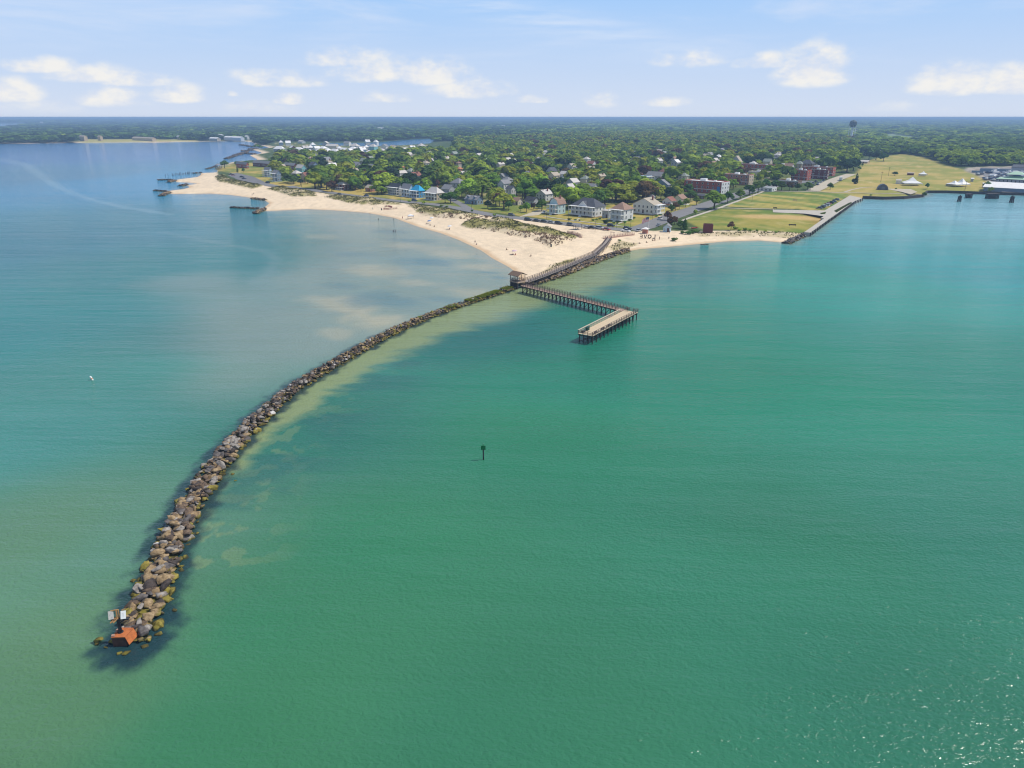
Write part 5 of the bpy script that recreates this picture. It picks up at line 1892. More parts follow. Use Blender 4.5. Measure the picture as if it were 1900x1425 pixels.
x, y = at(405.5, 311.5, 1.5)
gzb = thing('shelter', 'small square open shelter on the rocky point at far left', 'shelter', (x, y, 1.3), TH)
m_ = MB()
m_.box((0, 0, 0.1), (6, 6, 0.6))
m_.build('floor', plank, gzb)
for sx in (-2.5, 2.5):
    for sy in (-2.5, 2.5):
        m_ = MB()
        m_.box((sx, sy, 2.0), (0.35, 0.35, 3.3))
        m_.build('post', rail_m, gzb)
link('roof', roof_mesh('hip', 6, 6, 3.6, 1.6, 0.5, roofm('grey')), gzb)
note('the point shelter', x, y)

# --- sheds by the right beach
x, y = at(1237.5, 430, GZ)
house('garden_shed', 'tiny white shed with two windows beside the dark bush behind the beach', 'shed', x, y, math.radians(-25), 3.6, 3.2, 2.6, 'pale blue', 'grey', 'gable_y', 1.6, storeys=1)
note('the tiny white shed', x, y)
x, y = at(1313, 430.5, GZ)
house('brown_hut', 'dark brown flat-roofed hut at the lawn edge above the beach', 'hut', x, y, math.radians(-12), 5.0, 4.5, 3.6, 'dark red', 'black', 'flat', 0, win=False, storeys=1)
note('the dark brown hut', x, y)
x, y = at(1197, 433, GZ)
house('beach_kiosk', 'small tan kiosk with white roof beside the flagpole', 'kiosk', x, y, math.radians(-30), 2.6, 2.2, 2.3, 'pink brick', 'white', 'hip', 0.8, win=False, storeys=1)
note('the tan kiosk', x, y)

# ------------------------------------------------------------------ water tower
x, y = at(1578, 262, GZ)
wt = thing('water_tower', 'tall dark water tower on pale legs rising above the forest', 'water tower', (x, y, GZ))
note('the water tower', x, y)
wt.scale = (1.1, 1.1, 1.1)
tdark = mat('tower_tank', (0.06, 0.08, 0.095), 0.6, 0.12, 0.2)
tpale = mat('tower_legs', (0.74, 0.78, 0.80), 0.6, 0.08, 0.3)
m_ = MB()
m_.lathe([(1.0, 30.5), (6.4, 33.0), (8.0, 35.5), (8.1, 41.0), (7.6, 43.2), (4.6, 45.6), (0.6, 46.4)], 24)
tk = m_.build('tank', tdark, wt)
m_ = MB()
m_.lathe([(8.15, 35.2), (8.5, 35.25), (8.5, 35.5), (8.15, 35.5)], 24)
for k in range(24):
    q = 2 * math.pi * k / 24
    m_.box((8.45 * math.cos(q), 8.45 * math.sin(q), 36.1), (.12, .12, 1.2))
m_.build('catwalk', tdark, tk)
m_ = MB()
m_.lathe([(0.6, 46.3), (0.6, 47.2), (0.2, 47.6)], 10)
m_.build('finial', tdark, tk)
m_ = MB()
m_.cyl((0, 0, -1), (0, 0, 31), 2.9, 2.5, 14)
m_.build('riser', tpale, wt)
for k in range(6):
    q = 2 * math.pi * k / 6 + .2
    m_ = MB()
    m_.cyl((8.6 * math.cos(q), 8.6 * math.sin(q), -1), (7.6 * math.cos(q), 7.6 * math.sin(q), 35.5), .42, .42, 8)
    m_.build('leg', tpale, wt)
m_ = MB()
for k in range(6):
    q, q2 = 2 * math.pi * k / 6 + .2, 2 * math.pi * (k + 1) / 6 + .2
    for z1 in (11, 22):
        r = 8.6 - z1 / 36
        m_.bar((r * math.cos(q), r * math.sin(q), z1), (r * math.cos(q2), r * math.sin(q2), z1), .25)
        m_.bar((r * math.cos(q), r * math.sin(q), z1 - 11), (r * math.cos(q2), r * math.sin(q2), z1), .1)
m_.build('bracing', tpale, wt)

# ------------------------------------------------------------------ event tents, hut and bits in the field
canvas = mat('white_canvas', (0.82, 0.81, 0.79), 0.7, 0.05, 0.5)
canvas_d = mat('tent_side', (0.50, 0.50, 0.52), 0.7, 0.06, 0.5)


def tent(u, v, w, d, eave, peaks, label, rz=TH):
    x, y = at(u, v, GZ)
    o = thing('event_tent', label, 'tent', (x, y, GZ), rz, 'white tents on the dry field')
    b = MB()
    n = 12
    for px_, hz_, pw in peaks:
        vs = [(px_ - pw / 2, -d / 2, eave), (px_ + pw / 2, -d / 2, eave), (px_ + pw / 2, d / 2, eave), (px_ - pw / 2, d / 2, eave)]
        k = 0.45
        vs += [(px_ + (a - px_) * k, c_ * k, eave + (hz_ - eave) * .36) for a, c_, _ in vs]
        vs += [(px_, 0, hz_)]
        b.add(vs, [(0, 1, 5, 4), (1, 2, 6, 5), (2, 3, 7, 6), (3, 0, 4, 7), (4, 5, 8), (5, 6, 8), (6, 7, 8), (7, 4, 8)])
    b.build('canopy', canvas, o)
    b = MB()
    W = sum(p[2] for p in peaks)
    x0 = min(p[0] - p[2] / 2 for p in peaks)
    for i in range(int(W / 4) + 1):
        for sy in (-1, 1):
            b.cyl((x0 + i * W / int(W / 4), sy * d / 2 * .99, 0), (x0 + i * W / int(W / 4), sy * d / 2 * .99, eave), .09, .09, 6)
    b.build('poles', canvas_d, o)
    b = MB()
    b.box((x0 + W / 2, -d / 2 - .03, eave - .3), (W, .05, .7))
    b.box((x0 + W / 2, d / 2 - .3, eave / 2 + .1), (W, .05, eave * .8))
    b.build('valance', canvas, o)
    return o


tent(1691, 344, 15, 12, 2.4, [(0, 7.6, 15)], 'large pointed white tent left on the dry field', math.radians(-15))
tent(1777, 346, 18, 10, 2.3, [(4.2, 7.0, 9.4), (-4.8, 5.4, 8.6)], 'double-peaked white tent right on the dry field', math.radians(20))
tent(1712, 327, 7, 6, 2.4, [(0, 5.2, 7)], 'small pointed white tent farthest back on the dry field', math.radians(-15))
x, y = at(1637, 352, GZ)
qh = thing('arched_hut', 'dark grey arched hut on the dry field left of the large tent', 'hut', (x, y, GZ), math.radians(-20))
m_ = MB()
R_, L_ = 4.2, 7.0
n = 14
vs = []
for s in (-L_ / 2, L_ / 2):
    for k in range(n + 1):
        q = math.pi * k / n
        vs.append((R_ * math.cos(q), s, R_ * 1.15 * math.sin(q)))
m_.add(vs, [(k, k + 1, n + 2 + k, n + 1 + k) for k in range(n)] + [tuple(range(n + 1))[::-1], tuple(range(n + 1, 2 * n + 2))])
m_.build('shell', mat('grey_metal_hut', (0.10, 0.11, 0.13), 0.5, 0.15, 0.6), qh)
m_ = MB()
m_.box((0, -L_ / 2 - .06, 1.4), (2.4, .1, 2.8))
m_.build('door', mat('hut_door', (0.16, 0.17, 0.19), 0.6, 0.1, 0.6), qh)
note('the arched hut', x, y)
note('the large tent', *at(1691, 344, GZ))
note('the double-peaked tent', *at(1777, 346, GZ))
for u, v, wall, roof, lb, sc in [(1666.5, 341, 'white', 'pale', 'small white hut between the arched hut and the large tent', (4, 3, 3)), (1689, 325, 'dark red', 'tan', 'low dark hut behind the large tent', (6, 3, 2)), (1826, 348, 'tan', 'white', 'tiny tan hut beside the bushes at the boat yard', (3, 3, 3.2)), (1803, 337, 'green-grey' if False else 'grey', 'white', 'white-topped portable toilet beside the double-peaked tent', (2, 2, 2.6))]:
    x, y = at(u, v, GZ)
    house('field_hut', lb, 'hut', x, y, math.radians(-20), sc[0], sc[1], sc[2], wall, roof, 'gable_x', .8, win=False, storeys=1)

# ------------------------------------------------------------------ boat yard on the right
ch((1853, 1905, 1945, 351.5, 357.8), 'boat_shed', 'long shed with bright white roof on the bulkhead at the right edge', 'slate blue', 'white', 'gable_x', 8, cat='shed', land='the long white-roofed shed', storeys=1, win=False, oh=.8)
ch((1872, 1910, 1935, 334.5, 341), 'marina_building', 'marina building with pale green two-tier roof behind the long white shed', 'grey', 'pale', 'hip', 4.5, cat='building', land='the green-roofed marina', storeys=1, oh=1.5)
x, y, w, d, h = by_corner(1872, 1910, 1935, 334.5, 341)
g_r = mat('mint_roof', (0.42, 0.60, 0.44), 0.6, 0.08, 0.4)
for o in bpy.data.objects:
    if o.name.startswith('roof') and o.parent and o.parent.name.startswith('marina_building'):
        o.data.materials.clear()
        o.data.materials.append(g_r)
        link('upper_roof', roof_mesh('hip', w * .55, d * .55, h + 4, 2.6, .8, g_r, 'upper_roof'), o)
ch((1862, 1880, 1890, 343, 349), 'boat_yard_office', 'dark gabled office in front of the long white-roofed shed', 'slate blue', 'dark grey', 'gable_y', 3.5, cat='building', land=None, storeys=1)
ch((1838, 1875, 1880, 316, 320), 'boat_rack', 'long dark storage rack at the back of the boat yard', 'slate blue', 'dark grey', 'flat', 0, cat='shed', land='the dark storage rack', storeys=1, win=False)
ch((1890, 1915, 1940, 312, 320), 'storage_hall', 'large dark hall at the right edge behind the green-roofed marina', 'grey', 'dark grey', 'gable_x', 4, cat='shed', land=None, storeys=1, win=False)
ch((1810, 1824, 1826, 318.5, 321), 'low_shed', 'low dark shed at the left end of the boat yard', 'slate blue', 'dark grey', 'flat', 0, cat='shed', land=None, storeys=1, win=False)

# moored dolphins in the harbour
for u, v, w_, h_, n_, lb in [(1779.5, 374, 2.4, 4.2, 7, 'leftmost dark pile cluster standing in the harbour'), (1876.5, 376, 2.6, 4.6, 7, 'dark pile cluster standing alone near the right edge of the harbour')]:
    x, y = at(u, v, 0)
    o = thing('mooring_dolphin', lb, 'mooring post', (x, y, 0), 0, 'mooring structures in the harbour')
    for k in range(n_):
        q = 2 * math.pi * k / (n_ - 1)
        r = 0 if k == n_ - 1 else w_ / 2
        m_ = MB()
        m_.cyl((r * math.cos(q) * 1.15, r * math.sin(q) * 1.15, -2), (r * math.cos(q) * .7, r * math.sin(q) * .7, h_ + (0.6 if r == 0 else 0)), .45, .4, 8)
        m_.build('pile', bulk, o)
    m_ = MB()
    m_.lathe([(w_ / 2 * .98 + .3, h_ - 1.0), (w_ / 2 * .98 + .34, h_ - .95), (w_ / 2 * .95 + .34, h_ - .6), (w_ / 2 * .95 + .3, h_ - .55)], 14)
    m_.build('cable_band', steel_d, o)
for u, v, w_, d_, h_, lb in [(1796.5, 367.5, 4.5, 3.5, 3.4, 'box-like timber crib close to the field bulkhead'), (1840, 368.5, 9.0, 4.0, 4.2, 'wide dark timber crib in front of the boat yard')]:
    x, y = at(u, v, 0)
    o = thing('mooring_crib', lb, 'mooring post', (x, y, 0), 0, 'mooring structures in the harbour')
    m_ = MB()
    m_.box((0, 0, h_ - .35), (w_, d_, .5))
    m_.build('cap', mat('crib_cap', (0.10, 0.075, 0.07), .9, .3, 1.0), o)
    for k in range(int(w_ / .9)):
        for sy in (-1, 1):
            m_ = MB()
            m_.cyl((-w_ / 2 + .45 + k * (w_ - .9) / (int(w_ / .9) - 1), sy * (d_ / 2 - .4), -2), (-w_ / 2 + .45 + k * (w_ - .9) / (int(w_ / .9) - 1), sy * (d_ / 2 - .4), h_ - .6), .36, .36, 7)
            m_.build('pile', bulk, o)

# old piles off the point
pz = MB()
pz.cyl((0, 0, -2), (0, 0, 2.9), .26, .2, 7)
pme = pz.mesh('old_pile', bulk)
rp = random.Random(9)
xs = [306.5, 312.5, 320, 322, 324.5, 326.5, 328.5, 331, 333, 334.5, 336.5, 339, 341, 343.5, 345.5, 347.5, 349, 350.5, 352, 355, 358]
for k, u in enumerate(xs):
    x, y = at(u, 327.2 - (u - 306) * 0.085 + rp.uniform(-.5, .5), 0)
    o = link('old_pile', pme, None, (x, y, rp.uniform(-.9, .3)))
    o.rotation_euler = (rp.uniform(-.08, .08), rp.uniform(-.2, .2), 0)
    tag(o, '%s dark weathered pile from the open-water end of the row off the point' % ORD[k], 'pile', 'row of old piles off the left point')

# ================================================================== vegetation
bark = mat('bark', (0.085, 0.065, 0.05), 0.95, 0.25, 3.0)
KINDS = {'mid green': foliage('leaf_mid_green', (0.185, 0.295, 0.042)), 'bright green': foliage('leaf_bright_green', (0.285, 0.39, 0.046)), 'dark green': foliage('leaf_dark_green', (0.105, 0.19, 0.04)),
         'yellow-green': foliage('leaf_yellow_green', (0.30, 0.345, 0.045)), 'brownish red': foliage('leaf_copper', (0.15, 0.095, 0.05)), 'blackish green': foliage('leaf_pine', (0.04, 0.072, 0.032))}


def leaf_cloud(rng, centers, radii, n, size, flat=0.75):
    """n leaf sprays spread through a set of lobes"""
    centers, radii = np.asarray(centers, float), np.asarray(radii, float)
    k = rng.choice(len(centers), n, p=radii ** 2 / (radii ** 2).sum())
    d = rng.normal(size=(n, 3))
    d /= np.linalg.norm(d, axis=1)[:, None]
    r = radii[k] * rng.uniform(0.72, 1.05, n)
    p = centers[k] + d * r[:, None] * np.array([1, 1, flat])
    nrm = d + rng.normal(size=(n, 3)) * 0.30 + np.array([0, 0, 0.55])
    nrm /= np.linalg.norm(nrm, axis=1)[:, None]
    t = np.cross(nrm, rng.normal(size=(n, 3)))
    t /= np.linalg.norm(t, axis=1)[:, None] + 1e-9
    b_ = np.cross(nrm, t)
    s = size * rng.uniform(0.6, 1.25, n)[:, None]
    c = [p - t * s - b_ * s * .6, p + t * s * .9 - b_ * s * .7, p + t * s + b_ * s * .6, p - t * s * .8 + b_ * s * .7]
    v = np.stack(c, 1).reshape(-1, 3)
    q = np.arange(4 * n).reshape(-1, 4)
    lobe = rng.uniform(0.25, 0.75, len(centers))
    tint = np.clip(lobe[k] + rng.uniform(-.25, .25, n), 0, 1)
    return v, q, tint


def crown_lobes(rng, R, H, base, nl):
    """lobes of an uneven broad crown, R radius, from base to H"""
    C_, R_ = [], []
    for i in range(nl):
        a = 2.4 * i + rng.uniform(-.5, .5)
        f = math.sqrt((i + .5) / nl)
        z = base + (H - base) * (0.34 + 0.36 * (1 - f * f) + rng.uniform(-.12, .16))
        rr_ = R * rng.uniform(.30, .46)
        C_.append((math.cos(a) * f * R * .72, math.sin(a) * f * R * .72, z))
        R_.append(rr_)
    C_.append((0, 0, base + (H - base) * .66))
    R_.append(R * .5)
    return C_, R_


PROTO = {}
rg = np.random.default_rng(77)
for k in range(7):           # broad crowns, unit height 10 m
    R, H, B = rg.uniform(3.8, 5.2), 10.0, rg.uniform(1.6, 2.6)
    Cn, Rn = crown_lobes(rg, R, H, B, 13)
    v, q, t = leaf_cloud(rg, Cn, Rn, 900, 0.58)
    m_ = MB()
    m_.cyl((0, 0, -.4), (0.05, 0, B + 1.2), .34, .22, 7)
    for i in range(5):
        c = Cn[i * 2]
        m_.cyl((0.05, 0, B + .4 + i * .12), (c[0] * .9, c[1] * .9, c[2]), .17, .06, 5)
    PROTO['broad', k] = (v, q, t, m_.mesh('trunk', bark))
for k in range(3):           # tall narrow evergreens
    H = 11.0
    Cn = [(rg.uniform(-.4, .4), rg.uniform(-.4, .4), z) for z in np.linspace(1.6, H - .8, 9)]
    Rn = [2.3 * (1 - (i / 9) ** 1.3) + .55 for i in range(9)]
    v, q, t = leaf_cloud(rg, Cn, Rn, 520, 0.45, .8)
    m_ = MB()
    m_.cyl((0, 0, -.4), (0, 0, H * .8), .28, .08, 6)
    PROTO['ever', k] = (v, q, t, m_.mesh('trunk', bark))
for k in range(3):           # bushes, 2.4 m
    Cn = [(rg.uniform(-1, 1), rg.uniform(-1, 1), rg.uniform(.6, 1.4)) for _ in range(6)]
    v, q, t = leaf_cloud(rg, Cn, [rg.uniform(.6, .95) for _ in range(6)], 170, 0.28)
    m_ = MB()
    m_.cyl((0, 0, -.3), (0.05, 0, 1.0), .09, .05, 5)
    PROTO['bush', k] = (v, q, t, m_.mesh('stem', bark))
CROWN_ME = {}


def crown_mesh(shape, k, col):
    if (shape, k, col) not in CROWN_ME:
        v, q, t, _ = PROTO[shape, k]
        CROWN_ME[shape, k, col] = np_mesh('crown', v, q, KINDS[col], tint=t)
    return CROWN_ME[shape, k, col]


rt = random.Random(21)
TREES = []   # (x, y, height, width factor, shape, colour, own label)
SPEC = [(1325, 388, 12.5, 1.25, 'broad', 'mid green', 'big round green tree casting shade on the avenue below the red brick block'),
        (1270, 426, 6.5, 1.0, 'ever', 'dark green', 'dense dark green tree beside the tiny white shed'), (1263, 424, 5.0, 1.1, 'broad', 'dark green', 'low dark tree left of the dense one by the tiny white shed'),
        (1246, 420, 6.0, 1.0, 'broad', 'brownish red', 'brown-leaved tree behind the tiny white shed'), (1238, 409, 6.0, 1.1, 'broad', 'brownish red', 'brown-leaved tree at the avenue corner'), (1251, 417, 5.0, 1.0, 'broad', 'brownish red', None),
        (1356, 427, 5.0, 1.0, 'broad', 'brownish red', 'lone brownish shrub tree at the seaward edge of the near lawn'), (1290, 399, 3.6, 1.0, 'broad', 'bright green', 'small bright green tree on the avenue verge'),
        (1350, 377, 8.5, .95, 'broad', 'dark green', None), (1373, 370, 8.0, 1.0, 'broad', 'mid green', None), (1390, 362, 9.0, 1.1, 'broad', 'dark green', None), (1406, 358.5, 10, 1.0, 'broad', 'dark green', None),
        (1360, 352, 9, 1.0, 'broad', 'mid green', None), (1340, 347, 10, 1.1, 'broad', 'mid green', None), (1365, 347, 8, 1.0, 'broad', 'brownish red', None),
        (1260, 388, 6, .9, 'broad', 'dark green', None), (1272, 384, 6, 1.0, 'broad', 'mid green', None), (1292, 381, 7, 1.0, 'broad', 'mid green', None), (1245, 396, 6, 1.0, 'broad', 'dark green', None), (1253, 391, 6, .9, 'broad', 'brownish red', None), (1280, 374, 9, 1.0, 'broad', 'dark green', None),
        (1420, 352, 9, 1.0, 'broad', 'dark green', None), (1440, 352, 9, 1.2, 'broad', 'dark green', None), (1450, 353.5, 8, 1.2, 'broad', 'dark green', None), (1465, 353.5, 7, 1.1, 'broad', 'brownish red', None), (1480, 353.5, 6, 1.1, 'broad', 'dark green', None), (1498, 352, 7, 1.2, 'broad', 'dark green', None), (1503, 353, 6, 1.0, 'broad', 'dark green', None),
        (1540, 352, 6, 1.0, 'broad', 'dark green', 'round dark tree beside the gravel road at the field corner'), (1588, 341, 10, .8, 'ever', 'blackish green', 'lone dark pine standing on the dry field by the gravel road'), (1584, 341, 5, 1.0, 'broad', 'blackish green', None),
        (1571, 320, 16, 1.3, 'broad', 'blackish green', 'huge dark tree mass at the left edge of the dry field'), (1583, 317, 15, 1.2, 'broad', 'blackish green', None), (1560, 312, 13, 1.2, 'broad', 'blackish green', None), (1594, 316, 5, 1.0, 'broad', 'mid green', None), (1600, 309, 4, 1.0, 'broad', 'dark green', None),
        (1536, 311, 12, 1.2, 'broad', 'dark green', None), (1527, 306, 12, 1.2, 'broad', 'dark green', None), (1639, 299.5, 12, 1.0, 'broad', 'dark green', None), (1612, 296, 11, 1.4, 'broad', 'blackish green', None), (1625, 297, 11, 1.4, 'broad', 'blackish green', None),
        (1660, 326, 4.5, 1.6, 'broad', 'dark green', 'round bush-like tree in the middle of the dry field'), (1720, 350, 5, 1.0, 'broad', 'dark green', 'small leaning tree at the corner of the bulkhead'), (1715, 361.5, 4.5, .9, 'broad', 'dark green', None),
        (1831, 352, 7, 1.1, 'broad', 'dark green', 'dark tree at the shore end of the boat yard'), (1838, 355, 5, 1.1, 'broad', 'mid green', None),
        (935, 388, 11, 1.35, 'broad', 'yellow-green', 'large yellow-green tree right of the low slate blue cottage'), (920, 380, 9, 1.1, 'broad', 'yellow-green', None), (905, 387, 6, 1.2, 'broad', 'blackish green', None), (944, 391, 6.5, 1.0, 'broad', 'dark green', None), (977, 394, 6.5, 1.0, 'broad', 'mid green', None), (966, 392, 4, .9, 'broad', 'mid green', None), (990, 389, 5, .9, 'broad', 'brownish red', None),
        (836, 377, 8.5, 1.1, 'broad', 'dark green', None), (826, 377, 7.5, 1.0, 'broad', 'dark green', None), (848, 372, 8.5, .9, 'broad', 'mid green', None), (857, 365, 9, .9, 'broad', 'dark green', None),
        (875, 366, 12, 1.1, 'broad', 'yellow-green', None), (888, 362, 12, 1.1, 'broad', 'yellow-green', None),
        (585, 352, 15.5, 1.25, 'broad', 'bright green', 'tall bright green tree nearest the beachfront road on the left'), (596, 349, 14, 1.2, 'broad', 'mid green', None), (606, 352, 12, 1.0, 'broad', 'dark green', None), (616, 356, 10, .9, 'broad', 'brownish red', 'brown-leaved tree under the big bright crowns on the left'), (650, 351, 15, 1.45, 'broad', 'yellow-green', 'large spreading yellow-green tree beside the dark red porch house'), (634, 348, 13, 1.2, 'broad', 'bright green', None), (660, 352, 8, 1.2, 'broad', 'dark green', None),
        (545, 342, 6, 1.1, 'broad', 'dark green', None), (558, 344, 6, 1.2, 'broad', 'blackish green', None), (571, 341, 7, 1.1, 'broad', 'dark green', None), (533, 338, 5, 1.0, 'broad', 'mid green', None), (670, 356, 6, 1.0, 'broad', 'dark green', None),
        (700, 360, 9, 1.1, 'broad', 'bright green', None), (715, 357, 9, 1.1, 'broad', 'yellow-green', None), (775, 356, 11, 1.2, 'broad', 'bright green', None), (790, 354, 11, 1.1, 'broad', 'bright green', None), (812, 352, 9, .6, 'broad', 'brownish red', None), (741, 350, 10, 1.3, 'broad', 'yellow-green', None), (760, 350, 11, 1.2, 'broad', 'bright green', None),
        (1082, 378, 10, 1.3, 'broad', 'bright green', None), (1060, 376, 9, 1.1, 'broad', 'mid green', None), (1105, 377, 12, 1.3, 'broad', 'bright green', None), (1122, 380, 12, 1.3, 'broad', 'mid green', None), (1142, 372, 14, 1.3, 'broad', 'yellow-green', None), (1160, 375, 14, 1.4, 'broad', 'yellow-green', 'big yellow-green tree between the brown-roofed and tan-roofed white houses'), (1178, 372, 15, 1.3, 'broad', 'yellow-green', None), (1195, 365, 15, 1.2, 'broad', 'yellow-green', None), (1146, 362, 13, 1.2, 'broad', 'brownish red', 'large brown-leaved tree among bright crowns above the mansion'), (1128, 359, 12, 1.1, 'broad', 'brownish red', None), (1216, 366, 10, 1.1, 'broad', 'dark green', None), (1226, 370, 8, 1.2, 'broad', 'dark green', None), (1254, 362, 9, 1.0, 'broad', 'dark green', None), (1275, 361, 9, .9, 'broad', 'dark green', None), (1040, 372, 6, 1.3, 'broad', 'dark green', None), (1085, 366, 11, 1.2, 'broad', 'mid green', None), (1040, 362, 9, 1.1, 'broad', 'dark green', None), (1025, 360, 9, 1.1, 'broad', 'brownish red', None), (1050, 330, 11, 1.1, 'broad', 'brownish red', None),
        (417, 311.5, 9, 1.2, 'broad', 'dark green', 'round dark tree by the point shelter'), (440, 308.5, 7, 1.2, 'broad', 'dark green', None), (457, 306.5, 6, 1.4, 'broad', 'dark green', None), (441, 320, 7, .7, 'ever', 'dark green', None), (452, 320, 5, 1.1, 'broad', 'dark green', None)]
for u, v, h, w, sh, col, lb in SPEC:
    x, y = at(u, v, GZ)
    TREES.append((x, y, h, w * (1.22 if sh == 'broad' and h > 7 else 1.0), sh, col, lb))

PATHS = [smooth(ats(p, GZ), 1) for p in (BAY_PX, MASON_PX, [(872, 389), (850, 376), (838, 371), (820, 362), (800, 350)])]
hx = np.array([h[0] for h in HOUSES])
hy = np.array([h[1] for h in HOUSES])
hr = np.array([h[2] for h in HOUSES])
hd = np.hypot(hx, hy)
fx, fy = hx - hx / hd * (8 + hr), hy - hy / hd * (8 + hr)
fx2, fy2 = hx - hx / hd * (19 + hr), hy - hy / hd * (19 + hr)
# fill the town: jittered grid
town = []
ux = [p[0] for p in TOWN]
uy = [p[1] for p in TOWN]
ST = 11.8
gxx, gyy = np.meshgrid(np.arange(min(ux), max(ux), ST), np.arange(min(uy), max(uy), ST))
px_, py_ = gxx.ravel(), gyy.ravel()
rt2 = np.random.default_rng(4)
px_ = px_ + rt2.uniform(-4.6, 4.6, len(px_))
py_ = py_ + rt2.uniform(-4.6, 4.6, len(py_))
ok = inside(px_, py_, TOWN) & (np.abs(np.arctan2(px_, py_)) < math.radians(44))
px_, py_ = px_[ok], py_[ok]
gap = fbm(px_, py_, 55, 3, 55)
ok = np.ones(len(px_), bool)
for i in range(len(px_)):
    a, b_ = px_[i], py_[i]
    if (np.hypot(hx - a, hy - b_) < hr + 2.2).any() or (np.hypot(fx - a, fy - b_) < 7.5).any() or (np.hypot(fx2 - a, fy2 - b_) < 5.5).any():
        ok[i] = False
    elif gap[i] < 0.27 or rt2.random() < 0.06:
        ok[i] = False
    elif any(math.hypot(t[0] - a, t[1] - b_) < 6 for t in TREES[:len(SPEC)]):
        ok[i] = False
for p in PATHS:
    ok &= dist_line(px_, py_, p) > 8.5
for bad in (ats([(1280, 362), (1500, 358), (1560, 330), (1540, 312), (1470, 316), (1340, 335)], GZ),):
    ok &= ~(inside(px_, py_, bad) & (rt2.random(len(px_)) < 0.8))
px_, py_ = px_[ok], py_[ok]
patch = fbm(px_, py_, 70, 3, 58)
for a, b_, pt in zip(px_, py_, patch):
    q = rt.random() + (pt - .5) * 1.1
    col = 'dark green' if q < .16 else 'mid green' if q < .46 else 'bright green' if q < .76 else 'yellow-green' if q < .95 else 'mid green'
    if rt.random() < .06:
        col = 'brownish red'
    if rt.random() < .05:
        col = 'blackish green'
    hmax = 99.0
    along = (hx * hx + hy * hy - (a * hx + b_ * hy)) / hd          # how far before each house, on its sight line
    across = np.abs(a * hy - b_ * hx) / hd
    blk = (along > 2) & (along < 60) & (across < hr + 3.5)
    if blk.any():
        hmax = float((4.6 + 54 * along[blk] / hd[blk]).min())
    TREES.append((a, b_, min(rt.choice([rt.uniform(7, 11), rt.uniform(11, 17)]), hmax), rt.uniform(1.05, 1.45), 'broad' if rt.random() < .95 or col == 'yellow-green' else 'ever', col, None))

spec, fill = TREES[:len(SPEC)], TREES[len(SPEC):]
fill.sort(key=lambda t: t[1])
N_IND = 285
single = spec + fill[:N_IND - len(spec)]
rest_t = fill[N_IND - len(spec):]


def plant(name, trunk_name, x, y, z, h, w, shape, col, label, cat, group, unit):
    k = rt.randrange(7 if shape == 'broad' else 3)
    o = thing(name, label, cat, (x, y, z), rt.uniform(0, 6.28), group)
    s = h / unit
    o.scale = (s * w, s * w, s)
    link('crown', crown_mesh(shape, k, col), o)
    link(trunk_name, PROTO[shape, k][3], o)
    return o


def size_word(h):
    return 'tall' if h > 11.2 else 'low' if h < 8.2 else 'medium'


for x, y, h, w, sh, col, lb in single:
    u, v = pix(x, y, GZ)
    lb = lb or unique('%s %s %s tree' % (size_word(h), col, 'broad-crowned' if sh == 'broad' else 'narrow'), near_phrase(u, v))
    plant('broadleaf_tree' if sh == 'broad' else 'evergreen_tree', 'trunk', x, y, gz(x, y) if y < 620 else GZ, h, w, sh, col, lb, 'tree', 'trees of the town', 10.0 if sh == 'broad' else 11.0)

# hedges and bushes
BUSH = [(1057, 408.5, 1.6, 'dark green', 'dark bush at the left end of the mansion garden'), (1067, 409.5, 1.2, 'dark green', 'dark bush left of the mansion steps'), (1075, 410, 1.0, 'dark green', None), (1100, 409.5, 1.3, 'mid green', None), (1107, 408.5, 1.2, 'mid green', None), (1113, 407, 1.1, 'dark green', None),
        (1123, 415, 2.6, 'blackish green', 'tall dark bush between mansion and brown-roofed white house'), (1139, 414.5, 1.4, 'dark green', None), (1146, 415.5, 1.3, 'dark green', None), (1160, 413.5, 1.4, 'dark green', None), (1168, 409.5, 1.4, 'dark green', None), (1176, 405.5, 1.3, 'dark green', None),
        (1218, 402, 1.3, 'mid green', None), (1226, 399.5, 1.3, 'mid green', None), (1268, 433.5, 2.0, 'dark green', 'low dark bush at the left of the hedge behind the right beach'), (1276, 434, 2.4, 'dark green', None), (1285, 432, 2.6, 'dark green', 'largest dark bush in the hedge beside the dark brown hut'), (1291, 431, 2.2, 'dark green', None), (1251, 443, 2.2, 'dark green', 'lone cone-shaped dark shrub on the right beach'),
        (1382, 427.5, 1.8, 'mid green', None), (1372, 428, 1.5, 'bright green', None), (1392, 428, 1.4, 'mid green', None), (1404, 428.5, 1.3, 'bright green', None), (1420, 429.5, 1.2, 'bright green', None), (1440, 430.5, 1.2, 'mid green', None), (1366, 425.5, 1.8, 'mid green', None),
        (787, 377.5, 2.0, 'bright green', 'bright round bush on the dune behind the tan double-porch house'), (820, 383, 1.8, 'mid green', 'oblong green bush on the dune beside the side street'), (828, 385, 1.6, 'mid green', None), (875, 392.5, 1.6, 'dark green', None), (918, 400.5, 1.6, 'mid green', None),
        (760, 374.5, 1.4, 'bright green', None), (700, 362, 1.6, 'dark green', None), (1616, 361.5, 1.5, 'mid green', None), (1662, 336 + 15, 1.4, 'mid green', None), (1150, 445.5, 1.0, 'mid green', None), (1810, 357.3, 1.4, 'dark green', None), (1787, 357, 1.2, 'mid green', None)]
for u, v, h, col, lb in BUSH:
    x, y = at(u, v, GZ)
    plant('bush', 'stem', x, y, gz(x, y), h, rt.uniform(1.0, 1.35), 'bush', col, lb or unique('%s %s bush' % ('waist-high' if h < 1.5 else 'head-high', col), near_phrase(u, v)), 'bush', 'garden and shore bushes', 2.2)


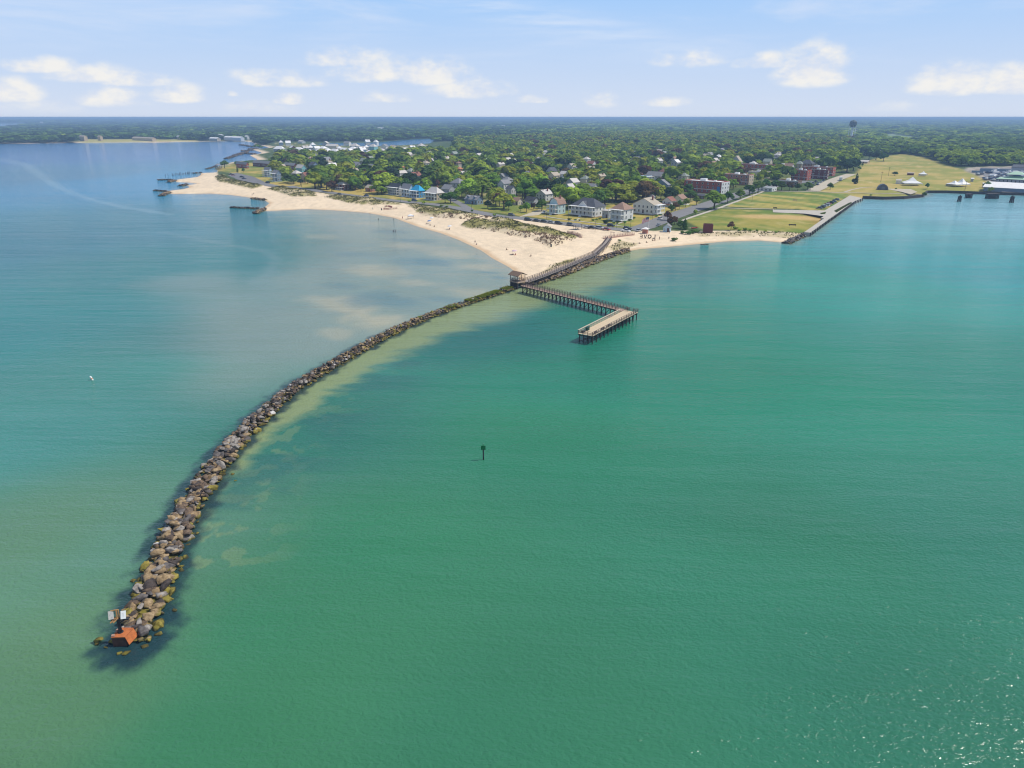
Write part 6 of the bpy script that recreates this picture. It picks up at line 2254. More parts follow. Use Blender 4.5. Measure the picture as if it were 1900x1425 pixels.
def cloud_trees(name, P, hh, ww, col_idx, mats, n, size, kind_label, seed, spread=1.0):
    """far trees as one mass of crowns; P (N,2)"""
    rg_ = np.random.default_rng(seed)
    N = len(P)
    base = []
    for k in range(10):
        Cn, Rn = crown_lobes(rg_, 5.0, 10, 1.0, 7)
        base.append(leaf_cloud(rg_, Cn, Rn, n, size))
    V, Q, T, MI = [], [], [], []
    off = 0
    which = rg_.integers(0, 10, N)
    for k in range(10):
        sel = np.where(which == k)[0]
        v, q, t = base[k]
        a = rg_.uniform(0, 6.283, len(sel))
        ca, sa = np.cos(a)[:, None], np.sin(a)[:, None]
        s = (hh[sel] / 10.0)[:, None]
        w = ww[sel][:, None]
        X = (v[None, :, 0] * ca - v[None, :, 1] * sa) * s * w + P[sel, 0:1]
        Y = (v[None, :, 0] * sa + v[None, :, 1] * ca) * s * w + P[sel, 1:2]
        Z = v[None, :, 2] * s + GZ
        V.append(np.stack([X, Y, Z], -1).reshape(-1, 3))
        Q.append((q[None] + (np.arange(len(sel)) * len(v))[:, None, None]).reshape(-1, 4) + off)
        off += len(sel) * len(v)
        T.append(np.clip(0.5 + (t[None] - .5) * spread + rg_.uniform(-.22, .22, len(sel))[:, None] * spread, 0, 1).ravel())
        MI.append(np.repeat(col_idx[sel], len(q)))
    o = link(name, np_mesh(name, np.concatenate(V), np.concatenate(Q), mats, tint=np.concatenate(T), mi=np.concatenate(MI)))
    tag(o, kind_label, 'trees', kind='stuff')
    return o


cols = list(KINDS)
cloud_trees('town_trees', np.array([(t[0], t[1]) for t in rest_t]), np.array([t[2] for t in rest_t]), np.array([t[3] for t in rest_t]), np.array([cols.index(t[5]) for t in rest_t]),
            list(KINDS.values()), 150, 1.2, 'farther trees of the town filling the blocks between houses', 31)

# --- the woods beyond
NF = ats([(300, 345), (398, 300), (440, 292), (470, 280), (508, 262.5), (600, 262.5), (800, 262.5), (845, 262), (1100, 250), (1400, 252), (1590, 262), (1600, 290), (1648, 289), (1676, 286), (1712, 291), (1730, 297), (1757, 307), (1791, 310), (1900, 309), (2600, 309), (2600, 420),
          (1500, 470), (950, 560), (300, 385)], GZ)
fp, fh = [], []
rw = np.random.default_rng(8)
r = 600.0
while r < 22000:
    sp = max(8.0, r / 118.0)
    a = np.arange(math.radians(-43), math.radians(43), sp / r)
    a = a + rw.uniform(-.4, .4, len(a)) * sp / r
    rr_ = r + rw.uniform(-.45, .45, len(a)) * sp
    fp.append(np.stack([rr_ * np.sin(a), rr_ * np.cos(a)], 1))
    hgt = rw.uniform(9, 15, len(a)) * (1 + 0.25 * (fbm(fp[-1][:, 0], fp[-1][:, 1], 400, 3, 12) - .5))
    fh.append(hgt + np.clip((r - 6500) / 6000, 0, 1) * 26 * fbm(fp[-1][:, 0], fp[-1][:, 1], 2600, 3, 13))
    r += sp * (0.95 if r < 2500 else 1.25 if r < 6000 else 1.7)
fp, fh = np.concatenate(fp), np.concatenate(fh)
keep = ~inside(fp[:, 0], fp[:, 1], NF)
fp, fh = fp[keep], fh[keep]
ld = land_d(fp[:, 0], fp[:, 1])
keep = ld > 7
for g_ in (FARFIELD, FARSTRIP, FIELD, YARD, *GREENS[1:], *CLEAR):
    keep &= ~(sdist(fp[:, 0], fp[:, 1], g_) > -4)
for ln, wd in ((ats([(1536, 268), (1543, 256), (1546, 250)], GZ), 12), (ats([(1580, 250), (1592, 242), (1602, 235)], GZ), 26)):
    keep &= dist_line(fp[:, 0], fp[:, 1], ln) > wd
for i in range(len(hx)):
    if hd[i] > 900:
        keep &= (np.hypot(fp[:, 0] - hx[i], fp[:, 1] - hy[i]) > hr[i] + 6)
        kx, ky = hx[i] - hx[i] / hd[i] * (hr[i] + 28), hy[i] - hy[i] / hd[i] * (hr[i] + 28)
        keep &= (dist_line(fp[:, 0], fp[:, 1], [(hx[i], hy[i]), (kx, ky)]) > hr[i] + 3)
tw = at(1578, 262, GZ)
keep &= dist_line(fp[:, 0], fp[:, 1], [tw, (tw[0] * .86, tw[1] * .86)]) > 17
keep &= ~((np.hypot(fp[:, 0], fp[:, 1]) > 5500) & (fbm(fp[:, 0], fp[:, 1], 900, 3, 14) < 0.30))
fp, fh, ld = fp[keep], fh[keep], ld[keep]
rad = np.hypot(fp[:, 0], fp[:, 1])
ww = np.maximum(1.0, rad / 118.0 / 8.2) * rw.uniform(1.15, 1.6, len(fp)) * 10 / fh
pt = fbm(fp[:, 0], fp[:, 1], 160, 3, 15) + rw.uniform(-.22, .22, len(fp))
left = np.clip((-fp[:, 0] / rad + 0.1) * 1.6, 0, .22)
ci = np.where(pt < .46 + left, cols.index('dark green'), np.where(pt < .66 + left, cols.index('mid green'), cols.index('bright green')))
ci = np.where((rw.random(len(fp)) < .18 + left * 1.6), cols.index('blackish green'), ci)
nearf = rad < 1900
cloud_trees('near_woods', fp[nearf], fh[nearf], ww[nearf], ci[nearf], list(KINDS.values()), 80, 1.25, 'broadleaf woods behind the dry field and beyond the town', 41, 0.75)
cloud_trees('far_forest', fp[~nearf], fh[~nearf], ww[~nearf], ci[~nearf], list(KINDS.values()), 26, 2.1, 'distant forest covering the flat land to the horizon', 42, 0.5)

# --- dune grass
DG, DS = [], []
rd = np.random.default_rng(19)
for k, p in DUNES.items():
    bx_, by_ = [q[0] for q in p], [q[1] for q in p]
    n = int((max(bx_) - min(bx_)) * (max(by_) - min(by_)) * 1.25)
    X, Y = rd.uniform(min(bx_), max(bx_), n), rd.uniform(min(by_), max(by_), n)
    d_ = sdist(X, Y, p)
    dn = fbm(X, Y, 2.6, 3, 17)
    sw_ = seaward(X, Y)
    prob = sstep(-1.0, 2.5, d_) * np.where(sw_ > .5, sstep(.42, .56, dn) * .9, sstep(.32, .55, dn)) * (0.55 if k in 'GH' else 1.0)
    s_ = rd.random(n) < prob
    DG.append(np.stack([X[s_], Y[s_]], 1))
    DS.append(sw_[s_])
DG, DS = np.concatenate(DG), np.concatenate(DS)
DZ = ground_z(DG[:, 0], DG[:, 1]) - 0.05
DP = np.concatenate([DG, DZ[:, None]], 1)
for nm, sel, col, h_, lab in (('dune_grass', DS <= .5, (0.155, 0.15, 0.05), .6, 'greenish beach grass matting the backs of the dunes'), ('beach_grass', DS > .5, (0.23, 0.165, 0.10), .85, 'brown beach grass clumps on the sandy seaward dune faces')):
    v, f, t = blades(int(sel.sum()), lambda n: DP[sel], h_, 0.15, rd)
    tag(link(nm, np_mesh(nm, v, f, foliage(nm + '_blade', col, 0.55), tint=t)), lab, 'grass', kind='stuff')

# ================================================================== vehicles
tyre = mat('tyre_rubber', (0.02, 0.02, 0.02), 0.9, 0.1, 3.0)
rimm = mat('wheel_rim', (0.35, 0.35, 0.36), 0.4, 0.1, 3.0, metal=.6)
CARC = {'black': (0.015, 0.015, 0.018), 'white': (0.75, 0.75, 0.75), 'silver': (0.42, 0.43, 0.45), 'red': (0.30, 0.02, 0.025), 'grey': (0.13, 0.135, 0.145), 'dark blue': (0.02, 0.04, 0.10), 'blue': (0.04, 0.12, 0.30)}
CARM = {k: mat('car_paint_' + k.replace(' ', '_'), v_, 0.25, 0.05, 1.0, spec=.6) for k, v_ in CARC.items()}


def prism_y(mb, prof, w, w2=None):
    """side profile (x, z) swept across the width, narrowed at the top"""
    zt = max(z for _, z in prof)
    zb = min(z for _, z in prof)
    w2 = w2 or w
    n = len(prof)
    vs = []
    for s in (-1, 1):
        for x, z in prof:
            ww_ = w + (w2 - w) * (z - zb) / (zt - zb + 1e-9)
            vs.append((x, s * ww_ / 2, z))
    mb.add(vs, [tuple(range(n)), tuple(range(n, 2 * n))[::-1]] + [((k + 1) % n, k, n + k, n + (k + 1) % n) for k in range(n)])


CARP = {}
for tp in ('saloon', 'estate', 'pickup'):
    L = {'saloon': 4.6, 'estate': 4.7, 'pickup': 5.4}[tp]
    a = MB()
    hb = .82 if tp == 'saloon' else .98
    prism_y(a, [(-L / 2, .35), (-L / 2 + .05, hb - .08), (-L / 2 + .3, hb), (L / 2 - .9, hb), (L / 2 - .1, hb - .2), (L / 2, .4), (L / 2 - .1, .28), (-L / 2 + .1, .28)], 1.78, 1.7)
    cabp = {'saloon': [(-1.55, hb), (-.95, 1.40), (.35, 1.42), (1.15, hb)], 'estate': [(-2.15, hb), (-1.9, 1.66), (.3, 1.70), (1.15, hb)], 'pickup': [(-.5, hb), (-.4, 1.72), (.75, 1.74), (1.4, hb)]}[tp]
    gl = MB()
    prism_y(gl, cabp, 1.66, 1.36)
    rf = MB()
    xs_ = sorted(cabp, key=lambda q: -q[1])[:2]
    rf.box(((xs_[0][0] + xs_[1][0]) / 2, 0, xs_[0][1] + .01), (abs(xs_[0][0] - xs_[1][0]) + .1, 1.38, .06))
    CARP[tp] = (a, gl, rf, L)
wm_ = MB()
wm_.cyl((0, -.11, 0), (0, .11, 0), .33, .33, 12)
wheel_me = wm_.mesh('wheel', tyre)
wm_ = MB()
wm_.cyl((0, -.115, 0), (0, .115, 0), .19, .19, 8)
rim_me = wm_.mesh('rim', rimm)
CME = {}
CARN = {}


def car(u, v, col, tp, heading, label, group='cars parked along the beachfront road', x=None, y=None, z=None):
    if x is None:
        x, y = at(u, v, GZ)
    o = thing('parked_car' if tp != 'pickup' else 'pickup_truck', label, 'car' if tp != 'pickup' else 'truck', (x, y, (GZ + .16) if z is None else z), heading, group)
    if (tp, col) not in CME:
        a, gl, rf, L = CARP[tp]
        CME[tp, col] = (a.mesh('body', CARM[col]), gl.mesh('windows', glassm), rf.mesh('roof_panel', CARM[col]))
    b_, g_, r_ = CME[tp, col]
    link('body', b_, o)
    link('windows', g_, o)
    link('roof_panel', r_, o)
    L = CARP[tp][3]
    for sx in (-1, 1):
        for sy in (-1, 1):
            w_ = link('wheel', wheel_me, o, (sx * L * .30, sy * .8, .33))
            link('rim', rim_me, w_)
    return o


HB = math.atan2(at(1112, 422.5, GZ)[1] - at(1036, 414.5, GZ)[1], at(1112, 422.5, GZ)[0] - at(1036, 414.5, GZ)[0])
HM = math.radians(60)
for u, v, col, tp, hd_, lb in [(979.5, 409.5, 'black', 'estate', HB, 'black car parked farthest left in the row beside the grassy dune'), (995, 411, 'black', 'saloon', HB, 'second black car from the left in the row beside the dune'), (1008.5, 412.5, 'black', 'saloon', HB, 'third black car from the left in the row beside the dune'),
                               (1022, 414.3, 'silver', 'saloon', HB, 'silver car in the row in front of the pale teal beach house'), (1036, 416.3, 'black', 'estate', HB, 'black car parked in front of the left end of the mansion'), (1058.5, 419, 'grey', 'estate', HB, 'dark grey car parked straight in front of the mansion'),
                               (1089, 423.5, 'white', 'saloon', HB, 'white car parked right of the beach shelter'), (1098, 424.5, 'black', 'saloon', HB, 'black car between two pale cars in front of the mansion garden'), (1113, 425.3, 'silver', 'estate', HB, 'silver car next to the red one in the beach row'),
                               (1125, 427.5, 'red', 'saloon', HB, 'red car at the right end of the beach row'), (1133.5, 420.8, 'black', 'estate', HB, 'black car on the far side of the road before the brown-roofed white house'), (1164, 426.5, 'black', 'estate', HB + .15, 'black car on the bend by the beach crossing'),
                               (1161, 430.5, 'white', 'pickup', HB + .1, 'white car nearest the sand at the beach crossing'), (1185, 429.5, 'silver', 'saloon', HB + 1.4, 'silver car waiting beside the tan kiosk'), (1222, 419.5, 'silver', 'saloon', HM, 'silver car parked by the brown tree at the avenue mouth'), (1224.5, 408, 'white', 'estate', HM, 'white car parked at the avenue corner below the white corner house'),
                               (1009.5, 396, 'white', 'pickup', 1.2, 'white truck parked left of the pale teal beach house'), (449, 329.5, 'black', 'estate', .5, 'black vehicle standing in the middle of the left car park'), (453, 332.5, 'dark blue', 'saloon', .2, 'dark blue car in the left car park near the dune'), (429, 324.5, 'black', 'saloon', .3, 'black car at the far end of the left car park'), (433, 326, 'red', 'saloon', .3, 'dark red car at the far end of the left car park'),
                               (497, 340.3, 'black', 'estate', -.5, 'black car on the beachfront road below the slate blue deck house'), (525, 347.5, 'black', 'saloon', -.5, 'black car on the beachfront road left of the tall bright trees'), (630, 361.5, 'grey', 'saloon', -.6, 'grey car on the beachfront road in front of the dark red porch house'), (680, 364.5, 'dark blue', 'saloon', -.6, 'dark car at the kerb left of the balcony house'), (949, 401, 'grey', 'estate', HB, 'grey car on the road at the end of the driveway'), (769, 366 + 7.5, 'dark blue', 'estate', HB, 'dark blue car in front of the bright blue house')]:
    car(u, v, col, tp, hd_, lb)
for k, (u, v, col, tp) in enumerate([(1520, 388, 'grey', 'saloon'), (1524, 386.2, 'black', 'estate'), (1528, 384.2, 'silver', 'saloon'), (1533, 382.5, 'white', 'estate'), (1536, 379.8, 'red', 'saloon'), (1541, 378, 'black', 'estate'), (1546, 375.3, 'dark blue', 'saloon'), (1551, 372.6, 'grey', 'estate')]):
    car(u, v, col, tp, math.radians(140), '%s %s parked on the lawn edge, %s from the sea along the promenade' % (col, 'car' if tp == 'saloon' else 'large car', ORD[k]), 'cars parked beside the promenade')
for k, (u, v, col, tp) in enumerate([(1504, 339, 'white', 'saloon'), (1509, 341, 'grey', 'saloon'), (1514, 338, 'black', 'estate'), (1519, 341.5, 'white', 'estate'), (1524, 338.5, 'silver', 'saloon'), (1500, 341, 'silver', 'estate'), (1528, 336, 'dark blue', 'saloon'), (1517, 344, 'black', 'saloon'), (1508, 344.5, 'grey', 'estate')]):
    car(u, v, col, tp, math.radians(50), '%s %s in the lot before the three brick blocks, %s of its row' % (col, 'car' if tp == 'saloon' else 'large car', ORD[k]), 'cars in the lot by the brick blocks')
# white coach on the gravel road
x, y = at(1560, 335, GZ)
cz = thing('white_coach', 'long white and dark coach parked on the gravel road at the field edge', 'bus', (x, y, GZ + .16), math.radians(62))
m_ = MB()
prism_y(m_, [(-6, .5), (-6, 3.2), (5.7, 3.2), (6, 2.2), (6, .5)], 2.5, 2.4)
m_.build('body', mat('coach_white', (0.6, 0.61, 0.63), .4, .05, 1.0), cz)
m_ = MB()
m_.box((-.2, 0, 2.2), (11.0, 2.53, .8))
m_.build('windows', glassm, cz)
for sx in (-3.6, 3.8):
    for sy in (-1.1, 1.1):
        link('wheel', wheel_me, cz, (sx, sy, .42)).scale = (1.3, 1.4, 1.3)
# boat yard: boats on stands and cars
bm_hull = MB()
st = [(-4, 1.15, .1), (-2, 1.35, -.1), (0.5, 1.3, -.15), (2.8, .8, .1), (4.2, .06, .35)]
vs, fs = [], []
for xx, hw_, kz in st:
    vs += [(xx, -hw_, 1.55 + xx * .05), (xx, -hw_ * .8, .7 + kz), (xx, 0, .4 + kz), (xx, hw_ * .8, .7 + kz), (xx, hw_, 1.55 + xx * .05)]
for i in range(4):
    for j in range(4):
        fs.append((i * 5 + j, i * 5 + j + 1, i * 5 + j + 6, i * 5 + j + 5))
    fs.append((i * 5 + 4, i * 5, i * 5 + 5, i * 5 + 9))
fs.append((0, 1, 2, 3, 4))
bm_hull.add(vs, [f[::-1] for f in fs])
hullm = {c: bm_hull.mesh('hull', CARM[c]) for c in ('white', 'dark blue', 'grey', 'black', 'silver')}
cb = MB()
cb.box((-.2, 0, 2.1), (2.6, 1.7, 1.2), 0, 0, .82)
cab_me = cb.mesh('cabin', trim)
cv = MB()
prism_y(cv, [(-4, 1.5), (-3.6, 2.3), (1.5, 2.5), (4, 1.7)], 2.5, 1.2)
cover_me = {c: cv.mesh('cover', CARM[c]) for c in ('dark blue', 'grey', 'white')}
sb = MB()
for xx in (-2, 1.4):
    for yy in (-.9, .9):
        sb.box((xx, yy, .35), (.2, .2, .9))
stand_me = sb.mesh('stand', steel_d)
YB = [(1814, 325.5, 'grey'), (1818, 325, 'black'), (1826, 333.5, 'dark blue'), (1830, 334.5, 'grey'), (1834, 334.2, 'dark blue'), (1847, 334, 'dark blue'), (1843, 337, 'grey'), (1849, 322.5, 'white'), (1853, 321.5, 'dark blue'), (1858, 326.5, 'grey'), (1862, 323, 'white'), (1866, 327.5, 'dark blue'), (1870, 324, 'white'), (1874, 328.5, 'grey'), (1878, 323.5, 'dark blue'), (1862, 330.5, 'dark blue'), (1870, 331.3, 'grey'), (1858, 318.5, 'silver'), (1866, 319, 'grey'), (1884, 321, 'white'), (1890, 324, 'grey'), (1896, 321.5, 'white'), (1888, 318, 'dark blue'), (1842, 327.0, 'white'), (1836, 329.5, 'grey'), (1846, 329.0, 'white'), (1852, 330.0, 'grey'), (1856, 333.5, 'white'), (1864, 335.0, 'grey'), (1850, 326.0, 'dark blue'), (1872, 320.5, 'white'), (1880, 327.0, 'white'), (1886, 329.0, 'dark blue'), (1893, 328.5, 'white'), (1899, 326.0, 'grey'), (1897, 331.0, 'dark blue'), (1840, 320.5, 'grey'), (1846, 319.0, 'white'), (1834, 322.5, 'dark blue'), (1880, 317.0, 'grey'), (1852, 316.8, 'white')]
for k, (u, v, c) in enumerate(YB):
    x, y = at(u, v, GZ)
    o = thing('stored_boat', unique('%s %s boat' % ('covered' if k % 3 else 'cabin', c if c != 'silver' else 'pale'), 'stored %s' % near_phrase(u, v)), 'boat', (x, y, GZ + .1), rp.uniform(-.5, .5) + (0 if k % 2 else 1.57), 'boats stored in the yard')
    link('hull', hullm[c], o)
    if k % 3:
        link('cover', cover_me[c if c in cover_me else 'grey'], o)
    else:
        link('cabin', cab_me, o)
    link('stand', stand_me, o)
for k, (u, v, col, tp) in enumerate([(1843, 346, 'white', 'saloon'), (1847, 343, 'silver', 'estate'), (1851, 345.5, 'dark blue', 'saloon'), (1846, 348, 'white', 'estate'), (1853, 349, 'silver', 'saloon'), (1890, 343.5, 'grey', 'estate'), (1896, 343.8, 'black', 'saloon'), (1884, 343.2, 'red', 'saloon')]):
    car(u, v, col, tp, 1.2, '%s %s in the boat yard, %s from the bulkhead corner' % (col, 'car' if tp == 'saloon' else 'large car', ORD[k]), 'cars in the boat yard')

# ================================================================== beach furniture and people
skin = mat('skin', (0.42, 0.25, 0.17), 0.6, 0.05, 2.0)
CL = {'navy': (0.02, 0.03, 0.08), 'red': (0.35, 0.03, 0.03), 'black': (0.02, 0.02, 0.022), 'white': (0.7, 0.7, 0.68), 'teal': (0.03, 0.2, 0.22), 'olive': (0.12, 0.12, 0.05)}
hairm = mat('dark_hair', (0.03, 0.02, 0.015), 0.7, 0.1, 2.0)


def figure(pose):
    """skinned skeleton, z up, facing -y"""
    if pose == 'stand':
        J = [(0, 0, .95, .135), (0, 0, 1.15, .13), (0, 0, 1.38, .145), (0, 0, 1.50, .06), (0, -.01, 1.62, .095), (0, -.01, 1.72, .085),
             (.10, 0, .88, .095), (.11, -.02, .48, .062), (.12, .02, .07, .042), (.12, -.13, .03, .035), (-.10, 0, .88, .095), (-.12, .04, .48, .062), (-.13, .06, .07, .042), (-.13, -.09, .03, .035),
             (.19, 0, 1.40, .06), (.25, .02, 1.12, .042), (.24, -.08, .88, .032), (.24, -.12, .79, .03), (-.19, 0, 1.40, .06), (-.26, .02, 1.12, .042), (-.25, -.06, .88, .032), (-.25, -.1, .79, .03)]
    else:
        J = [(0, 0, .16, .14), (0, .06, .36, .13), (0, .10, .58, .14), (0, .08, .70, .06), (0, .05, .82, .095), (0, .05, .92, .085),
             (.11, -.08, .15, .09), (.14, -.48, .42, .062), (.14, -.78, .08, .042), (.14, -.9, .05, .035), (-.11, -.08, .15, .09), (-.14, -.46, .36, .062), (-.15, -.80, .08, .042), (-.15, -.92, .05, .035),
             (.19, .10, .60, .06), (.27, .02, .36, .042), (.25, -.2, .3, .032), (.24, -.28, .3, .03), (-.19, .10, .60, .06), (-.28, .18, .34, .042), (-.28, .26, .1, .032), (-.28, .27, .04, .03)]
    E_ = [(0, 1), (1, 2), (2, 3), (3, 4), (4, 5), (0, 6), (6, 7), (7, 8), (8, 9), (0, 10), (10, 11), (11, 12), (12, 13), (2, 14), (14, 15), (15, 16), (16, 17), (2, 18), (18, 19), (19, 20), (20, 21)]
    me = bpy.data.meshes.new('body')
    me.from_pydata([j[:3] for j in J], E_, [])
    ob = bpy.data.objects.new('body_form', me)
    COL.objects.link(ob)
    md = ob.modifiers.new('skin', 'SKIN')
    for sv, j in zip(me.skin_vertices[0].data, J):
        sv.radius = (j[3], j[3])
    me.skin_vertices[0].data[0].use_root = True
    sub = ob.modifiers.new('sub', 'SUBSURF')
    sub.levels = sub.render_levels = 1
    dg = bpy.context.evaluated_depsgraph_get()
    out = bpy.data.meshes.new_from_object(ob.evaluated_get(dg))
    bpy.data.objects.remove(ob)
    return out, J


FIG = {p: figure(p) for p in ('stand', 'sit')}
BODY, EXTRA = {}, {}


def person(u, v, pose, cloth, label, rz=None, z=None, group='people on the beach', xy=None):
    x, y = xy or at(u, v, 0.8 if z is None else z)
    zz = (max(gz(x, y), -.35)) if z is None else z
    o = thing('person', label, 'person', (x, y, zz), rt.uniform(0, 6.28) if rz is None else rz, group)
    if (pose, cloth) not in BODY:
        me = FIG[pose][0].copy()
        me.materials.clear()
        me.materials.append(skin)
        BODY[pose, cloth] = me
        hz = (0, -.01, 1.70) if pose == 'stand' else (0, .05, .90)
        b = MB()
        b.lathe([(.115, -.06), (.125, .0), (.10, .07), (.02, .10)], 10, hz)
        c_ = MB()
        if pose == 'stand':
            c_.lathe([(.175, .70), (.18, .78), (.165, .98), (.155, 1.08)], 12)
            t_ = MB()
            t_.lathe([(.165, 1.06), (.175, 1.2), (.20, 1.36), (.12, 1.46)], 12)
        else:
            c_.lathe([(.19, .03), (.2, .12), (.175, .28), (.165, .34)], 12)
            t_ = MB()
            t_.lathe([(.17, .32), (.185, .45), (.20, .58), (.12, .67)], 12, (0, .07, 0))
        EXTRA[pose, cloth] = (b.mesh('hair', hairm), c_.mesh('shorts', mat('cloth_' + cloth, CL[cloth], .9, .1, 2.0)), t_.mesh('top', mat('cloth_' + cloth, CL[cloth], .9, .1, 2.0)))
    link('body', BODY[pose, cloth], o)
    for nm, me in zip(('hair', 'shorts', 'top'), EXTRA[pose, cloth]):
        link(nm, me, o)
    return o


for u, v, pose, cl, lb in [(947.5, 508, 'stand', 'black', 'person in black wading at the beach corner left of the pavilion'), (957, 509, 'stand', 'olive', 'person in olive standing at the water edge nearest the pavilion'), (881.5, 450, 'stand', 'black', 'person in black standing near the water midway along the beach'), (884.5, 452, 'sit', 'navy', 'person in navy sitting beside the one standing midway along the beach'),
                           (702, 406.5, 'stand', 'black', 'lone person in black standing in the shallows off the left beach'), (730, 428.5, 'stand', 'navy', 'left one of two people standing in the shallows'), (734, 428.5, 'stand', 'black', 'right one of two people standing in the shallows'), (686.5, 396.5, 'stand', 'red', 'person in red walking at the water edge on the left beach'), (692, 389.5, 'stand', 'teal', 'person in teal on the sand left of the snow fence'),
                           (730.5, 404.5, 'sit', 'olive', 'person in olive sitting at the water edge below the canopy'), (747, 404.5, 'stand', 'red', 'person in red standing left of the pop-up canopy'), (792, 415, 'sit', 'black', 'person in black sitting left of the beach chairs'), (798, 417.5, 'sit', 'navy', 'person in navy sitting in the middle group below the dune'), (806, 420, 'sit', 'olive', 'person in olive sitting right of the middle group'),
                           (834, 425.5, 'sit', 'navy', 'person in navy sitting under the white beach umbrella'), (940, 464, 'sit', 'olive', 'person in olive sitting alone on the wide sand'), (951.5, 473, 'sit', 'navy', 'person in navy sitting under the pink umbrella'), (956.5, 473.5, 'sit', 'red', 'person in red sitting beside the pink umbrella'), (985, 477, 'sit', 'black', 'person in black sitting alone nearest the boardwalk'),
                           (468, 362, 'stand', 'navy', 'person in navy on the sand behind the small buried groyne'), (471, 361.5, 'stand', 'black', 'person in black on the sand behind the small buried groyne'), (1242, 437, 'stand', 'black', 'person in black standing on the right beach behind the sign letters'), (1241, 443.5, 'sit', 'teal', 'person in teal sitting right on the right beach'), (1223.5, 446, 'stand', 'black', 'person in black on the right beach below the sign letters'),
                           (1215, 447, 'sit', 'navy', 'person in navy sitting below the round sign letter'), (1211, 447.5, 'sit', 'black', 'person in black sitting left below the round sign letter'), (1186, 452, 'sit', 'black', 'person in black sitting near the rocks on the right beach'), (1176, 453, 'sit', 'navy', 'person in navy sitting nearest the riprap on the right beach'), (1199.5, 450.5, 'sit', 'olive', 'person in olive sitting between the sign letters and the water')]:
    person(u, v, pose, cl, lb)
p = B0 - dbv * 0 + nb * -.6 + dbv * 1.6
person(0, 0, 'stand', 'black', 'person in black standing at the inner corner of the fishing pier', 0.4, ZD, 'people on the pier', (p.x, p.y))
p = A0 + da * 24
person(0, 0, 'stand', 'navy', 'person in navy walking halfway along the pier walkway', 2.2, ZD, 'people on the pier', (p.x, p.y))


def umbrella(u, v, col, label, r=1.25, h=2.1):
    x, y = at(u, v, .8)
    o = thing('beach_umbrella', label, 'umbrella', (x, y, gz(x, y)), 0, 'beach umbrellas')
    o.rotation_euler = (.1, -.12, 0)
    m_ = MB()
    m_.cyl((0, 0, -.3), (0, 0, h), .025, .025, 6)
    m_.build('pole', trim, o)
    m_ = MB()
    m_.lathe([(r, h - .45), (r * .7, h - .2), (r * .3, h - .04), (.02, h + .02), (.02, h - .01), (r * .68, h - .23), (r * .97, h - .47)], 12)
    m_.build('canopy', mat('umbrella_' + col, {'white': (.7, .7, .72), 'pink': (.62, .45, .50), 'blue': (.10, .2, .45), 'olive': (.16, .16, .08)}[col], .8, .06, 1.0), o)


umbrella(835, 424.5, 'white', 'white umbrella on the open sand below the dune')
umbrella(955, 472, 'pink', 'pale pink umbrella on the wide sand left of the pavilion path')
umbrella(797, 414.5, 'blue', 'blue umbrella among the sitting group below the dune')
umbrella(801.5, 410, 'white', 'white umbrella close under the dune edge')
x, y = at(762, 405, .8)
o = thing('popup_canopy', 'white and blue pop-up canopy on the sand below the left dune', 'canopy', (x, y, gz(x, y)), .3)
m_ = MB()
m_.add([(-1.8, -1.5, 2.0), (1.8, -1.5, 2.0), (1.8, 1.5, 2.0), (-1.8, 1.5, 2.0), (0, 0, 2.9)], [(0, 1, 4), (1, 2, 4), (2, 3, 4), (3, 0, 4), (3, 2, 1, 0)])
m_.build('roof', canvas, o)
m_ = MB()
m_.box((0, -1.52, 1.85), (3.6, .04, .4))
m_.box((1.82, 0, 1.85), (.04, 3.0, .4))
m_.build('blue_valance', mat('canopy_blue', (.05, .16, .4), .8, .06, 1.0), o)
for sx in (-1.7, 1.7):
    for sy in (-1.4, 1.4):
        m_ = MB()
        m_.cyl((sx, sy, -.2), (sx, sy, 2.0), .05, .05, 6)
        m_.build('leg', steel_d, o)
for u, v, lb in [(1022.5, 462.5, 'dark bin standing at the foot of the large dune'), (708, 389.5, 'dark bin on the sand left of the red snow fence')]:
    x, y = at(u, v, 1.0)
    o = thing('litter_bin', lb, 'bin', (x, y, gz(x, y)), 0, 'bins on the beach')
    m_ = MB()
    m_.lathe([(.32, -.1), (.36, .1), (.38, 1.0), (.34, 1.02)], 12)
    m_.build('drum', dark_box if False else mat('dark_box', (0.05, 0.06, 0.06), 0.7, 0.2, 3.0), o)
    m_ = MB()
    m_.lathe([(.41, 1.0), (.4, 1.1), (.2, 1.3), (.05, 1.34)], 12)
    m_.build('lid', steel_d, o)
sf = mat('snow_fence_red', (0.30, 0.13, 0.10), .9, .3, 2.0)
for px2, lb in [([(712, 387), (724, 387.8), (737, 387.4)], 'reddish snow fence lying along the sand on the left beach'), ([(714, 384.5), (720, 383.8), (728, 385.5)], 'crumpled reddish fence roll behind the long snow fence')]:
    pts = smooth(ats(px2, 1.6), 2)
    m_ = MB()
    ln = resample(pts, .45)
    for (x, y, dx, dy) in ln:
        z = gz(x, y)
        m_.box((x, y, z + .5), (.1, .32, 1.25), 0, math.atan2(dy, dx) + rp.uniform(-.3, .3))
    for i in range(len(ln) - 1):
        for zz in (.35, .85):
            m_.bar((ln[i][0], ln[i][1], gz(ln[i][0], ln[i][1]) + zz), (ln[i + 1][0], ln[i + 1][1], gz(ln[i + 1][0], ln[i + 1][1]) + zz), .03)
    tag(m_.build('snow_fence', sf), lb, 'fence')

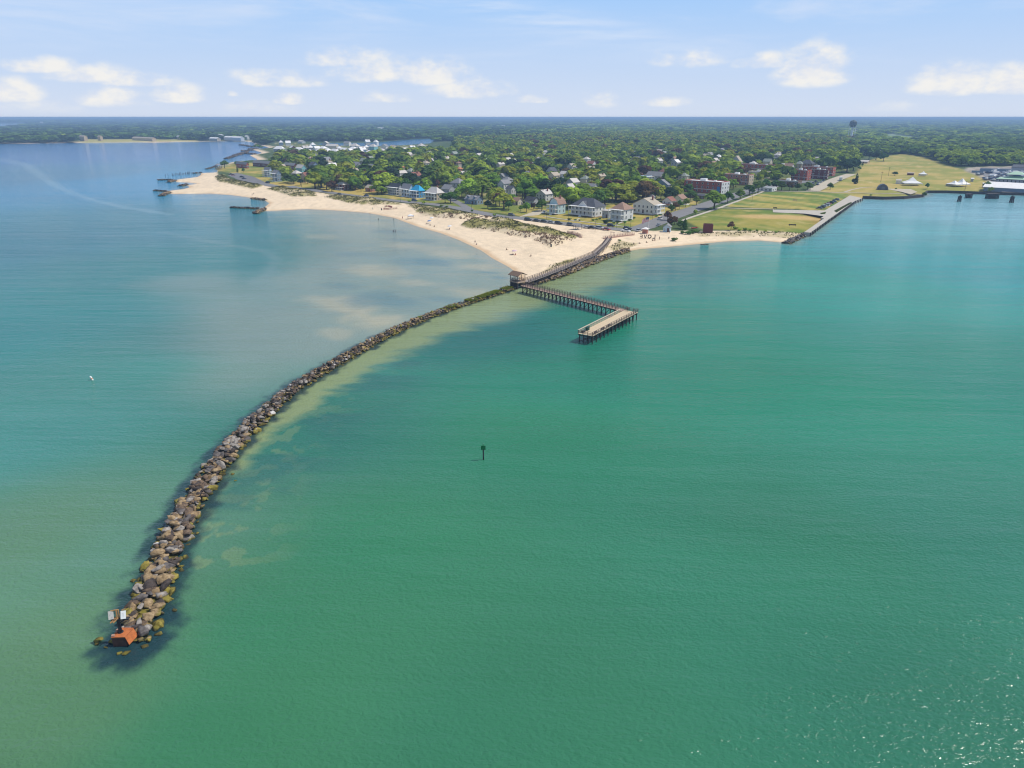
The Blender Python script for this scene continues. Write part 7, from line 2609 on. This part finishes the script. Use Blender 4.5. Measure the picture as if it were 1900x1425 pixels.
# picnic shelter beside the road, timber walks onto the sand
x, y = at(1071, 425.5, GZ)
o = thing('picnic_shelter', 'small grey-roofed picnic shelter on posts between road and sand', 'shelter', (x, y, gz(x, y)), HB)
m_ = MB()
m_.box((0, 0, .1), (4.4, 3.0, .3))
m_.build('floor', concrete, o)
for sx in (-1.9, 1.9):
    for sy in (-1.2, 1.2):
        m_ = MB()
        m_.box((sx, sy, 1.35), (.16, .16, 2.4))
        m_.build('post', rail_m, o)
link('roof', roof_mesh('gable_x', 4.4, 3.0, 2.5, .8, .4, roofm('grey')), o)
m_ = MB()
m_.box((0, 0, .95), (1.8, .8, .08))
m_.box((0, 0, .55), (.3, .5, .75))
m_.build('table', plank, o)
pinkw = mat('pinkish_planks', (0.42, 0.27, 0.21), .9, .25, 3.0)
for nm, px3, wd, lb in [('beach_walkway', [(1121, 444), (1137, 441.5), (1158, 438.5), (1175, 436.5)], 1.8, 'pinkish timber walkway with rails from the road crossing to the boardwalk head'), ('beach_walkway', [(1052, 434.5), (1066, 435), (1078, 441.5)], 1.3, 'short brown timber walkway at the right end of the large dune')]:
    pts = smooth(ats(px3, 1.7), 1)
    o = thing(nm, lb, 'walkway')
    d_, r_ = MB(), MB()
    for i in range(len(pts) - 1):
        a_, c_ = Vector((*pts[i], 0)), Vector((*pts[i + 1], 0))
        z = max(gz(*pts[i]), gz(*pts[i + 1])) + .35 + .004 * i
        strip(a_, c_, wd, z - .4, z, d_)
        railing(a_, c_, wd - .1, z, 1, r_, 1.8)
        railing(a_, c_, wd - .1, z, -1, r_, 1.8)
    d_.build('deck', pinkw, o)
    r_.build('railing', pinkw, o)
x, y = at(1136, 441.5, 1.7)
o = thing('walkway_gate', 'pinkish timber gateway with bench where walkway and boardwalk meet', 'gate', (x, y, gz(x, y) + .35), HB)
for sx in (-.9, .9):
    m_ = MB()
    m_.box((sx, 0, 1.1), (.2, .2, 2.6))
    m_.build('post', pinkw, o)
m_ = MB()
m_.box((0, 0, 2.5), (2.4, .22, .22))
m_.build('beam', pinkw, o)

# the big letters on the right beach: they face the town, so the sea sees them from behind
lm = {'L': mat('letter_navy', (.03, .035, .06), .7, .2, 2.0), 'O': mat('letter_ring_dark', (.045, .022, .022), .7, .2, 2.0), 'V': mat('letter_grey', (.16, .13, .12), .7, .2, 2.0), 'E': mat('letter_brown', (.20, .12, .08), .7, .2, 2.0)}
cx, cy = at(1201.5, 441.5, 1.7)
o = thing('love_sign', 'four large free-standing letters spelling LOVE on the sand, seen from behind', 'sign', (cx, cy, gz(cx, cy)), math.radians(180))
for ch_, lx in (('L', -3.3), ('O', -1.0), ('V', 1.2), ('E', 3.3)):
    m_ = MB()
    if ch_ == 'L':
        m_.box((lx - .5, 0, 1.0), (.36, .4, 2.0))
        m_.box((lx + .18, 0, .18), (1.0, .4, .36))
    elif ch_ == 'O':
        n = 20
        vs = []
        for yy in (-.2, .2):
            for rr2 in (1.0, .58):
                for k in range(n):
                    q = 2 * math.pi * k / n
                    vs.append((lx + rr2 * math.cos(q), yy, 1.02 + rr2 * math.sin(q)))
        fs = []
        for k in range(n):
            k2 = (k + 1) % n
            fs += [(k, k2, n + k2, n + k), (2 * n + k, 3 * n + k, 3 * n + k2, 2 * n + k2), (k, 2 * n + k, 2 * n + k2, k2), (n + k, n + k2, 3 * n + k2, 3 * n + k)]
        m_.add(vs, fs)
    elif ch_ == 'V':
        m_.bar((lx - .7, 0, 2.0), (lx, 0, .1), .38, .36)
        m_.bar((lx + .7, 0, 2.0), (lx, 0, .1), .38, .36)
    else:
        m_.box((lx - .5, 0, 1.0), (.36, .4, 2.0))
        for zz in (.18, 1.0, 1.82):
            m_.box((lx + .15, 0, zz), (.94, .4, .32))
    m_.build('letter', lm[ch_], o)

# flag
x, y = at(1202.5, 436, GZ)
fo = thing('flagpole', 'tall white flagpole beside the kiosk flying a large striped flag', 'flagpole', (x, y, gz(x, y)), 0)
m_ = MB()
m_.cyl((0, 0, -.3), (0, 0, 9.6), .11, .06, 8)
m_.build('pole', trim, fo)
m_ = MB()
m_.lathe([(.02, 9.6), (.11, 9.68), (.11, 9.76), (.02, 9.85)], 8)
m_.build('finial', mat('gilt', (.5, .35, .08), .4, .1, 2.0), fo)
fr_, fw_, fb_ = mat('flag_red', (.45, .03, .05), .8, .05, 1.0), mat('flag_white', (.72, .70, .70), .8, .05, 1.0), mat('flag_blue', (.02, .03, .12), .8, .05, 1.0)
vs, fs, mi = [], [], []
NX, NZ = 14, 13
ys_ = lambda i, j: .22 * math.sin(i * .75 + j * .12) * (i / NX)
for j in range(NZ + 1):
    for i in range(NX + 1):
        t_ = i / NX
        vs.append((-.08 - t_ * 3.6, ys_(i, j), 9.4 - j / NZ * 2.3 - t_ * t_ * 1.5))
for j in range(NZ):
    for i in range(NX):
        fs.append((j * (NX + 1) + i, j * (NX + 1) + i + 1, (j + 1) * (NX + 1) + i + 1, (j + 1) * (NX + 1) + i))
        mi.append(2 if (i < 6 and j < 7) else (j % 2))
m_ = MB()
m_.add(vs, fs)
m_.mi = mi
m_.build('flag', [fr_, fw_, fb_], fo)
m_ = MB()
for j in range(5):
    for i in range(5):
        k = (j * 1.3 + .8, i * 1.1 + .5)
        t_ = k[1] / NX
        m_.box((-.08 - t_ * 3.6, ys_(k[1], k[0]) - .03, 9.4 - k[0] / NZ * 2.3 - t_ * t_ * 1.5), (.1, .02, .1))
m_.build('flag_stars', fw_, fo)

# small beached skiff and red dinghy
for u, v, c, rz, lb in [(1307.5, 449.5, (.20, .14, .10), .1, 'weathered driftwood skiff beached near the water on the right beach'), (1288.5, 425.5, (.5, .03, .03), .5, 'small bright red dinghy beside the dark brown hut')]:
    x, y = at(u, v, 1.2)
    o = thing('beached_skiff', lb, 'boat', (x, y, gz(x, y) - .12), rz)
    m_ = MB()
    vs, fs = [], []
    for xx, hw_, kz in [(-2, .55, 0), (-1, .75, -.05), (.4, .7, -.05), (1.5, .4, .05), (2.2, .05, .25)]:
        vs += [(xx, -hw_, .6 + abs(xx) * .06), (xx, -hw_ * .6, .15 + kz), (xx, 0, .05 + kz), (xx, hw_ * .6, .15 + kz), (xx, hw_, .6 + abs(xx) * .06)]
    for i in range(4):
        for j in range(4):
            fs.append((i * 5 + j, i * 5 + j + 5, i * 5 + j + 6, i * 5 + j + 1))
    fs.append((0, 1, 2, 3, 4))
    m_.add(vs, fs)
    m_.build('hull', mat('skiff_%d' % (c[0] * 100), c, .7, .2, 2.0), o)
    m_ = MB()
    for xx in (-1, .5):
        m_.box((xx, 0, .5), (.22, 1.2, .05))
    m_.build('thwarts', plank, o)

# lamp posts and utility poles
lpm = MB()
lpm.cyl((0, 0, -.2), (0, 0, 5.2), .085, .06, 7)
lp_me = lpm.mesh('pole', steel_d)
lhm = MB()
lhm.lathe([(.06, 5.2), (.17, 5.3), (.2, 5.65), (.1, 5.8), (.02, 5.86)], 8)
lh_me = lhm.mesh('lantern', mat('lamp_glass', (.25, .25, .24), .4, .1, 2.0))
for u, v, ph in [(1096.5, 415.5, 'behind the road before the mansion garden'), (1104, 430, 'on the beach side between shelter and red car'), (1144, 424, 'before the brown-roofed white house'), (1158.5, 425, 'left of the road bend'), (1169.5, 431, 'at the road bend beside the white pickup'), (1055, 414.5, 'before the left end of the mansion'), (1014, 407, 'before the pale teal beach house'), (1210, 409, 'at the corner of avenue and beachfront'), (1395, 375, 'on the far lawn near the pavement'), (875, 392, 'at the mouth of the side street'), (743, 375.5, 'on the road before the bright blue house')]:
    x, y = at(u, v, GZ)
    o = thing('street_lamp', 'slim dark lamp post ' + ph, 'street lamp', (x, y, gz(x, y)), 0, 'street lamps by the beach')
    link('pole', lp_me, o)
    link('lantern', lh_me, o)
upm = MB()
upm.cyl((0, 0, -.2), (0, 0, 9.5), .15, .1, 7)
up_me = upm.mesh('pole', pile_m)
ucm = MB()
ucm.box((0, 0, 9.0), (2.0, .14, .16))
uc_me = ucm.mesh('crossarm', pile_m)
for u, v, ph in [(1008, 372, 'before the white house with pale roof'), (907, 381, 'under the large yellow-green tree'), (1648, 327, 'in the dry field left of the round bush'), (1634, 338, 'in the dry field behind the arched hut'), (1790, 354, 'by the bulkhead right of the double-peaked tent'), (690, 360, 'at the kerb left of the balcony house'), (560, 350, 'beside the beachfront road left of the tall trees')]:
    x, y = at(u, v, GZ)
    o = thing('utility_pole', 'tall brown utility pole ' + ph, 'utility pole', (x, y, gz(x, y)), TH, 'utility poles')
    link('pole', up_me, o)
    link('crossarm', uc_me, o)
# lawn benches and boards
for u, v, lb, s3 in [(1470, 419.5, 'dark low bench on the brown edge of the near lawn', (4.0, .7)), (1475, 373, 'pale bench alone in the middle of the far lawn', (3.0, .7)), (1438, 387.5, 'dark bench at the start of the promenade', (2.5, .8))]:
    x, y = at(u, v, GZ)
    o = thing('bench', lb, 'bench', (x, y, GZ), math.radians(-10), 'benches on the lawns')
    mt_ = plank if 'pale' in lb else pile_m
    m_ = MB()
    m_.box((0, 0, .48), (s3[0], .5, .09))
    m_.build('seat', mt_, o)
    m_ = MB()
    m_.box((0, .24, .82), (s3[0], .07, .5))
    m_.build('backrest', mt_, o)
    for sx in (-s3[0] * .4, s3[0] * .4):
        m_ = MB()
        m_.box((sx, 0, .2), (.12, .45, .46))
        m_.build('leg', mt_, o)

# ------------------------------------------------------------------ words for the many town roofs
for o, wall, roof, kind, wp, u, vb in PENDING:
    shp = {'hip': 'hipped', 'gable_x': 'long-ridged', 'gable_y': 'gable-fronted', 'flat': 'flat-topped'}[kind]
    base = '%s %s house with %s roof' % (shp, wall, roof)
    if o['group'].startswith('white-roofed'):
        base = '%s %s villa with %s roof' % (shp, wall, roof)
        n = LABELS.get(base, 0)
        LABELS[base] = n + 1
        o['label'] = base + ' by the inlet' + ('' if n == 0 else ', %s towards the right' % ORD[n])
    else:
        o['label'] = unique(base, near_phrase(u, vb))
